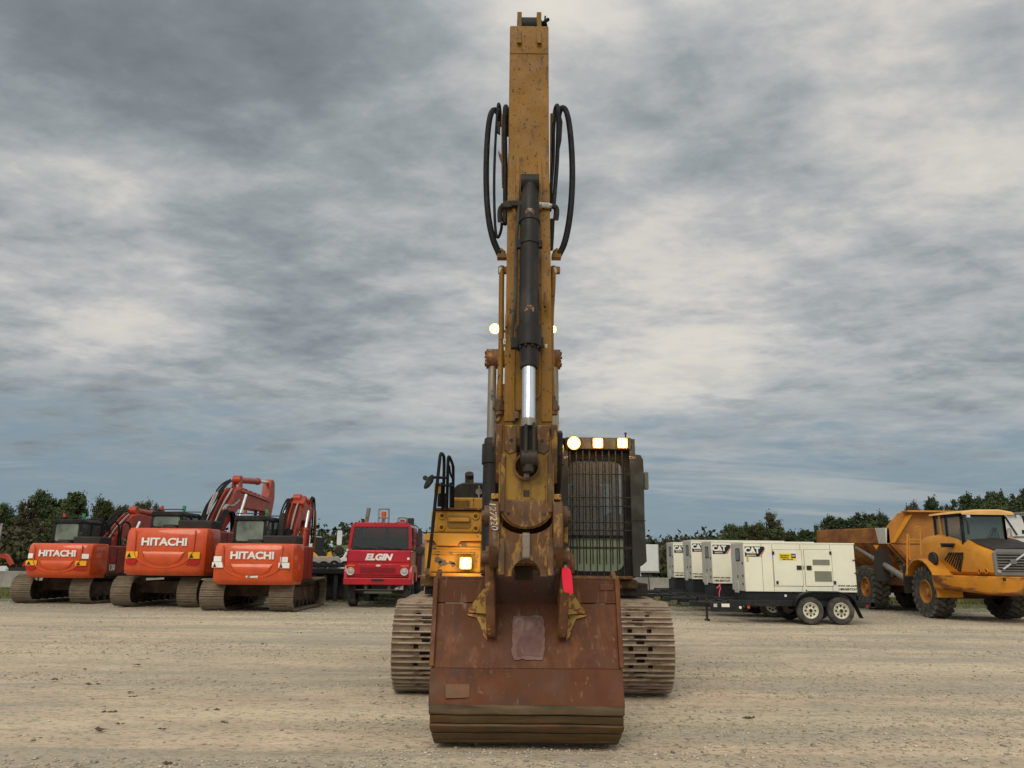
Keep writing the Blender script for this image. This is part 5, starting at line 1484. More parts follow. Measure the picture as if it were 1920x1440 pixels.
def decal(k_pts, y, name, m, par, th=.004):
    k = MB(); k.prism(k_pts, y - th, y, 'y'); return k.build(name, m, par, smooth=False)

def crawler(par, cx, y0, y1, rad, wid, tilt=0):
    """one track of a small excavator: loop of shoes joined as one piece"""
    k = MB()
    per_ = 2 * (y1 - y0) + 2 * math.pi * rad
    n_ = int(per_ / .19)
    L = y1 - y0
    for i in range(n_):
        s = per_ * i / n_
        if s < L: y, z, a = y0 + s, 0, -math.pi
        elif s < L + math.pi * rad: q = (s - L) / rad; y, z, a = y1 + rad * math.sin(q), rad - rad * math.cos(q), math.pi + q
        elif s < 2 * L + math.pi * rad: y, z, a = y1 - (s - L - math.pi * rad), 2 * rad - .03 * math.sin(math.pi * (s - L - math.pi * rad) / L), 0
        else: q = (s - 2 * L - math.pi * rad) / rad; y, z, a = y0 - rad * math.sin(q), rad + rad * math.cos(q), q
        rt_ = Matrix.Rotation(a, 3, 'X')
        c = Vector((cx, y, z + .035))
        k.box(c + rt_ @ Vector((0, 0, -.012)), (wid, .176, .022), rt_)
        for g_ in (-.06, .0, .06):
            k.box(c + rt_ @ Vector((0, g_, .012)), (wid, .016, .035), rt_)
    tr = k.build('track_belt', M['grouser2'], par, kind='stuff')
    k = MB()
    k.prism([(y0 + .05, .22), (y1 - .05, .22), (y1 + .02, rad), (y1 - .3, 2 * rad - .18), (y0 + .3, 2 * rad - .18), (y0 - .02, rad)], cx - .13, cx + .13, 'x')
    k.build('track_frame', M['redtrack'], par, bevel=.02)
    for yy_, nm in ((y0, 'sprocket'), (y1, 'idler_wheel')):
        k = MB(); k.lathe([(0, -.16), (rad - .14, -.16), (rad - .10, -.05), (rad - .10, .05), (rad - .14, .16), (0, .16)], (cx, yy_, rad + .03), 'x', 20)
        k.build(nm, M['chain'], par)
    k = MB()
    for q in range(6):
        y = y0 + .45 + q * (L - .9) / 5
        k.cyl((cx - .2, y, .2), (cx + .2, y, .2), .11, n=10)
    k.build('rollers', M['chain'], par, kind='stuff')
    return tr
M['grouser2'] = mat('dry clay caked tracks', (0.20, 0.155, 0.105), .8, layers=(((0.30, 0.24, 0.165), (3, 7, 7), .45, .65, 5, .7), ((0.10, 0.065, 0.04), (3, 9, 9), .56, .68, 5, .7)), bump=.3)
M['redtrack'] = mat('muddy track frame', (0.085, 0.05, 0.035), .8, layers=((MUD, 3, .45, .65, 5, .7),))

def red_excavator(loc, rz, label, dx, S, w_cw, z0, z1, side_len, cabx, cab_h, bscale, boom_pts, stick_pts, model_text=None, tagstyle='yellow', tw=.78, gauge=2.36, tlen=3.4, rad=.46):
    """local frame: +y forward (away from the viewer), origin on the ground under the rear sprocket line"""
    ORG[0] = Vector((0, 0, 0))
    t = thing('red_excavator', label, 'excavator', (*loc, 0), rz, 'red tracked excavators parked with their backs to the viewer')
    for s_ in (-1, 1):
        crawler(t, s_ * gauge / 2, rad * .9, tlen + rad * .9, rad, tw)
    k = MB(); k.bb(-gauge / 2 + .1, gauge / 2 - .1, 1.0, tlen - .6, .42, .82); k.cyl((0, tlen / 2 + .4, .8), (0, tlen / 2 + .4, z0 + .05), .6, n=24); k.build('car_body', M['redtrack'], t, bevel=.02)
    for q in t.children: q.location.x -= dx
    yb = -.45 * S                      # rear face of the counterweight
    w2 = w_cw / 2
    # counterweight: rounded shell lofted front to back
    outl = [(-w2, 1.15), (-w2, .35), (-w2 + .06, .12), (-w2 + .22, .02), (-w2 * .55, -.02), (0, -.04), (w2 * .55, -.02), (w2 - .22, .02), (w2 - .06, .12), (w2, .35), (w2, 1.15)]
    h_ = z1 - z0
    secs = []
    for (f_, ins) in ((0, .14), (.06, .05), (.14, .0), (.80, .0), (.93, .03), (1.0, .10)):
        secs.append([(x * (1 - ins * .4 / w2), yb + y * 1.0 + ins * (1 if y < .5 else 0), z0 + h_ * f_) for x, y in outl])
    k = MB(); k.loft(secs); cw = k.build('counterweight', M['red2'], t, bevel=.01)
    # pressed scoop in the rear face: rim and recessed smile
    yr = yb - .045
    def smile(a, b_, zt_, zb_, n_=12):
        return [(a * math.cos(R(q)) * (1 if abs(math.cos(R(q))) < .9 else 1), zt_ + (zt_ - zb_) * math.sin(R(q))) for q in range(180, 361, 15)]
    rim_o = [(-w2 * .72, z1 - .06)] + [(-w2 * .70 * math.cos(R(q)) * (1.0), z0 + h_ * .52 - h_ * .36 * math.sin(R(q))) for q in range(0, 181, 15)] + [(w2 * .72, z1 - .06)]
    k = MB()
    pth = [(x, yr + .012, z) for x, z in rim_o]
    k.tube(pth, .022, 6); k.build('rim_edge', M['red2'], cw)
    sm = [(-w2 * .50, z0 + h_ * .50)] + [(-w2 * .48 * math.cos(R(q)), z0 + h_ * .47 - h_ * .26 * math.sin(R(q)) ** .8) for q in range(10, 171, 20)] + [(w2 * .50, z0 + h_ * .50)]
    # ledge: a wedge that catches light at its foot and shades above
    k = MB(); n_ = len(sm)
    zt_ = z0 + h_ * .50
    k.add([(x, yr + .004, z) for x, z in sm] + [(x * .9, yr - .035, z + (z0 + h_ * .36 - z) * .4) for x, z in sm], [tuple(range(n_, 2 * n_))] + [(i, i + 1, n_ + i + 1, n_ + i) for i in range(n_ - 1)] + [(n_ - 1, 0, n_, 2 * n_ - 1)])
    k.build('scoop', M['red2'], cw)
    text('maker_name', 'HITACHI', .30 * S, M['white'], cw, (0, yr - .012, z0 + h_ * .70), ext=.008, bold=.012, sx=1.18, space=.98)
    if tagstyle == 'yellow':
        for s_ in (-1, 1):
            x = s_ * w2 * .74
            decal([(x - .20, z0 + h_ * .36), (x + .18, z0 + h_ * .36), (x + .18, z0 + h_ * .50), (x - .20, z0 + h_ * .50)], yr + .012, 'warning_decal', M['amber'], cw, .01)
            decal([(x - .17, z0 + h_ * .375), (x - .02, z0 + h_ * .375), (x - .095, z0 + h_ * .475)], yr - .001, 'warning_triangle', M['navy'], cw, .006)
            decal([(x - .26 * (s_ > 0) - .16 * (s_ < 0), z0 + h_ * .235), (x + .12, z0 + h_ * .235), (x + .20, z0 + h_ * .33), (x - .10 * (s_ > 0) - .2 * (s_ < 0), z0 + h_ * .33)], yr + .012, 'reflector', M['stripe'], cw, .01)
        if model_text:
            decal([(w2 * .74, z0 + h_ * .56), (w2 * 1.0 - .06, z0 + h_ * .56), (w2 * 1.0 - .06, z0 + h_ * .70), (w2 * .74, z0 + h_ * .70)], yr + .0, 'white_decal', M['white'], cw, .01)
            decal([(-w2 + .16, z0 + h_ * .56), (-w2 + .32, z0 + h_ * .56), (-w2 + .32, z0 + h_ * .70), (-w2 + .16, z0 + h_ * .70)], yr + .02, 'white_decal', M['white'], cw, .03)
    else:
        for s_ in (-1, 1):
            x = s_ * w2 * .80
            decal([(x - .16, z0 + h_ * .55), (x + .08, z0 + h_ * .55), (x + .08, z0 + h_ * .68), (x - .16, z0 + h_ * .68)], yr + .015, 'white_decal', M['white'], cw, .012)
            decal([(x - .20, z0 + h_ * .41), (x + .14, z0 + h_ * .41), (x + .14, z0 + h_ * .54), (x - .20, z0 + h_ * .54)], yr + .015, 'white_decal', M['white'], cw, .012)
            decal([(x - .17, z0 + h_ * .42), (x - .06, z0 + h_ * .42), (x - .115, z0 + h_ * .52)], yr + .002, 'warning_triangle', M['navy'], cw, .004)
        decal([(-.15, z0 + h_ * .15), (.22, z0 + h_ * .15), (.22, z0 + h_ * .29), (-.15, z0 + h_ * .29)], yr + .014, 'white_decal', M['white'], cw, .012)
        decal([(-.12, z0 + h_ * .17), (.0, z0 + h_ * .17), (-.06, z0 + h_ * .26)], yr + .001, 'warning_triangle', M['vent'], cw, .004)
    # upper body sides
    ys = yb + 1.1
    yf = ys + side_len
    k = MB(); k.bb(-w2 + .03, -.15, ys, yf, z0 + .12, z1 - .06); k.bb(.30, w2 - .03, ys, yf, z0 + .12, z1 - .05); k.bb(-.15, .30, ys, yf - .3, z0 + .12, z1 - .3)
    bd = k.build('side_housing', M['redside'], t, bevel=.04)
    k = MB(); k.bb(w2 - .028, w2 - .02, ys + .02, ys + .04, z0 + .15, z1 - .1); k.bb(w2 - .03, w2 - .02, ys + side_len * .5, ys + side_len * .5 + .02, z0 + .15, z1 - .1); k.bb(w2 - .03, w2 + .01, ys, yf, z0 + .06, z0 + .14); k.build('panel_gap', M['chain'], bd)
    k = MB(); k.bb(-w2 + .1, w2 - .1, ys, yf + .9, z0 - .05, z0 + .12); k.build('deck', M['chain'], t, bevel=.02)
    if model_text:
        text('model_number', model_text, .30, M['white'], bd, (w2 - .018, ys + .45, z0 + .34), ux=(0, 1, 0), uz=(0, 0, 1), ext=.006, bold=.01)
        k = MB(); k.bb(w2 - .03, w2 - .014, ys + .3, ys + .62, z0 + .56, z0 + .74); k.build('maker_badge', M['stripe'], bd)
    # engine covers and air intake on top
    k = MB(); k.bb(.0, .85 * w2, ys - .3, ys + .55, z1 - .05, z1 + .27 * S); k.bb(-.42, -.02, ys - .55, ys + .2, z1 - .05, z1 + .14); k.cyl((w2 * .05, ys + .1, z1), (w2 * .05, ys + .1, z1 + .42), .07, n=12); k.build('engine_cover', M['matblack'], t, bevel=.05)
    k = MB(); k.lathe([(0, .05), (.10, .045), (.20, 0), (.18, -.02)], (0, yb + .35, z1 + .02), 'z', 20); k.build('rear_camera', M['matblack'], t)
    # cab
    c0, c1 = cabx
    zc0, zc1 = z0 + .3, z1 + cab_h
    y0, y1 = ys + .15, ys + 1.75
    k = MB()
    for x in (c0, c1 - .09):
        for y in (y0, y0 + .8, y1 - .08): k.bb(x, x + .09, y, y + .08, zc0, zc1)
        k.bb(x, x + .09, y0, y1, zc0, z1 + .12)
    secs = [[(c0, y, zc1 - .02), (c0 + .05, y, zc1 + .05), (c1 - .05, y, zc1 + .05), (c1, y, zc1 - .02), (c1, y, zc1 - .10), (c0, y, zc1 - .10)] for y in (y0 - .04, y1)]
    k.loft(secs); k.bb(c0, c1, y0, y0 + .07, zc0, z1 + .10); k.bb(c0, c1, y1 - .07, y1, zc0, z0 + .6)
    cb = k.build('cab', M['cabblack'], t, bevel=.02)
    k = MB(); k.prism(rrect(c0 + .09, c1 - .09, z1 + .10, zc1 - .12, .07), y0 + .02, y0 + .035, 'y'); k.build('rear_window', M['glass_dark2'], cb)
    for x in (c0 + .04, c1 - .045):
        k = MB(); k.bb(x - .005, x + .005, y0 + .09, y0 + .79, z1 + .12, zc1 - .1); k.build('side_window', M['glass'], cb)
        k = MB(); k.bb(x - .005, x + .005, y0 + .89, y1 - .09, z1 + .12, zc1 - .1); k.build('side_window', M['glass'], cb)
    k = MB(); k.tube([(c0, y0 + .1, zc1 + .03), (c0 + .02, y0 + .1, zc1 + .13), (c1 - .02, y0 + .1, zc1 + .13), (c1, y0 + .1, zc1 + .03)], .018, 6); k.tube([(c0 + .02, y1, zc1 + .13), (c1 - .02, y1, zc1 + .13)], .018, 6); k.build('roof_rail', M['matblack'], cb)
    k = MB(); k.cyl((c0 + .30, y0 + .1, zc1 + .12), (c0 + .30, y0 + .1, zc1 + .24), .055, n=12); k.build('beacon', M['redcap'], cb)
    k = MB(); k.cyl((c1 - .1, y0 + .3, zc1 + .05), (c1 - .1, y0 + .3, zc1 + .27), .06, n=12); k.build('beacon', M['greencap'], cb)
    k = MB(); k.prism(rrect(c0 + .2, c1 - .25, z1 - .1, z1 + .5, .1), y0 + .45, y0 + .6, 'y'); k.build('operator_seat', M['matblack'], cb)
    # boom
    bx = .18
    BS[0] = bscale
    boom_pts = [sc2(q) for q in boom_pts]; stick_pts = [sc2(q) for q in stick_pts]
    k = MB(); k.prism(boom_pts, bx - .24 * S, bx + .24 * S, 'x'); bo = k.build('boom', M['red'], t, bevel=.025)
    P = lambda i: Vector((bx, *boom_pts[i]))
    k = MB(); k.prism(stick_pts, bx - .17 * S, bx + .17 * S, 'x'); k.build('stick', M['red'], t, bevel=.025)
    top = boom_pts[-1], boom_pts[-2], boom_pts[-3]
    for i, (xo, r_) in enumerate(((-.17, .022), (-.08, .03), (.02, .018), (.10, .028), (.18, .02))):
        pts = [Vector((bx + xo * S + .02 * math.sin(j * 3 + i), y - .06, z + .07 + .03 * math.sin(j * 2 + i))) for j, (y, z) in enumerate((top[0], ((top[0][0] + top[1][0]) / 2, (top[0][1] + top[1][1]) / 2), top[1], ((top[1][0] + top[2][0]) / 2, (top[1][1] + top[2][1]) / 2), top[2]))]
        k = MB(); k.tube(pts, r_ * S, 6, 2); k.build('boom_hose', M['black'] if i % 2 == 0 else M['graycable'] if i == 3 else M['red'], bo)
    for q in (.35, .75):
        a_, b_ = top[0], top[1]
        y, z = a_[0] + (b_[0] - a_[0]) * q, a_[1] + (b_[1] - a_[1]) * q
        k = MB(); k.box((bx, y - .05, z + .06), (.5 * S, .08, .09)); k.build('hose_bracket', M['redside'], bo, bevel=.01)
    return t, bo, bx
M['glass_dark2'] = mat('rear cab glass', (0.10, 0.125, 0.09), .12, layers=(((0.21, 0.24, 0.17), 1.3, .42, .62, 4, .8), ((0.05, 0.06, 0.05), 2.2, .55, .65, 4, .7)), spec=.7)

BS = [1.0]
def sc2(q): return (2.2 + (q[0] - 2.2) * BS[0], q[1])
def ram(par, a, b_, x, r, f=.55, name='lift_cylinder'):
    a, b_ = Vector((x, *sc2(a))), Vector((x, *sc2(b_)))
    m_ = a + (b_ - a) * f
    k = MB(); k.cyl(a, m_, r, n=14); k.cyl(m_, m_ + (b_ - a).normalized() * .1, r * 1.2, n=14); k.cyl(a - Vector((r * 1.2, 0, 0)), a + Vector((r * 1.2, 0, 0)), r * 1.4, n=14); k.build(name, M['red'], par)
    k = MB(); k.cyl(m_, b_, r * .55, n=12); k.build('cylinder_rod', M['chrome2'], par)
M['chrome2'] = mat('bright rod', (0.72, 0.72, 0.70), .3, .6)
def hoses(par, pts, x, n_=3, r=.03, m=None):
    for i in range(n_):
        k = MB(); k.tube([(x + i * .07 - n_ * .035 + .02 * math.sin(j * 2 + i), y, z + .03 * math.sin(j + i * 2)) for j, (y, z) in enumerate(map(sc2, pts))], r, 6, 2); k.build('hydraulic_hose', m or M['black'], par)

# third machine (nearest, right)
t, bo, bx = red_excavator((-7.95, 24.95), R(-.5), 'red excavator nearest the red truck, with white warning stickers and folded short boom', .24, 1.0, 2.56, .82, 2.07, 1.35, (-1.12, -.06), .86, .50,
    [(2.2, 1.5), (2.6, 1.45), (3.3, 2.3), (4.3, 2.95), (6.9, 2.95), (7.2, 3.2), (7.1, 3.5), (4.7, 3.62), (4.0, 3.5), (2.7, 2.45), (2.1, 1.9)],
    [(6.9, 3.5), (7.25, 3.88), (7.6, 3.7), (7.55, 3.2), (7.0, .9), (6.8, .9), (6.95, 3.0)], tagstyle='white', gauge=2.16, tw=.76)
ram(t, (3.2, 1.5), (4.6, 3.3), bx - .42, .10, .6); ram(t, (3.2, 1.5), (4.6, 3.3), bx + .42, .10, .6)
ram(t, (4.5, 3.75), (7.1, 3.80), bx, .11, .6, 'arm_cylinder')
hoses(t, [(2.2, 2.0), (2.3, 2.8), (3.1, 3.3), (4.0, 3.7), (4.6, 3.75)], bx - .2, 3)
hoses(t, [(6.4, 3.6), (6.9, 3.9), (7.6, 3.85), (7.8, 3.1), (7.5, 2.2)], bx + .25, 2)
hoses(t, [(1.9, 2.0), (2.3, 2.6), (2.9, 2.6), (3.2, 1.9)], bx + .1, 3, .04)
k = MB(); k.tube([(bx + .33, 4.7, 3.4), (bx + .34, 4.9, 2.6), (bx + .34, 4.8, 1.9)], .04, 6, 1); k.build('hydraulic_hose', M['yellow'], t)
k = MB(); k.prism([sc2(q) for q in ((3.9, 3.55), (4.4, 3.75), (4.5, 3.6), (4.1, 3.4))], bx - .32, bx + .32, 'x'); k.build('hose_bracket', M['red'], t)
k = MB(); k.prism([(1.8, 1.9), (2.1, 1.9), (2.4, 3.15), (2.05, 3.15)], -.02, .14, 'x'); k.build('handrail_panel', M['matblack'], t)
ORG[0] = Vector((0, 0, 0))
# second machine (middle, larger, long boom over the third)
t, bo, bx = red_excavator((-11.42, 26.65), R(-.8), 'large orange red excavator in the middle of three, long boom raised highest behind it', .42, 1.12, 2.78, 1.03, 2.57, 1.5, (-1.15, -.05), .56, .86,
    [(2.5, 1.7), (2.9, 1.65), (3.8, 2.75), (5.3, 3.62), (8.9, 3.62), (9.9, 3.78), (10.2, 4.1), (9.7, 4.25), (5.4, 4.42), (4.6, 4.25), (3.2, 3.1), (2.4, 2.1)],
    [(9.6, 4.2), (9.9, 5.05), (10.15, 5.15), (10.45, 5.0), (10.6, 4.3), (10.1, 3.0), (9.6, 1.1), (9.4, 1.1), (9.5, 3.0), (9.55, 3.8)], tw=.66, gauge=2.22)
ram(t, (3.6, 1.9), (5.2, 4.1), bx - .5, .11, .45); ram(t, (3.6, 1.9), (5.2, 4.1), bx + .5, .11, .45)
ram(t, (5.5, 4.72), (9.95, 5.0), bx, .13, .62, 'arm_cylinder')
hoses(t, [(2.4, 2.4), (3.0, 3.4), (3.8, 3.85), (4.7, 4.45), (5.4, 4.7)], bx - .25, 4, .032)
hoses(t, [(2.5, 2.5), (3.2, 3.3), (3.9, 3.4), (4.3, 3.2), (4.4, 2.4)], bx + .38, 3, .04)
hoses(t, [(3.3, 3.4), (3.6, 3.6), (4.3, 3.6), (5.0, 3.9)], bx + .3, 2, .04, M['graycable'])
hoses(t, [(2.8, 3.2), (2.9, 3.5), (3.2, 3.7), (3.5, 4.1)], bx - .1, 2, .035, M['graycable'])
hoses(t, [(9.0, 4.0), (8.8, 3.5), (9.0, 3.1), (9.3, 3.0)], bx - .1, 2, .04)
k = MB(); k.prism([sc2(q) for q in ((5.3, 4.40), (5.8, 4.40), (5.6, 4.85), (5.4, 4.85))], bx - .16, bx - .10, 'x'); k.prism([sc2(q) for q in ((5.3, 4.40), (5.8, 4.40), (5.6, 4.85), (5.4, 4.85))], bx + .10, bx + .16, 'x'); k.build('cylinder_lug', M['red'], bo)
k = MB()
for q in range(4): k.bb(bx + .272, bx + .28, 5.6 + q * .55, 5.7 + q * .55, 4.32 - q * .03, 4.36 - q * .03)
k.build('pipe_clip', M['white'], bo, kind='stuff')
k = MB(); k.tube([(bx + .31, 4.8, 4.25), (bx + .31, 6.6, 4.18), (bx + .31, 8.4, 4.1)], .035, 6); k.build('boom_pipe', M['red'], bo)
ORG[0] = Vector((0, 0, 0))
# first machine (far left)
t, bo, bx = red_excavator((-15.72, 28.0), R(0), 'leftmost red excavator, its low boom reaching right, white stickers on the rear', .34, .95, 2.32, .88, 2.06, 1.5, (-1.02, -.02), .84, .87,
    [(2.3, 1.6), (2.7, 1.5), (3.3, 2.3), (4.4, 2.55), (7.4, 2.35), (8.0, 2.6), (8.1, 3.0), (7.8, 3.15), (4.7, 3.36), (4.0, 3.25), (2.8, 2.55), (2.1, 2.0)],
    [(7.6, 3.0), (8.0, 3.5), (8.3, 3.4), (8.2, 2.6), (7.6, .9), (7.4, .9), (7.7, 2.8)], model_text='130', tw=.70, gauge=2.06)
ram(t, (3.3, 1.6), (4.5, 2.9), bx - .42, .09, .5); ram(t, (3.0, 1.5), (4.3, 3.0), bx + .42, .10, .4)
ram(t, (4.6, 3.48), (7.9, 3.42), bx, .12, .6, 'arm_cylinder')
hoses(t, [(2.1, 2.1), (2.7, 2.8), (3.6, 3.3), (4.4, 3.45)], bx - .2, 3)
for q in range(3):
    k = MB(); k.tube([(bx - .3 + q * .35, 2.3 + q * .2, 1.9), (bx - .3 + q * .35, 2.2 + q * .2, 2.8), (bx - .25 + q * .35, 2.4 + q * .2, 3.0), (bx - .1 + q * .35, 2.6 + q * .2, 2.8), (bx - .1 + q * .35, 2.6 + q * .2, 2.0)], .035, 6, 2); k.build('hydraulic_hose', M['black'], t)
ORG[0] = Vector((0, 0, 0))

# ------------------------------------------------------------------ red truck
def wheel(par, c, r, wd, rim_m, n_lug=0, axis='x', side=-1, rimr=.55, lugd=.035):
    k = MB()
    k.lathe([(r * rimr, -wd / 2 * .85), (r * .78, -wd / 2), (r * .95, -wd / 2 * .92), (r, -wd / 2 * .7), (r, wd / 2 * .7), (r * .95, wd / 2 * .92), (r * .78, wd / 2), (r * rimr, wd / 2 * .85)], c, axis, 36)
    ty = k.build('wheel', M['tyre'], par)
    k = MB(); h = wd / 2
    k.lathe([(r * rimr, side * h * .86), (r * rimr * .94, side * h * .92), (r * rimr * .86, side * h * .55), (r * rimr * .5, side * h * .35), (r * rimr * .34, side * h * .55), (r * rimr * .30, side * h * .8), (0, side * h * .82)], c, axis, 24)
    k.build('rim', rim_m, ty)
    if n_lug:
        k = MB()
        for i in range(n_lug):
            for sd in (-1, 1):
                a = 2 * math.pi * (i + (.5 if sd > 0 else 0)) / n_lug
                rt_ = Matrix.Rotation(a, 3, 'X')
                ro_ = rt_ @ Matrix.Rotation(sd * R(28), 3, 'Z')
                k.box(Vector(c) + rt_ @ Vector((sd * wd * .25, 0, r + .001)), (wd * .52, 2 * math.pi * r / n_lug * .55, lugd * 2), ro_)
                k.box(Vector(c) + rt_ @ Vector((sd * wd * .485, 0, r - lugd * 1.3)), (wd * .06, 2 * math.pi * r / n_lug * .5, lugd * 3.2), rt_)
        k.build('tread_lugs', M['lugs'], ty, kind='stuff')
    return ty

ORG[0] = Vector((0, 0, 0))
Ct = at(708, 1090, 27.6)
tx, ty0 = Ct.x, 27.6
t = thing('street_sweeper_truck', 'red cab-over street sweeper truck facing the viewer, with exhaust stack and roof beacon cages', 'truck', (tx, ty0, 0), R(1))
hw_ = 1.15
zb = at(711, 1031, 27.6).z - .0
Zt = lambda py: at(711, py, ty0).z
# cab body below and around the windscreen
k = MB()
zs = [(Zt(1084), 0), (Zt(1060), -.0), (Zt(1031), .03)]
k.bb(-hw_ + .03, hw_ - .03, .04, 1.9, Zt(1084), Zt(1031))
cabt = k.build('cab', M['truckred'], t, bevel=.05)
wz0, wz1 = Zt(1030), Zt(988)
k = MB()    # pillars and roof
k.prism([(-hw_ + .03, wz0), (-hw_ + .14, wz0), (-hw_ + .24, wz1 + .03), (-hw_ + .17, wz1 + .10), (-hw_ + .12, wz1 + .03)], .10, .26, 'y')
k.prism([(hw_ - .03, wz0), (hw_ - .14, wz0), (hw_ - .17, wz1 + .03), (hw_ - .14, wz1 + .10), (hw_ - .08, wz1 + .03)], .10, .26, 'y')
k.prism([(-hw_ + .13, wz1), (hw_ - .10, wz1), (hw_ - .12, wz1 + .12), (hw_ - .25, wz1 + .16), (-hw_ + .3, wz1 + .16), (-hw_ + .18, wz1 + .12)], .12, 1.85, 'y')
k.bb(hw_ - .10, hw_ - .04, 1.0, 1.9, wz0, wz1 + .02); k.bb(-hw_ + .04, -hw_ + .10, 1.0, 1.9, wz0, wz1 + .02); k.bb(-hw_ + .1, hw_ - .1, 1.8, 1.9, wz0, wz0 + .25); k.bb(-hw_ + .1, -.9, 1.8, 1.9, wz0 + .2, wz1); k.bb(.9, hw_ - .1, 1.8, 1.9, wz0 + .2, wz1); k.bb(-.08, .08, 1.8, 1.9, wz0 + .2, wz1)
k.build('cab_pillars', M['truckred'], cabt, bevel=.015)
k = MB(); k.prism([(-hw_ + .13, wz0 + .01), (hw_ - .13, wz0 + .01), (hw_ - .16, wz1 + .0), (-hw_ + .24, wz1 + .0)], .14, .152, 'y'); k.build('windscreen', M['glass_trk'] if 'glass_trk' in M else M['glass_dark'], cabt)
k = MB(); k.bb(hw_ - .062, hw_ - .055, .3, .98, wz0 + .02, wz1); k.build('side_window', M['glass'], cabt); k = MB(); k.bb(-hw_ + .055, -hw_ + .062, .3, .98, wz0 + .02, wz1); k.build('side_window', M['glass'], cabt)
for s_ in (-.45, .45):
    k = MB(); k.tube([(s_ - .05, .11, wz0 + .02), (s_ + .1, .10, wz0 + .06), (s_ + .42, .12, wz0 - .0)], .012, 5); k.tube([(s_ - .5, .12, wz0 + .10), (s_ - .05, .10, wz0 + .03)], .012, 5); k.build('wiper', M['matblack'], cabt)
for xs2 in (-.6, .55):
    k = MB(); k.prism(rrect(xs2 - .27, xs2 + .27, wz0 - .3, wz0 + .42, .1), 1.15, 1.32, 'y'); k.build('seat', M['dark'], cabt)
k = MB(); k.lathe([(.21, -.012), (.235, 0), (.21, .012), (.195, 0), (.21, -.012)], (.55, .62, wz0 + .08), 'y', 20); k.bb(.53, .57, .6, .64, wz0 - .1, wz0 + .28); k.bb(-hw_ + .15, hw_ - .15, .25, .55, wz0 - .1, wz0 + .02); k.build('dashboard', M['matblack'], cabt)
k = MB(); k.bb(-hw_ + .08, hw_ - .07, .02, .06, Zt(1054), Zt(1033)); k.build('hood_panel', M['truckred'], cabt, bevel=.015)
k = MB(); k.bb(-hw_ + .08, hw_ - .07, -.01, .05, Zt(1078), Zt(1057.5)); gr = k.build('grille_panel', M['truckred'], cabt, bevel=.015)
for i in range(6):
    z = Zt(1064 + i * 2.1)
    k = MB(); k.bb(-.62 if i else -.50, .60 if i else .5, -.026, -.008, z - .009, z + .009); k.build('grille_slat', M['truckred'], gr)
k = MB()
for i in range(5): k.bb(-.62, .60, -.014, -.007, Zt(1065 + i * 2.1) - .014, Zt(1065 + i * 2.1) + .014)
k.build('grille_gap', M['matblack'], gr, kind='stuff')
k = MB(); k.lathe([(0, -.03), (.05, -.03), (.06, -.01)], (0, 0, 0), 'y', 16)
k = MB(); k.prism([(.09 * math.cos(R(q)) - .0, Zt(1060.5) + .035 * math.sin(R(q))) for q in range(0, 360, 30)], -.03, -.01, 'y'); k.build('oval_badge', M['chrome2'], gr)
for s_ in (-1, 1):
    xh = s_ * .93 - .02
    k = MB(); k.lathe([(.085, -.0), (.115, -.03), (.13, -.03), (.135, .0)], (xh, -.012, Zt(1071.5)), 'y', 20); hl = k.build('headlight', M['chrome2'], gr)
    k = MB(); k.lathe([(0, -.03), (.06, -.028), (.09, -.01)], (xh, -.012, Zt(1071.5)), 'y', 20); k.build('headlight_lens', mat('dull headlight lens', (.42, .42, .38), .15), hl)
    k = MB(); k.bb(xh - .13, xh + .14, -.022, -.008, Zt(1062), Zt(1059.5)); k.build('turn_signal', mat('orange indicator', (.75, .12, .01), .3), gr)
k = MB(); k.prism(rrect(-hw_ - .02, hw_ + .02, Zt(1096.5), Zt(1083.5), .04), -.14, .06, 'y'); bp_ = k.build('bumper', M['truckred'], t, bevel=.02)
k = MB(); k.bb(-.20, .24, -.148, -.138, Zt(1090), Zt(1085.5)); k.build('plate_recess', M['matblack'], bp_)
for s_ in (-1, 1):     # wheel arch wings
    k = MB(); k.prism([(-.02, Zt(1096)), (-.02, Zt(1075)), (.10, Zt(1060)), (1.5, Zt(1060)), (1.75, Zt(1075)), (1.75, Zt(1092)), (1.5, Zt(1092)), (1.35, Zt(1075)), (.7, Zt(1072)), (.45, Zt(1096))], s_ * hw_ + s_ * .03, s_ * hw_ - s_ * .10, 'x'); k.build('wing', M['truckred'], t, bevel=.02)
text('maker_name', 'ELGIN', .285, M['white'], cabt, (-.02, .012, Zt(1045)), ext=.006, bold=.016, sx=1.15, shear=.28)
k = MB(); k.bb(.99, 1.07, .01, .02, Zt(1049), Zt(1045)); k.build('white_sticker', M['white'], cabt)
# lower works, wheels
for x in (-.97, .97):
    wheel(t, (x, .95, .50), .50, .29, M['tyre'], 0, rimr=.5)
    wheel(t, (x, 4.8, .50), .50, .36, M['tyre'], 0, rimr=.5)
k = MB(); k.bb(-.45, -.35, -.02, 6.2, .62, .85); k.bb(.35, .45, -.02, 6.2, .62, .85); k.cyl((-.9, .95, .5), (.9, .95, .5), .07); k.bb(-.55, .55, .3, .36, .45, .50); k.tube([(-.75, .0, Zt(1106)), (.7, .0, Zt(1106)), (.78, .05, Zt(1100))], .02, 6); k.bb(-.45, .5, .02, .1, Zt(1113), Zt(1109)); k.bb(-.3, .4, .5, 1.6, .45, .95); k.build('chassis', mat('dirty grey chassis', (.10, .10, .085), .7), t, bevel=.01)
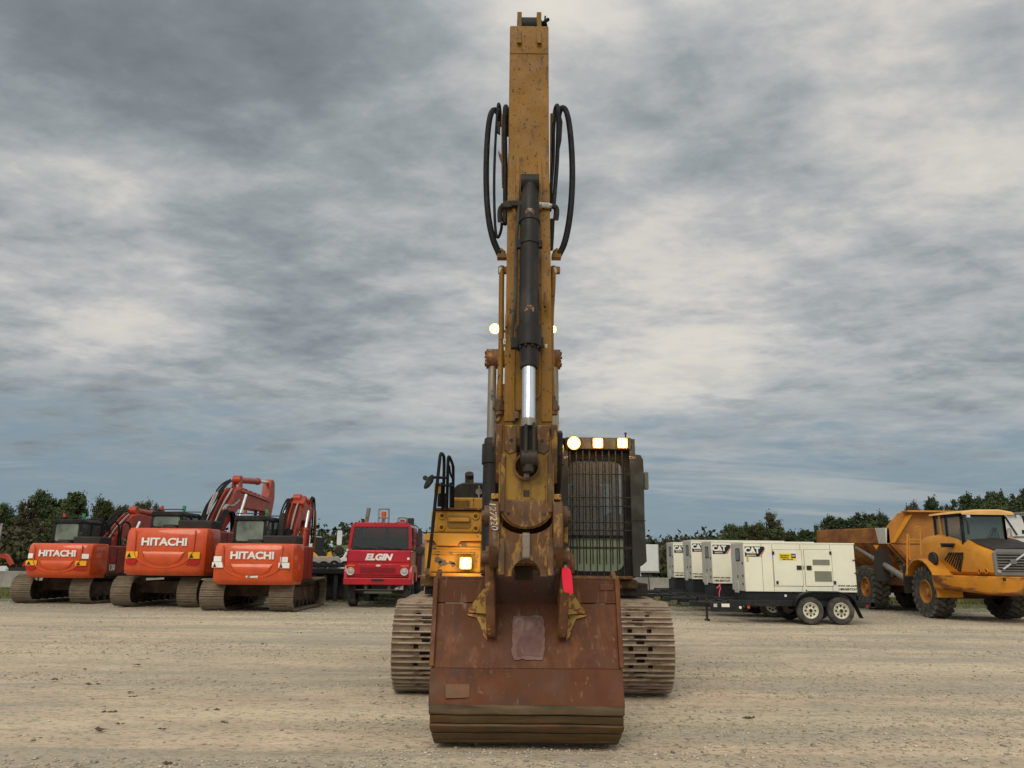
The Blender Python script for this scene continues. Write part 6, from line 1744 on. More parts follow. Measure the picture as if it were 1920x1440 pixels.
# sweeper body behind the cab
k = MB(); k.prism([(-1.15, .95), (1.18, .95), (1.18, 2.3), (1.05, Zt(990)), (.7, Zt(984)), (-.7, Zt(984)), (-1.0, 2.7), (-1.15, 2.3)], 2.15, 6.6, 'y'); k.build('sweeper_body', M['truckred'], t, bevel=.05)
k = MB(); k.bb(1.12, 1.2, 2.2, 3.3, 1.05, 2.1); k.bb(1.0, 1.16, 2.0, 2.12, 1.0, 2.6); k.build('side_equipment', M['matblack'], t, bevel=.03)
# exhaust, air intake, beacon cages
pe = at(687, 983, ty0 + 1.7)
k = MB(); x = pe.x - tx; k.cyl((x - .06, 2.0, pe.z - .2), (x + .05, 2.0, pe.z + .62), .075, n=14); k.build('exhaust_stack', M['rodgrey'], t)
k = MB(); k.lathe([(.0, .03), (.12, .02), (.15, 0)], (x + .1, 1.5, wz1 + .16), 'z', 14); k.build('roof_dome', M['matblack'], cabt)
px_ = at(772, 983, ty0 + 2.0).x - tx
k = MB(); k.bb(px_ - .13, px_ + .10, 1.95, 2.2, 2.4, Zt(968) + .05); k.build('air_intake', M['matblack'], t, bevel=.02)
def cage(xc, yc, zc, w_, hh, lamp_m):
    k = MB()
    for a in (-1, 1):
        for b_ in (-1, 1):
            k.tube([(xc + a * w_, yc + b_ * .14, zc - .05), (xc + a * w_, yc + b_ * .14, zc + hh), (xc + a * w_ * .7, yc + b_ * .14, zc + hh + .04)], .013, 6)
    for zz in (hh * .45, hh + .04):
        for b_ in (-1, 1): k.tube([(xc - w_, yc + b_ * .14, zc + zz), (xc + w_, yc + b_ * .14, zc + zz)], .013, 6)
        for a in (-1, 1): k.tube([(xc + a * w_, yc - .14, zc + zz), (xc + a * w_, yc + .14, zc + zz)], .013, 6)
    cg = k.build('beacon_cage', M['rodgrey'], t)
    k = MB(); k.cyl((xc, yc, zc + hh * .52), (xc, yc, zc + hh * .88), .085, n=12); k.build('beacon', lamp_m, cg)
    k = MB(); k.bb(xc - .06, xc + .06, yc - .05, yc + .05, zc, zc + hh * .42); k.build('beacon_post', M['rodgrey'], cg)
AMB = mat('orange beacon', (.60, .09, .015), .3)
cage(at(719.5, 980, ty0 + .6).x - tx, .6, wz1 + .12, .18, .50, AMB)
cage(at(756, 982, ty0 + 1.2).x - tx, 1.1, wz1 + .12, .15, .22, M['redcap'])
k = MB()
for a in (666, 680, 702, 714, 727, 742, 762): k.cyl((at(a, 982, ty0).x - tx, .12, wz1 + .13), (at(a, 982, ty0).x - tx, .22, wz1 + .15), .035, n=8)
k.build('marker_lights', M['stripe'], cabt, kind='stuff')
# mirrors
for s_, px in ((-1, 637), (1, 787)):
    xm = at(px, 1010, ty0).x - tx
    zm = at(px, 1010, ty0).z
    k = MB(); k.tube([(s_ * (hw_ - .15), .15, wz1 + .12), (xm + s_ * -.12, .0, zm + .58 - .15), (xm, -.02, zm + .30), (xm, -.02, zm - .42)], .018, 6); k.tube([(s_ * hw_, .15, wz0 - .1), (xm, -.02, zm - .25)], .015, 6); ma = k.build('mirror_arm', M['matblack'], t)
    k = MB(); k.prism(rrect(xm - .08, xm + .09, zm - .22, zm + .28, .05), -.06, .0, 'y'); k.build('mirror', M['chrome2'] if s_ < 0 else M['matblack'], ma)
    k = MB(); k.lathe([(0, -.06), (.12, -.04), (.16, .02), (.14, .08)], (xm + .02, -.04, zm - .42), 'y', 18); k.build('round_mirror', M['matblack'], ma)

# ------------------------------------------------------------------ black flatbed, white vehicle parts, yellow implement behind
Yd = 31.5
a0, a1 = at(574, 1080, Yd), at(660, 1080, Yd)
ORG[0] = Vector(((a0.x + a1.x) / 2, Yd, 0))
t = thing('flatbed_trailer', 'low black flatbed trailer standing between the red excavators and the red truck', 'trailer', tuple(ORG[0]))
zt = lambda py, Y: at(615, py, Y).z
k = MB(); k.bb(a0.x - .4, a1.x + 1.2, Yd, Yd + 3.4, zt(1063, Yd), zt(1057, Yd)); k.build('deck', M['frameblk'], t, bevel=.02)
k = MB(); k.bb(a0.x - .4, a1.x + 1.2, Yd - .03, Yd + .05, zt(1076, Yd), zt(1066, Yd)); k.build('side_rail', M['frameblk'], t, bevel=.02)
k = MB(); k.bb(a0.x - .3, a1.x + 1.0, Yd + .5, Yd + .6, .16, zt(1070, Yd)); k.build('skirt_panel', M['matblack'], t)
for i in range(7):
    x = a0.x - .2 + i * .43
    k = MB(); k.bb(x, x + .16, Yd + .05, Yd + .2, .0, zt(1070, Yd)); k.build('support_leg', mat('dull black rubber', (.028, .03, .03), .8) if i == 0 else lastm, t, bevel=.01)
    lastm = t.children[-1].data.materials[0]
k = MB()
for i in range(6):
    x = a0.x + i * .42
    k.tube([(x, Yd + .3, zt(1058, Yd)), (x + .2, Yd + .1, zt(1054, Yd) + rnd.uniform(-.03, .06)), (x + .42, Yd + .2, zt(1058, Yd))], .05, 6, 1)
k.build('load_straps', M['frameblk'], t, kind='stuff')
ORG[0] = Vector((0, 0, 0))
# white box body beyond
Y = 43.0
p0, p1 = at(572, 1060, Y), at(588, 1005, Y)
ORG[0] = Vector((p0.x, Y, 0))
t = thing('white_box_truck', 'narrow upright white box body of a truck behind the right red excavator', 'truck', tuple(ORG[0]))
k = MB(); k.bb(p0.x - .1, p1.x - .05, Y, Y + 2.2, p0.z - .2, p1.z + .02); k.build('box_body', M['whitepaint'], t, bevel=.03)
k = MB(); k.bb(p1.x - .05, p1.x + .12, Y + .1, Y + 2.0, p0.z - .5, p1.z - .05); k.build('door_frame', M['matblack'], t)
k = MB(); k.cyl((p0.x, Y + .4, .45), (p0.x + .3, Y + .4, .45), .45, n=20); k.cyl((p0.x, Y + 1.8, .45), (p0.x + .3, Y + 1.8, .45), .45, n=20); k.bb(p0.x, p0.x + .5, Y, Y + 2.2, .45, p0.z - .1); k.build('running_gear', M['tyre'], t)
# second white vehicle glimpsed beside the red truck's mirror
Y = 41.0
p0, p1 = at(643, 1066, Y), at(664, 1026, Y)
ORG[0] = Vector((p0.x, Y, 0))
t = thing('white_van', 'white van front glimpsed just left of the red truck cab', 'van', tuple(ORG[0]))
k = MB(); k.prism([(p0.x - .45, .5), (p1.x + .4, .5), (p1.x + .4, p1.z), (p0.x + .2, p1.z), (p0.x - .05, p1.z - .5), (p0.x - .45, p1.z - .75)], Y, Y + 1.9, 'y'); k.build('body', M['whitepaint'], t, bevel=.06)
k = MB(); k.prism([(p0.x + .1, p1.z - .52), (p0.x + .26, p1.z - .1), (p0.x + .6, p1.z - .1), (p0.x + .6, p1.z - .52)], Y - .01, Y + .02, 'y'); k.build('side_window', M['glass_dark'], t)
k = MB(); k.lathe([(0, -.1), (.32, -.1), (.34, .1), (0, .1)], (p0.x, Y + .1, .34), 'y', 18); k.build('wheel', M['tyre'], t)
# yellow implement with A frames
Y = 40.5
ORG[0] = Vector((at(607, 1050, Y).x, Y, 0))
t = thing('yellow_implement', 'bright yellow steel implement with angled arms standing behind the black flatbed', 'implement', tuple(ORG[0]))
def pol(name, pts, Y, dep, m, par, bev=.01):
    v = [at(a, c_, Y) for a, c_ in pts]
    k = MB(); k.prism([(q.x, q.z) for q in v], Y, Y + dep, 'y'); return k.build(name, m, par, bevel=bev)
pol('cross_frame', [(586, 1043), (612, 1043), (612, 1050), (605, 1052), (588, 1047)], Y, .6, M['yellowfar'], t)
pol('tilt_arm', [(615, 1036), (618, 1035), (619, 1040), (611, 1056), (606, 1056)], Y - .1, .3, M['yellowfar'], t)
pol('tilt_arm', [(616, 1036), (619, 1034), (624, 1056), (620, 1056)], Y - .5, .3, M['yellowfar'], t)
pol('bracket_arm', [(586, 1035), (593, 1041), (594, 1044), (587, 1044)], Y, .3, M['yellowfar'], t)
pol('end_housing', [(622, 1046), (628, 1045), (629, 1054), (623, 1055)], Y, .5, M['yellowfar'], t)
pol('base_frame', [(584, 1056), (632, 1056), (632, 1062), (584, 1062)], Y - .2, .8, M['frameblk'], t)
for a in (590, 603, 620, 630):
    k = MB(); c = at(a, 1052, Y - .5); k.lathe([(0, -.1), (.22, -.08), (.25, .0), (.22, .1)], c, 'y', 14); k.cyl((c.x, Y, 0), (c.x, Y, c.z), .06, n=8); k.build('roller', M['graycable'], t)
ORG[0] = Vector((0, 0, 0))
# tall white sign on the field, utility poles
Y = 95
p = at(619.5, 1022, Y)
gz_ = 1.9
ORG[0] = Vector((p.x, Y, gz_ - .3))
t = thing('field_sign', 'blank white sign on two posts standing on the green field', 'sign', tuple(ORG[0]))
a, b2 = at(614.5, 1025, Y), at(624.5, 1019.5, Y)
k = MB(); k.bb(a.x, b2.x, Y, Y + .06, a.z, b2.z); k.build('sign_panel', mat('pale blue white panel', (.55, .60, .66), .6), t)
for q in (616, 622.5):
    k = MB(); x = at(q, 1025, Y).x; k.cyl((x, Y + .1, gz_ - .4), (x, Y + .1, a.z + .1), .06, n=6); k.build('post', M['whitepaint'], t)
k = MB(); a = at(622, 1016, Y); k.box(a, (.22, .05, .22)); k.cyl((a.x, Y + .05, gz_ - .4), (a.x, Y + .05, a.z), .04, n=6); k.build('small_plate', M['whitepaint'], t)
ORG[0] = Vector((0, 0, 0))
WOOD = mat('grey weathered pole', (.13, .12, .10), .9)
for (px, ytop, ybot, Y, cross, lb) in ((580.5, 984, 1048, 120, True, 'thin wooden utility pole with crossarm rising behind the right red excavator'), (3.5, 981, 1052, 55, False, 'pale slim pole standing at the far left edge before the trees'), (601, 998, 1028, 140, False, 'thin bare pole among the distant trees left of the field sign'), (607, 1000, 1028, 140, False, 'slightly shorter thin pole beside another before the distant trees')):
    p = at(px, ytop, Y)
    ORG[0] = Vector((p.x, Y, 0))
    t = thing('utility_pole', lb, 'pole', tuple(ORG[0]))
    k = MB(); k.cyl((p.x, Y, -.2), (p.x, Y, p.z), .13 if Y > 60 else .09, .10 if Y > 60 else .07, n=8); k.build('pole', WOOD if Y > 60 else M['graycable'], t)
    if cross:
        k = MB(); k.bb(p.x - 1.0, p.x + 1.0, Y - .1, Y, p.z - .35, p.z - .2); k.build('crossarm', WOOD, t)
    ORG[0] = Vector((0, 0, 0))
# small red machine arm beyond the left barrier
Y = 47
ORG[0] = Vector((at(10, 1060, Y).x, Y, 0))
t = thing('small_red_digger', 'small red digger arm bent low behind the barrier at the far left edge', 'mini excavator', tuple(ORG[0]))
pol('arm', [(-20, 1044), (-8, 1040), (8, 1038), (14, 1042), (22, 1058), (18, 1062), (10, 1048), (0, 1046), (-14, 1052)], Y, .28, M['red'], t)
pol('bucket', [(40, 1062), (46, 1052), (52, 1050), (50, 1062)], Y, .5, M['red'], t)
pol('undercarriage', [(-14, 1066), (50, 1063), (50, 1072), (-14, 1074)], Y - .2, 1.2, M['matblack'], t)
pol('white_cover', [(-6, 1062), (6, 1061), (10, 1066), (10, 1073), (-6, 1074)], Y - .6, .3, M['whitepaint'], t)
k = MB(); c = at(18, 1071, Y); k.bb(c.x - 2.2, c.x + 1.6, Y - .3, Y + 1.2, 0, .5); k.build('track_pair', M['tyre'], t)
ORG[0] = Vector((0, 0, 0))
# white box trailer right of the cab
Y = 52
a, b2 = at(1190, 1071, Y), at(1234.5, 1021, Y)
ORG[0] = Vector(((a.x + b2.x) / 2, Y, 0))
t = thing('white_box_trailer', 'plain white box trailer behind the barrier, beside the yellow excavator cab', 'trailer', tuple(ORG[0]))
k = MB(); k.bb(a.x - 4.0, b2.x, Y, Y + 2.5, a.z, b2.z); bd = k.build('box_body', M['whitepaint'], t, bevel=.03)
k = MB(); k.bb(a.x - 4.0, b2.x + .01, Y - .03, Y + 2.52, a.z - .08, a.z + .03); k.build('bottom_rail', mat('dull aluminium rail', (.35, .33, .30), .5, .5), bd)
k = MB(); k.bb(b2.x - .03, b2.x + .015, Y - .02, Y + 2.5, a.z, b2.z + .01); k.build('corner_post', M['grey'], bd)
k = MB(); k.bb(a.x - 3.8, b2.x - .1, Y + .3, Y + 2.2, .7, a.z - .05); k.build('subframe', M['frameblk'], t)
for q in (.35, 1.5):
    k = MB(); k.lathe([(0, -.25), (.45, -.25), (.48, 0), (.45, .25), (0, .25)], (b2.x - .45 - q, Y + .4, .48), 'y', 20); k.build('wheel', M['tyre'], t)
k = MB(); c = at(1208, 1078, Y - 2); k.cyl((c.x, Y - .2, .7), (c.x, Y - .2, 1.2), .12, .03, n=10); k.build('white_cone', M['whitepaint'], t)
ORG[0] = Vector((0, 0, 0))

# ------------------------------------------------------------------ cream generator trailers
def genset(loc, bl, bt_, zb_, zt_, label, www_right, detail, tongue=.95):
    """origin: ground under the box's left front corner; box spans bl wide, bt_ deep, zb_..zt_"""
    ORG[0] = Vector((0, 0, 0))
    t = thing('generator_trailer', label, 'generator', (*loc, 0), 0, 'cream generators on black trailers')
    k = MB(); k.bb(0, bl, 0, bt_, zb_, zt_); enc = k.build('enclosure', M['cream'], t, bevel=.012)
    k = MB(); k.bb(-.012, bl + .02, -.012, bt_ + .02, zt_ - .004, zt_ + .03); k.build('roof_sheet', M['cream'], enc, bevel=.006)
    k = MB(); k.bb(-.018, -.002, .02, bt_ - .02, zb_ + .01, zt_ - .02); ep = k.build('end_door', M['creamgrey'], enc, bevel=.006)
    k = MB(); k.prism(rrect(.35, .75, zt_ - .5, zt_ - .14, .04), -.03, -.018, 'x'); k.build('end_window', M['matblack'], ep)
    k = MB(); k.prism(rrect(.39, .71, zt_ - .47, zt_ - .17, .03), -.034, -.028, 'x'); k.build('window_pane', M['glass_grey'], ep)
    for (y, z) in ((.12, .78), (.12, .42), (.62, .40), (.15, .2)):
        k = MB(); k.box((-.024, y, zb_ + z), (.014, .06, .07)); k.build('latch', M['matblack'], ep)
    k = MB(); k.bb(-.05, -.018, .55, .95, zb_ - .06, zb_ + .26); k.build('control_box', M['creamgrey'], ep, bevel=.01)
    # maker decal: dark flag with slanting end, red stripe, letters and yellow triangle
    zt2 = zt_ - .09
    h_, w_ = .285, .56
    decal([(.03, zt2 - h_), (.03 + w_ * .72, zt2 - h_), (.03 + w_, zt2 - h_ * .25), (.03 + w_, zt2), (.03, zt2)], -.001, 'decal_flag', M['navy'], enc)
    decal([(.03 + w_ * .76, zt2 - h_), (.03 + w_ * .83, zt2 - h_), (.03 + w_ * 1.04, zt2 - h_ * .25), (.03 + w_ * 1.04, zt2 - h_ * .08)], -.001, 'decal_stripe', mat('decal red', (.55, .16, .10), .5) if 'dr' not in M else M['dr'], enc)
    decal([(.20, zt2 - .20), (.31, zt2 - .20), (.255, zt2 - .12)], -.007, 'decal_triangle', M['amber'], enc, .002)
    text('decal_letters', 'CAT', .22, M['white'], enc, (.24, -.009, zt2 - .115), ext=.002, bold=.012, sx=.98)
    text('decal_caption', 'Rental Power', .045, M['white'], enc, (.22, -.007, zt2 - .245), ext=.001, bold=.002)
    wx = bl - .27 if www_right else .28
    text('web_address', 'www.cat.com', .080, M['navy'], enc, (wx, -.003, zb_ + .185), ext=.002, bold=.003, sx=1.05, space=1.15)
    text('phone_number', '1-800-RENTCAT', .080, M['navy'], enc, (wx, -.003, zb_ + .085), ext=.002, bold=.003, sx=.93)
    if detail:
        SEAM = mat('panel seam shadow', (.24, .22, .16), .7)
        def px2(px, py): # picture position on the near unit to local coordinates
            p = at(px, py, loc[1]); return p.x - loc[0], p.z
        u0 = px2(1398, 1019)[0]
        def U(px): return (px - 1398) / (1606 - 1398) * bl
        def Vv(py): return zb_ + (1109 - py) / (1109 - 1019) * (zt_ - zb_)
        def door(x0, x1, y0, y1):
            d_ = MB(); d_.bb(U(x0), U(x1), -.014, .0, Vv(y1), Vv(y0)); s_ = MB(); e_ = .012
            s_.bb(U(x0) - e_, U(x1) + e_, -.0035, .0, Vv(y1) - e_, Vv(y0) + e_); s_.build('door_gap', SEAM, enc)
            return d_.build('side_door', M['cream'], enc, bevel=.006)
        d1 = door(1453, 1506, 1031, 1098); d2 = door(1511, 1562, 1030, 1098)
        for (x, ) in ((1431,), (1451,), (1504,), (1560,)):
            k = MB(); k.bb(U(x), U(x) + .010, -.0035, .0, zb_, zt_ - .02); k.build('panel_seam', SEAM, enc)
        for (x0, x1, y0, y1) in ((1526, 1558, 1048.5, 1059), (1528, 1560, 1070, 1089.5)):
            k = MB(); k.bb(U(x0), U(x1), -.020, -.012, Vv(y1), Vv(y0)); v_ = k.build('vent', M['vent'], d2)
            k = MB(); k.bb(U(x0) - .02, U(x1) + .02, -.017, -.012, Vv(y1) - .02, Vv(y0) + .02); k.build('vent_frame', M['cream'], d2, bevel=.003)
        for (x, y, a, c_) in ((1453, 1037, .06, .09), (1457.5, 1092, .06, .09), (1560.5, 1036, .06, .09), (1565, 1091, .06, .09), (1500, 1064, .14, .12), (1518.5, 1064, .14, .12)):
            k = MB(); k.box((U(x), -.024, Vv(y)), (a, .024, c_)); k.build('door_latch', M['matblack'], enc, bevel=.006)
        for (x, y, a, c_) in ((1604, 1049, .09, .025), (1606, 1073, .09, .025)):
            k = MB(); k.box((U(x), -.012, Vv(y)), (a, .024, c_)); k.build('hinge', M['matblack'], enc)
        k = MB(); k.bb(U(1464), U(1495.5), -.018, -.014, Vv(1050.5), Vv(1038)); yd = k.build('dealer_decal', M['amber2'], d1)
        text('dealer_name', 'Cleveland', .062, M['navy'], yd, (U(1474), -.019, Vv(1041.5)), ext=.001, bold=.002)
        text('dealer_name', 'Brothers', .062, M['navy'], yd, (U(1474), -.019, Vv(1045)), ext=.001, bold=.002)
        text('dealer_phone', '1-800-538-1020', .05, M['navy'], yd, (U(1479), -.019, Vv(1048.7)), ext=.001, bold=.002)
        k = MB(); k.bb(U(1486.5), U(1495), -.020, -.016, Vv(1046), Vv(1038)); lg = k.build('dealer_logo', M['navy'], yd)
        text('logo_letters', 'CAT', .055, M['white'], lg, (U(1490.7), -.021, Vv(1042)), ext=.001, bold=.003)
        k = MB(); k.bb(U(1402.5), U(1406), -.006, .0, Vv(1054), Vv(1041)); k.build('small_sticker', mat('ochre sticker', (.50, .38, .10), .6), enc)
        k = MB(); k.bb(U(1507.5), U(1510.5), -.006, .0, Vv(1067), Vv(1060)); k.build('small_sticker', mat('olive sticker', (.40, .34, .12), .6), enc)
        k = MB(); k.prism([(U(1511), Vv(1104)), (U(1512.5), Vv(1106)), (U(1511), Vv(1108)), (U(1509.5), Vv(1106))], -.005, 0, 'y'); k.build('lift_mark', M['matblack'], enc)
    # trailer frame, tank, fenders, wheels, tongue
    k = MB(); k.bb(.02, bl - .02, .06, bt_ - .06, .58, zb_ - .004); k.build('fuel_tank', M['frameblk'], t, bevel=.02)
    for y in (-.10, bt_ - .02):
        k = MB(); k.bb(-.55, bl + .42, y, y + .12, .46, .62); k.build('frame_rail', M['frameblk'], t, bevel=.01)
    k = MB(); k.bb(bl + .30, bl + .42, -.1, bt_ + .1, .44, .58); k.bb(-.55, -.45, -.1, bt_ + .1, .44, .58); k.build('cross_member', M['frameblk'], t)
    k = MB(); k.tube([(-.50, -.02, .52), (-tongue - .35, bt_ / 2, .50)], .055, 6); k.tube([(-.50, bt_ + .02, .52), (-tongue - .35, bt_ / 2, .50)], .055, 6); k.box((-tongue - .40, bt_ / 2, .48), (.22, .16, .14)); k.build('tongue', M['frameblk'], t, bevel=.008)
    k = MB(); k.cyl((-tongue - .05, bt_ / 2 - .12, .03 if detail else .34), (-tongue - .05, bt_ / 2 - .12, .74 if detail else .62), .035, n=12); k.cyl((-tongue - .05, bt_ / 2 - .12, .0 if detail else .32), (-tongue - .05, bt_ / 2 - .12, .06 if detail else .36), .08, n=10); k.build('jack_stand', M['chain'], t)
    k = MB(); k.bb(-.52, -.15, -.105, -.095, .30, .60); k.build('front_apron', M['frameblk'], t)
    for x in (.33, .0):
        pass
    wc = bl * .535
    r_ = .365
    for y, sd in ((-.20, -1), (bt_ + .20, 1)):
        for q in (0, 1):
            ty_ = wheel(t, (wc + q * .85, y, r_), r_, .22, M['rim'], axis='y', side=sd, rimr=.60)
            if sd < 0:
                k = MB()
                for h8 in range(8):
                    a = h8 * math.pi / 4
                    k.cyl((wc + q * .85 + .135 * math.cos(a), y - .075, r_ + .135 * math.sin(a)), (wc + q * .85 + .135 * math.cos(a), y - .06, r_ + .135 * math.sin(a)), .028, n=8)
                k.cyl((wc + q * .85, y - .10, r_), (wc + q * .85, y - .05, r_), .05, n=10)
                k.build('rim_holes', M['matblack'], ty_, kind='stuff')
        # double arched fender
        arc = [(wc - .44, .50)] + [(wc + .43 * math.cos(R(q)), r_ + .10 + .40 * math.sin(R(q))) for q in range(165, 95, -14)] + [(wc + .05, r_ + .52), (wc + .80, r_ + .52)] + [(wc + .85 + .43 * math.cos(R(q)), r_ + .10 + .40 * math.sin(R(q))) for q in range(84, 14, -14)] + [(wc + 1.29, .50), (wc + 1.42, .20)]
        k = MB(); n_ = len(arc); ya, yb_ = (y - .14, y + .12)
        vs = [(a, ya, c_) for a, c_ in arc] + [(a, yb_, c_) for a, c_ in arc] + [(a, ya, c_ - .03) for a, c_ in arc] + [(a, yb_, c_ - .03) for a, c_ in arc]
        fs = []
        for i in range(n_ - 1):
            fs += [(i, i + 1, n_ + i + 1, n_ + i), (2 * n_ + i, 3 * n_ + i, 3 * n_ + i + 1, 2 * n_ + i + 1), (i, 2 * n_ + i, 2 * n_ + i + 1, i + 1), (n_ + i, n_ + i + 1, 3 * n_ + i + 1, 3 * n_ + i)]
        k.add(vs, fs); k.build('fender', M['frameblk'], t)
    k = MB(); k.bb(wc - .2, wc + 1.0, .0, bt_, .50, .60); k.cyl((wc, -.1, r_), (wc, bt_ + .1, r_), .05, n=8); k.cyl((wc + .85, -.1, r_), (wc + .85, bt_ + .1, r_), .05, n=8); k.build('axle', M['frameblk'], t)
    if detail:
        for (px, py, mm, r1) in ((1388, 1139, M['white'], .038), (1403.5, 1138.5, AMB, .04), (1626, 1137, M['stripe'], .04)):
            p = at(px, py, loc[1] - .11); k = MB(); k.cyl((p.x - loc[0], -.12, p.z), (p.x - loc[0], -.10, p.z), r1, n=12); k.build('reflector', mm, t)
        p = at(1474, 1117, loc[1]); k = MB(); k.box((p.x - loc[0], .05, p.z), (.06, .03, .06)); k.build('tank_label', M['white'], t)
        for (px, w_, mm) in ((1341, .07, M['creamgrey']), (1360, .16, M['cream'])):
            p = at(px, 1135, loc[1] - .12); k = MB(); k.box((p.x - loc[0], -.14, p.z), (w_ * 1.4, .01, .09)); k.build('frame_label', mm, t)
        k = MB(); k.bb(-1.05, -.5, -.12, -.08, .30, .55); k.build('toolbox', M['frameblk'], t, bevel=.01)
    return t
M['glass_grey'] = mat('blue grey panel window', (0.19, 0.21, 0.23), .2)
M['amber2'] = mat('dealer yellow', (0.80, 0.58, 0.02), .5)
M['dr'] = mat('decal red', (0.55, 0.16, 0.10), .5)
def corner(px, Y): return at(px, 1100, Y).x
def zz(px, py, Y): return at(px, py, Y).z
g4 = genset((corner(1398, 22.6), 22.6), corner(1607, 22.6) - corner(1398, 22.6), 1.28, zz(1500, 1110, 22.6), zz(1500, 1019.5, 22.6), 'nearest cream generator trailer, long side with two doors and yellow sticker facing the viewer', True, True)
g3 = genset((corner(1337.5, 25.1), 25.1), 3.25, 1.28, zz(1340, 1094, 25.1), zz(1340, 1016, 25.1), 'cream generator trailer directly behind the nearest one, front of the back three', False, False)
g2 = genset((corner(1299, 27.6), 27.6), 3.25, 1.28, zz(1300, 1086, 27.6), zz(1300, 1014, 27.6), 'third generator trailer from the front, between two others in the cream row', False, False)
g1 = genset((corner(1265, 30.6), 30.6), 3.25, 1.28, zz(1265, 1083, 30.6), zz(1265, 1018, 30.6), 'farthest cream generator trailer, its hitch pointing left in front of the barrier', False, False)
ORG[0] = Vector((0, 0, 0))
p = at(1349, 1092, 23.2)
ORG[0] = p.copy()
k = MB(); k.tube([p + Vector((.03, 0, 0)), p + Vector((.0, 0, -.08)), p + Vector((.02, -.01, -.16)), p + Vector((-.03, -.01, -.30)), p + Vector((-.02, -.01, -.40))], .014, 5, 1); k.tube([p + Vector((.0, 0, -.08)), p + Vector((-.09, -.01, -.16)), p + Vector((-.05, -.02, -.17))], .012, 5)
tag(k.build('pink_ribbon', M['pinkribbon'], None), 'pink survey ribbon tied to the jack of the nearest generator trailer', 'ribbon')
ORG[0] = Vector((0, 0, 0))

# ------------------------------------------------------------------ articulated hauler
HX, HY = 14.75, 25.7
ORG[0] = Vector((HX, HY, 0))
t = thing('dump_truck', 'orange articulated dump truck with rusty body, facing the viewer at the right edge', 'dump truck', (HX, HY, 0))
H = lambda px, py, Y: at(px, py, Y)
for (x, y) in ((-1.12, 0), (1.12, -.1), (-1.12, 4.3), (1.12, 4.3), (-1.12, 6.0), (1.12, 6.0)):
    wheel(t, (HX + x, HY + y, .79), .755, .60, M['body_in'] if y < 1 else M['orange_rust'], 22, rimr=.50, side=-1 if x < 0 else 1, lugd=.035)
k = MB(); k.bb(HX - .5, HX + .5, HY - 1.8, HY + 7.0, .75, 1.15); k.cyl((HX - 1, HY, .79), (HX + 1, HY, .79), .2); k.cyl((HX - 1, HY + 4.3, .79), (HX + 1, HY + 4.3, .79), .2); k.bb(HX - .9, HX + .6, HY + 2.0, HY + 3.6, .9, 1.2); k.build('chassis', mat('dark oily orange frame', (.12, .055, .02), .7), t, bevel=.02)
# nose
zg0, zg1, zh = zz(1885, 1080, 22.9), zz(1885, 1030, 22.9), zz(1820, 1000, 24.8)
xl = H(1861, 1060, 22.95).x
k = MB()
xr = 2 * HX - xl + .15
secs = []
for (y, zt__, xo) in ((22.95, zg1 - .02, .03), (23.02, zg1 + .02, .0), (23.7, zg1 + .18, -.07), (24.5, zh - .10, -.15), (25.4, zh + .02, -.24), (26.3, zh - .05, -.28)):
    secs.append([(xl + xo + .10, y, zg0), (xl + xo, y, zg0 + .1), (xl + xo, y, zt__ - .28), (xl + xo + .06, y, zt__ - .12), (xl + xo + .2, y, zt__ - .02), (xr - xo - .2, y, zt__ - .02), (xr - xo - .06, y, zt__ - .12), (xr - xo, y, zt__ - .28), (xr - xo, y, zg0 + .1), (xr - xo - .1, y, zg0)])
k.loft(secs); nose = k.build('engine_hood', M['orange'], t)
secs = [[(xl + .12 - o_, y, z), (xl + .12 - o_, y, z + .01), ((xl + xr) / 2, y, z + .07), (xr - .12 + o_, y, z + .01), (xr - .12 + o_, y, z)] for (y, z, o_) in ((22.97, zg1 - .01, 0), (23.7, zg1 + .17, .03), (24.5, zh - .14, .0), (25.0, zh - .08, -.02))]
k = MB(); k.loft(secs); k.build('hood_top', M['matblack'], nose)
k = MB(); k.prism([(xl + .02, zg0), (xr - .02, zg0), (xr - .02, zg1 - .1), (xr - .14, zg1), (xl + .14, zg1), (xl + .02, zg1 - .1)], 22.88, 22.95, 'y'); gf = k.build('grille_frame', M['grey'], nose, bevel=.02)
k = MB(); k.bb(xl + .12, xr - .12, 22.872, 22.885, zg0 + .12, zg1 - .10); k.build('grille_back', M['matblack'], gf)
for i in range(7):
    z = zg0 + .15 + i * (zg1 - zg0 - .28) / 6
    k = MB(); k.bb(xl + .10, xr - .10, 22.85, 22.88, z - .014, z + .014); k.build('grille_slat', M['grey'], gf, bevel=.005)
a, b2 = H(1880, 1067, 22.86), H(1918, 1040, 22.86)
k = MB(); dx_ = Vector((b2.x - a.x, 0, b2.z - a.z)); nn = Vector((-dx_.z, 0, dx_.x)).normalized() * .022
k.prism([(q.x, q.z) for q in (a + nn, b2 + dx_ * .3 + nn, b2 + dx_ * .3 - nn, a - nn)], 22.82, 22.846, 'y'); k.build('diagonal_bar', M['chrome2'], gf)
k = MB(); c = (a + b2) / 2; k.bb(c.x - .09, c.x + .09, 22.81, 22.85, c.z - .07, c.z + .07); k.build('square_badge', M['grey'], gf, bevel=.01)
p = H(1874, 1072, 22.86); k = MB(); k.lathe([(0, -.03), (.05, -.02), (.06, .01)], p, 'y', 14); k.build('small_lamp', M['pinkgrey'] if 'pinkgrey' in M else M['graycable'], gf)
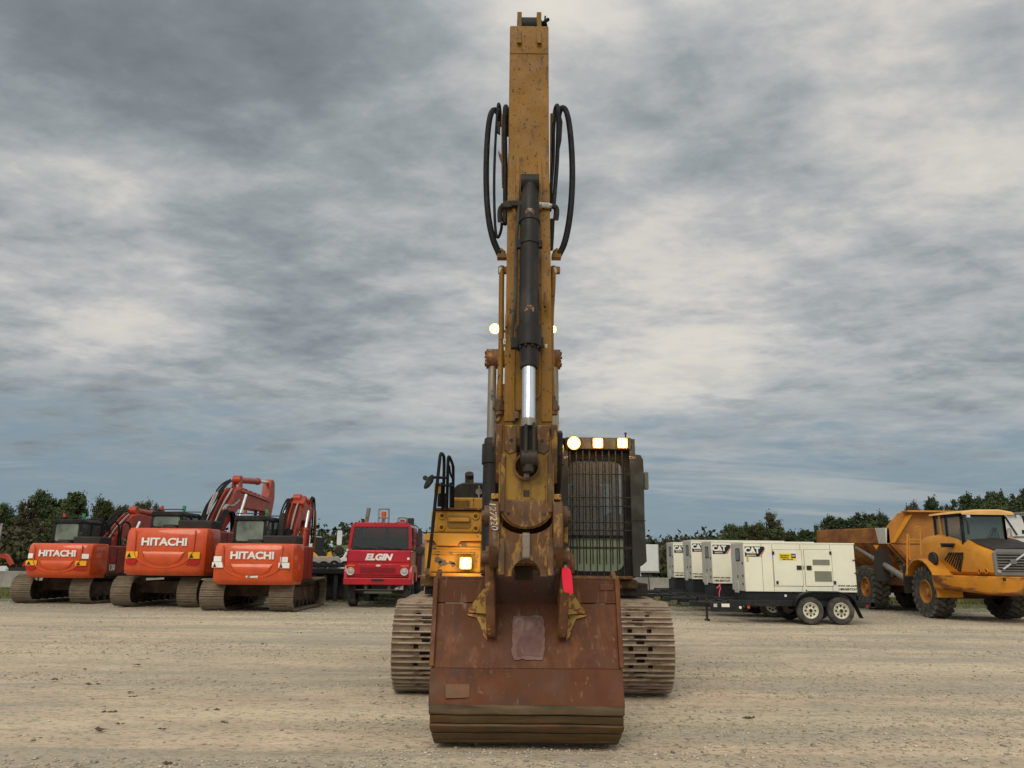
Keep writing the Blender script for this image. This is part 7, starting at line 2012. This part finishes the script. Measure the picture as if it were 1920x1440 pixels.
# side of the nose: louvres, round intake, headlights
xs_ = xl - .012
def side_pt(px, py):     # point on the hood's left side plane x = xl
    # the side runs from (xl, 23.0) back to (xl - .27, 26.2)
    d = ray(px, py); sl = -.27 / 3.2
    s_ = (xl - sl * 23.0) / (d.x - sl * d.y)
    return Vector((d.x * s_ - .012, d.y * s_, d.z * s_ + EYE))
for i in range(8):
    bx_, tx_ = 1774 + 4.0 * i, 1783 + 4.0 * i
    a = side_pt(bx_, min(1050 + 3.3 * i, 1072)); b2 = side_pt(min(tx_, 1807), 1036 + max(0, tx_ - 1807) * 1.6)
    k = MB(); k.tube([a + Vector((-.02, 0, 0)), b2 + Vector((-.02, 0, 0))], .030, 6); k.build('louvre', M['chain'], nose)
for px, py in ((1837, 1071), (1850, 1071), (1773, 1070)):
    p = side_pt(px, py); k = MB(); k.lathe([(.035, -.0), (.06, -.03), (.075, -.03), (.08, .05)], (p.x + .02, p.y, p.z), 'x', 16); hl = k.build('side_lamp', M['orange'], nose)
    k = MB(); k.cyl((p.x + .0, p.y, p.z), (p.x + .03, p.y, p.z), .05, n=12); k.build('lamp_lens', M['stripe'], hl)
p = side_pt(1753, 1048)
k = MB(); c = (p.x - .30, 25.1, zz(1753, 1048, 25.1)); k.lathe([(0, -.05), (.2, -.06), (.23, 0), (.2, .06), (0, .06)], (H(1753, 1048, 25.2).x - .05, 25.2, c[2]), 'x', 22); k.build('intake_drum', M['matblack'], t)
k = MB(); q = H(1777, 1023, 24.6); k.bb(q.x - .16, q.x + .16, 24.55, 24.7, q.z - .05, q.z + .04); k.cyl((q.x, 24.6, q.z + .03), (q.x, 24.6, q.z + .07), .2, n=14); k.build('air_precleaner', M['matblack'], t)
# bumper with upswept wings
bz0, bz1 = zz(1885, 1117, 22.9), zz(1885, 1081, 22.9)
xw = H(1752, 1100, 24.6).x
plan = [(xw, 24.7), (xw + .05, 24.3), (xl + .0, 22.80), (xl + .3, 22.62), (xr - .3, 22.62), (xr, 22.80), (2 * HX - xw, 24.3), (2 * HX - xw, 24.7)]
secs = []
for (z, sh, low) in ((bz1, 0, 0), (bz1 - .16, .0, 0), (bz0 + .05, .10, 0), (bz0, .25, 0)):
    secs.append([(x + (sh * .5 if x < HX else -sh * .5), y + sh * .4, z + (.0 if 2 <= i <= 5 else (.10 if z < bz1 - .2 else 0))) for i, (x, y) in enumerate(plan)])
k = MB(); k.loft(secs); bm = k.build('bumper', mat('muddy hauler bumper', (0.56, 0.22, 0.02), .5, layers=(((0.14, 0.055, 0.02), (1.2, 1.2, 3), .50, .60, 6, .9), ((0.42, 0.2, 0.06), 4, .5, .7, 5, .5))), t, bevel=.02)
k = MB(); k.bb(xl - .35, xl - .335, 23.2, 23.4, bz0, bz1)
secs = [[(x * .999 + (.003), y - .012, bz0 + .02 + h_ + (.10 if not 2 <= i <= 5 else 0)) for i, (x, y) in enumerate(plan[1:7])] for h_ in (0, .15)]
p = H(1883, 1083, 22.6); k = MB(); k.bb(p.x - .03, p.x + .03, 22.58, 22.63, p.z - .1, p.z); k.build('tow_catch', M['matblack'], bm)
# cab
ya, yb2 = 24.15, 25.75
cxl, cxr = H(1803, 990, ya).x, H(1803, 990, ya).x + 1.38
zc0, zc1 = zz(1803, 1016, ya), zz(1803, 962, ya)
k = MB()
for x in (cxl, cxr - .08): k.bb(x, x + .08, ya, ya + .08, zc0, zc1); k.bb(x, x + .08, yb2 - .1, yb2, zc0, zc1)
k.bb(cxl, cxl + .08, ya + .85, ya + .93, zc0, zc1)
k.bb(cxl, cxr, ya + .01, ya + .09, zc0 - .15, zc0 + .04); k.bb(cxl, cxr, ya, ya + .08, zc1 - .10, zc1); k.bb(cxl, cxl + .08, ya, yb2, zc1 - .10, zc1)
k.bb(cxr - .08, cxr, ya, yb2, zc0, zc1)
cbt = k.build('cab', M['cabblack'], t, bevel=.015)
k = MB(); k.bb(cxl - .02, cxl + .06, yb2 - .45, yb2 - .35, zc0 - .1, zc1); k.bb(cxl - .0, cxr, ya + .03, yb2, zc0 - .3, zc0 + .02); k.build('cab_lower', M['orange'], cbt, bevel=.02)
k = MB(); k.bb(cxl + .08, cxr - .08, ya + .03, ya + .042, zc0 + .04, zc1 - .1); k.build('windscreen', M['glass_dark3'], cbt) if 'glass_dark3' in M else k.build('windscreen', M['glass_dark'], cbt)
k = MB(); k.bb(cxl + .03, cxl + .042, ya + .08, ya + .85, zc0 + .02, zc1 - .1); k.build('side_window', M['glass_clear'], cbt); k = MB(); k.bb(cxl + .03, cxl + .042, ya + .93, yb2 - .1, zc0 + .02, zc1 - .1); k.build('side_window', M['glass_clear'], cbt)
k = MB(); k.prism(rrect(cxl + .5, cxl + .95, zc0 - .1, zc0 + .5, .08), ya + .9, ya + 1.0, 'y'); k.build('operator_seat', M['dark'], cbt)
secs = [[(cxl - .10, y, z), (cxl - .07, y, z + .05), (cxl + .35, y, z + .11), (cxr - .3, y, z + .12), (cxr + .1, y, z + .05), (cxr + .12, y, z)] for (y, z) in ((ya - .28, zc1 - .06), (ya - .2, zc1 - .01), (yb2 + .05, zc1 + .0))]
k = MB(); k.loft(secs); k.build('roof', mat('sun bleached roof', (.72, .42, .14), .5), cbt)
k = MB(); k.tube([(cxr - .45, ya - .02, zc0 - .02), (cxr - .35, ya - .04, zc0 + .45), (cxr - .25, ya - .02, zc0 - .02)], .012, 5); k.tube([(cxr - .6, ya - .03, zc0 + .1), (cxr - .35, ya - .04, zc0 + .45)], .012, 5); k.build('wiper', M['matblack'], cbt)
for (x) in (cxl + .45 - .5, cxr + .08):
    k = MB(); k.box((x + .15, ya - .24, zc1 - .10), (.10, .06, .09)); k.build('roof_lamp', M['chrome2'], cbt)
k = MB(); k.tube([(cxl - .05, ya - .2, zc1 - .06), (cxl + .0, ya - .35, zc1 - .3), (cxl + .02, ya - .3, zc1 - .65)], .03, 6); k.build('mirror_arm', M['matblack'], cbt)
# fender arch, ladder rails
fx = H(1722, 1060, 25.7).x
arc = [(math.cos(R(q)) * 1.02 + HY, .80 + math.sin(R(q)) * 1.03) for q in range(188, 12, -16)]
k = MB(); n_ = len(arc)
vs = []
for r_ in (1.0, .955):
    for x in (HX - 1.55, HX - .75): vs += [(x, HY + (y - HY) * r_, .8 + (z - .8) * r_) for y, z in arc]
fs = []
for i in range(n_ - 1):
    fs += [(i, i + 1, n_ + i + 1, n_ + i), (2 * n_ + i, 3 * n_ + i, 3 * n_ + i + 1, 2 * n_ + i + 1), (i, 2 * n_ + i, 2 * n_ + i + 1, i + 1), (n_ + i, n_ + i + 1, 3 * n_ + i + 1, 3 * n_ + i)]
k.add(vs, fs); k.build('front_fender', M['orange'], t, bevel=.01)
k = MB(); k.bb(HX - 1.5, HX - .7, HY + 1.05, HY + 1.12, .7, 1.6); k.build('fender_flap', M['matblack'], t)
k = MB(); k.tube([H(1706, 1050, 26.4), H(1704, 1004, 26.4), H(1702, 1001, 26.4), H(1701, 1003, 26.4), H(1701, 1078, 26.4)], .025, 6, 1); k.build('handrail', M['orange'], t)
k = MB(); k.tube([H(1727, 1042, 25.9), H(1725, 992, 25.9), H(1722, 987, 25.9), H(1717, 990, 25.9)], .025, 6, 1); k.tube([H(1704, 1012, 26.3), H(1726, 1012, 25.9)], .02, 6); k.build('handrail', M['orange'], t)
# dump body: side rim plates, hopper sides, headboard, spill guard
bxl = H(1661, 1000, 28.2).x
Yb0, Yb1 = 28.2, 34.6
zr1, zr0 = zz(1661, 990, 28.2), zz(1661, 1019, 28.2)
k = MB(); k.prism([(Yb0 + .55, zr0), (Yb1, zr0 + .15), (Yb1 - .1, zr1 + .16), (Yb0 + .55, zr1 + .02)], bxl - .03, bxl + .12, 'x'); body_ = k.build('dump_body', M['orange_rust'], t, bevel=.02)
k = MB(); k.prism([(Yb0 - .02, zr0 - .01), (Yb0 + .55, zr0), (Yb0 + .75, zr1 + .03), (Yb0 - .02, zr1)], bxl - .036, bxl + .12, 'x'); k.build('front_corner_plate', M['fade_white'], body_, bevel=.01)
k = MB(); k.prism([(Yb0, zr0), (Yb1, zr0 + .15), (Yb1, zr1 + .14), (Yb0, zr1)], bxl + 2.75, bxl + 2.87, 'x'); k.build('far_side_rim', M['orange_rust'], body_)
k = MB(); k.add([(bxl + .02, Yb0, zr0), (bxl + .02, Yb1, zr0 + .1), (bxl + .55, Yb1 - .8, 1.45), (bxl + .75, Yb0 + .9, 1.35), (bxl + .12, Yb0, zr0), (bxl + .12, Yb1, zr0 + .1), (bxl + .65, Yb1 - .8, 1.45), (bxl + .85, Yb0 + .9, 1.35)], [(0, 1, 2, 3), (7, 6, 5, 4), (0, 4, 5, 1), (1, 5, 6, 2), (2, 6, 7, 3), (3, 7, 4, 0)]); k.build('hopper_side', M['orange_rust'], body_)
hz1 = zz(1700, 960, Yb0)
xh2 = H(1693, 960, Yb0).x
k = MB(); k.prism([(bxl - .02, zr0), (bxl + .04, zr1 + .02), (xh2 - .2, hz1 - .05), (xh2, hz1), (bxl + 2.9, hz1), (bxl + 2.9, zr0)], Yb0 - .02, Yb0 + .06, 'y'); hb = k.build('headboard', M['body_in'], body_, bevel=.01)
k = MB(); k.prism([(xh2, hz1 - .02), (bxl + 2.9, hz1 - .02), (bxl + 2.9, hz1 + .04), (xh2 - .02, hz1 + .04)], Yb0 - .35, Yb0 + .1, 'y'); k.build('spill_guard', M['orange'], hb, bevel=.01)
k = MB(); a, b2 = H(1669, 1018, Yb0), H(1703, 966, Yb0); k.add([(a.x, Yb0 - .03, a.z), (a.x + .14, Yb0 - .03, a.z), (b2.x + .05, Yb0 - .03, b2.z), (b2.x - .10, Yb0 - .03, b2.z), (a.x + .02, Yb0 - .30, a.z), (b2.x - .02, Yb0 - .30, b2.z)], [(0, 1, 2, 3), (0, 4, 5, 3), (1, 4, 5, 2), (0, 1, 4), (3, 2, 5)]); k.build('corner_gusset', M['orange'], hb)
k = MB(); k.prism([(bxl + .02, zr0 - .02), (bxl + 2.85, zr0 - .02), (bxl + 2.0, 1.25), (bxl + .95, 1.25)], Yb0 + .02, Yb0 + .12, 'y'); k.build('front_slope', M['body_in'], body_, bevel=.01)
k = MB(); a = Vector((bxl + .02, Yb0 - .05, zr0 - .02)); b2 = Vector((bxl + .95, Yb0 - .1, 1.25)); k.add([a, a + Vector((.18, 0, 0)), b2 + Vector((.18, 0, 0)), b2, a + Vector((0, -.16, 0)), a + Vector((.18, -.16, 0)), b2 + Vector((.18, -.16, 0)), b2 + Vector((0, -.16, 0))], [(0, 1, 2, 3), (7, 6, 5, 4), (0, 4, 5, 1), (1, 5, 6, 2), (2, 6, 7, 3), (3, 7, 4, 0)]); k.build('body_rib', M['orange_rust'], body_)
k = MB(); k.bb(bxl + .1, bxl + 2.7, Yb0 + .3, Yb1 - .3, 1.30, 1.42); k.build('body_floor', M['orange_rust'], body_)
# hoist cylinder and mudflap
k = MB(); k.cyl(H(1606, 1027, 30.8), H(1640, 1048, 28.9), .07, n=12); k.build('hoist_rod', M['rodgrey'], t)
k = MB(); k.cyl(H(1640, 1048, 28.9), H(1700, 1086, 27.2), .11, n=12); k.build('hoist_cylinder', M['rodgrey'], t)
v = [H(a, c_, 28.3) for a, c_ in ((1641, 1034), (1652, 1028), (1660, 1030), (1673, 1052), (1669, 1090), (1644, 1090), (1639, 1062))]
k = MB(); k.prism([(q.x, q.z) for q in v], 28.3, 28.36, 'y'); k.build('mudflap', M['matblack'], t, bevel=.01)
k = MB(); q = H(1631, 1026, 28.6); k.prism([(q.x - .1, q.z + .07), (q.x + .1, q.z + .07), (q.x, q.z - .09)], 28.1, 28.13, 'y'); k.build('warning_triangle', M['orange'], body_)
ORG[0] = Vector((0, 0, 0))

# ------------------------------------------------------------------ white haul truck cab at the right edge
Y = 31.5
a = at(1881, 965, Y)
ORG[0] = Vector((a.x + 1.6, Y, 0))
t = thing('white_haul_truck', 'white truck cab cut off by the right edge, behind the orange hauler', 'truck', tuple(ORG[0]))
def q2(px, py): v = at(px, py, Y); return (v.x, v.z)
k = MB(); k.prism([q2(1881, 1045), q2(1881, 970), q2(1888, 965), q2(1990, 960), q2(1990, 1075), q2(1890, 1075)], Y, Y + 2.2, 'y'); cb = k.build('cab', M['whitepaint'], t, bevel=.04)
k = MB(); k.prism([q2(1886, 965), q2(1990, 959), q2(1990, 956), q2(1884, 962)], Y - .15, Y + 2.3, 'y'); k.build('roof_edge', M['grey'], cb)
k = MB(); k.prism([q2(1915, 967), q2(1960, 965), q2(1962, 990), q2(1922, 989)], Y - .012, Y + .02, 'y'); k.build('side_window', M['navy'], cb)
k = MB(); k.prism([q2(1915.5, 994), q2(1930, 993), q2(1930, 1001), q2(1916.5, 1001)], Y - .012, Y + .02, 'y'); k.build('vent', M['navy'], cb)
k = MB(); k.tube([Vector((q2(1883, 968)[0], Y - .04, q2(1883, 968)[1])), Vector((q2(1906, 1003)[0], Y - .04, q2(1906, 1003)[1]))], .03, 6); k.tube([Vector((q2(1882, 1007)[0], Y - .04, q2(1882, 1007)[1])), Vector((q2(1960, 1006)[0], Y - .04, q2(1960, 1006)[1]))], .02, 6); k.build('stay_bar', M['matblack'], t)
k = MB(); k.tube([Vector((q2(1886, 1012)[0], Y - .1, q2(1886, 1012)[1])), Vector((q2(1886, 991)[0], Y - .1, q2(1886, 991)[1])), Vector((q2(1892, 991)[0], Y - .1, q2(1892, 991)[1])), Vector((q2(1895, 1013)[0], Y - .1, q2(1895, 1013)[1]))], .025, 6, 1); k.build('handrail', M['graycable'], t)
k = MB(); k.bb(a.x + .2, a.x + 4.0, Y + .2, Y + 2.0, .7, 1.5); k.build('lower_frame', M['frameblk'], t)
for x in (.9, 3.2):
    k = MB(); k.lathe([(0, -.3), (.65, -.3), (.72, 0), (.65, .3), (0, .3)], (a.x + x, Y + .35, .7), 'y', 24); k.build('wheel', M['tyre'], t)
ORG[0] = Vector((0, 0, 0))

# ------------------------------------------------------------------ unique labels for trees and barriers
def place_word(px):
    return px
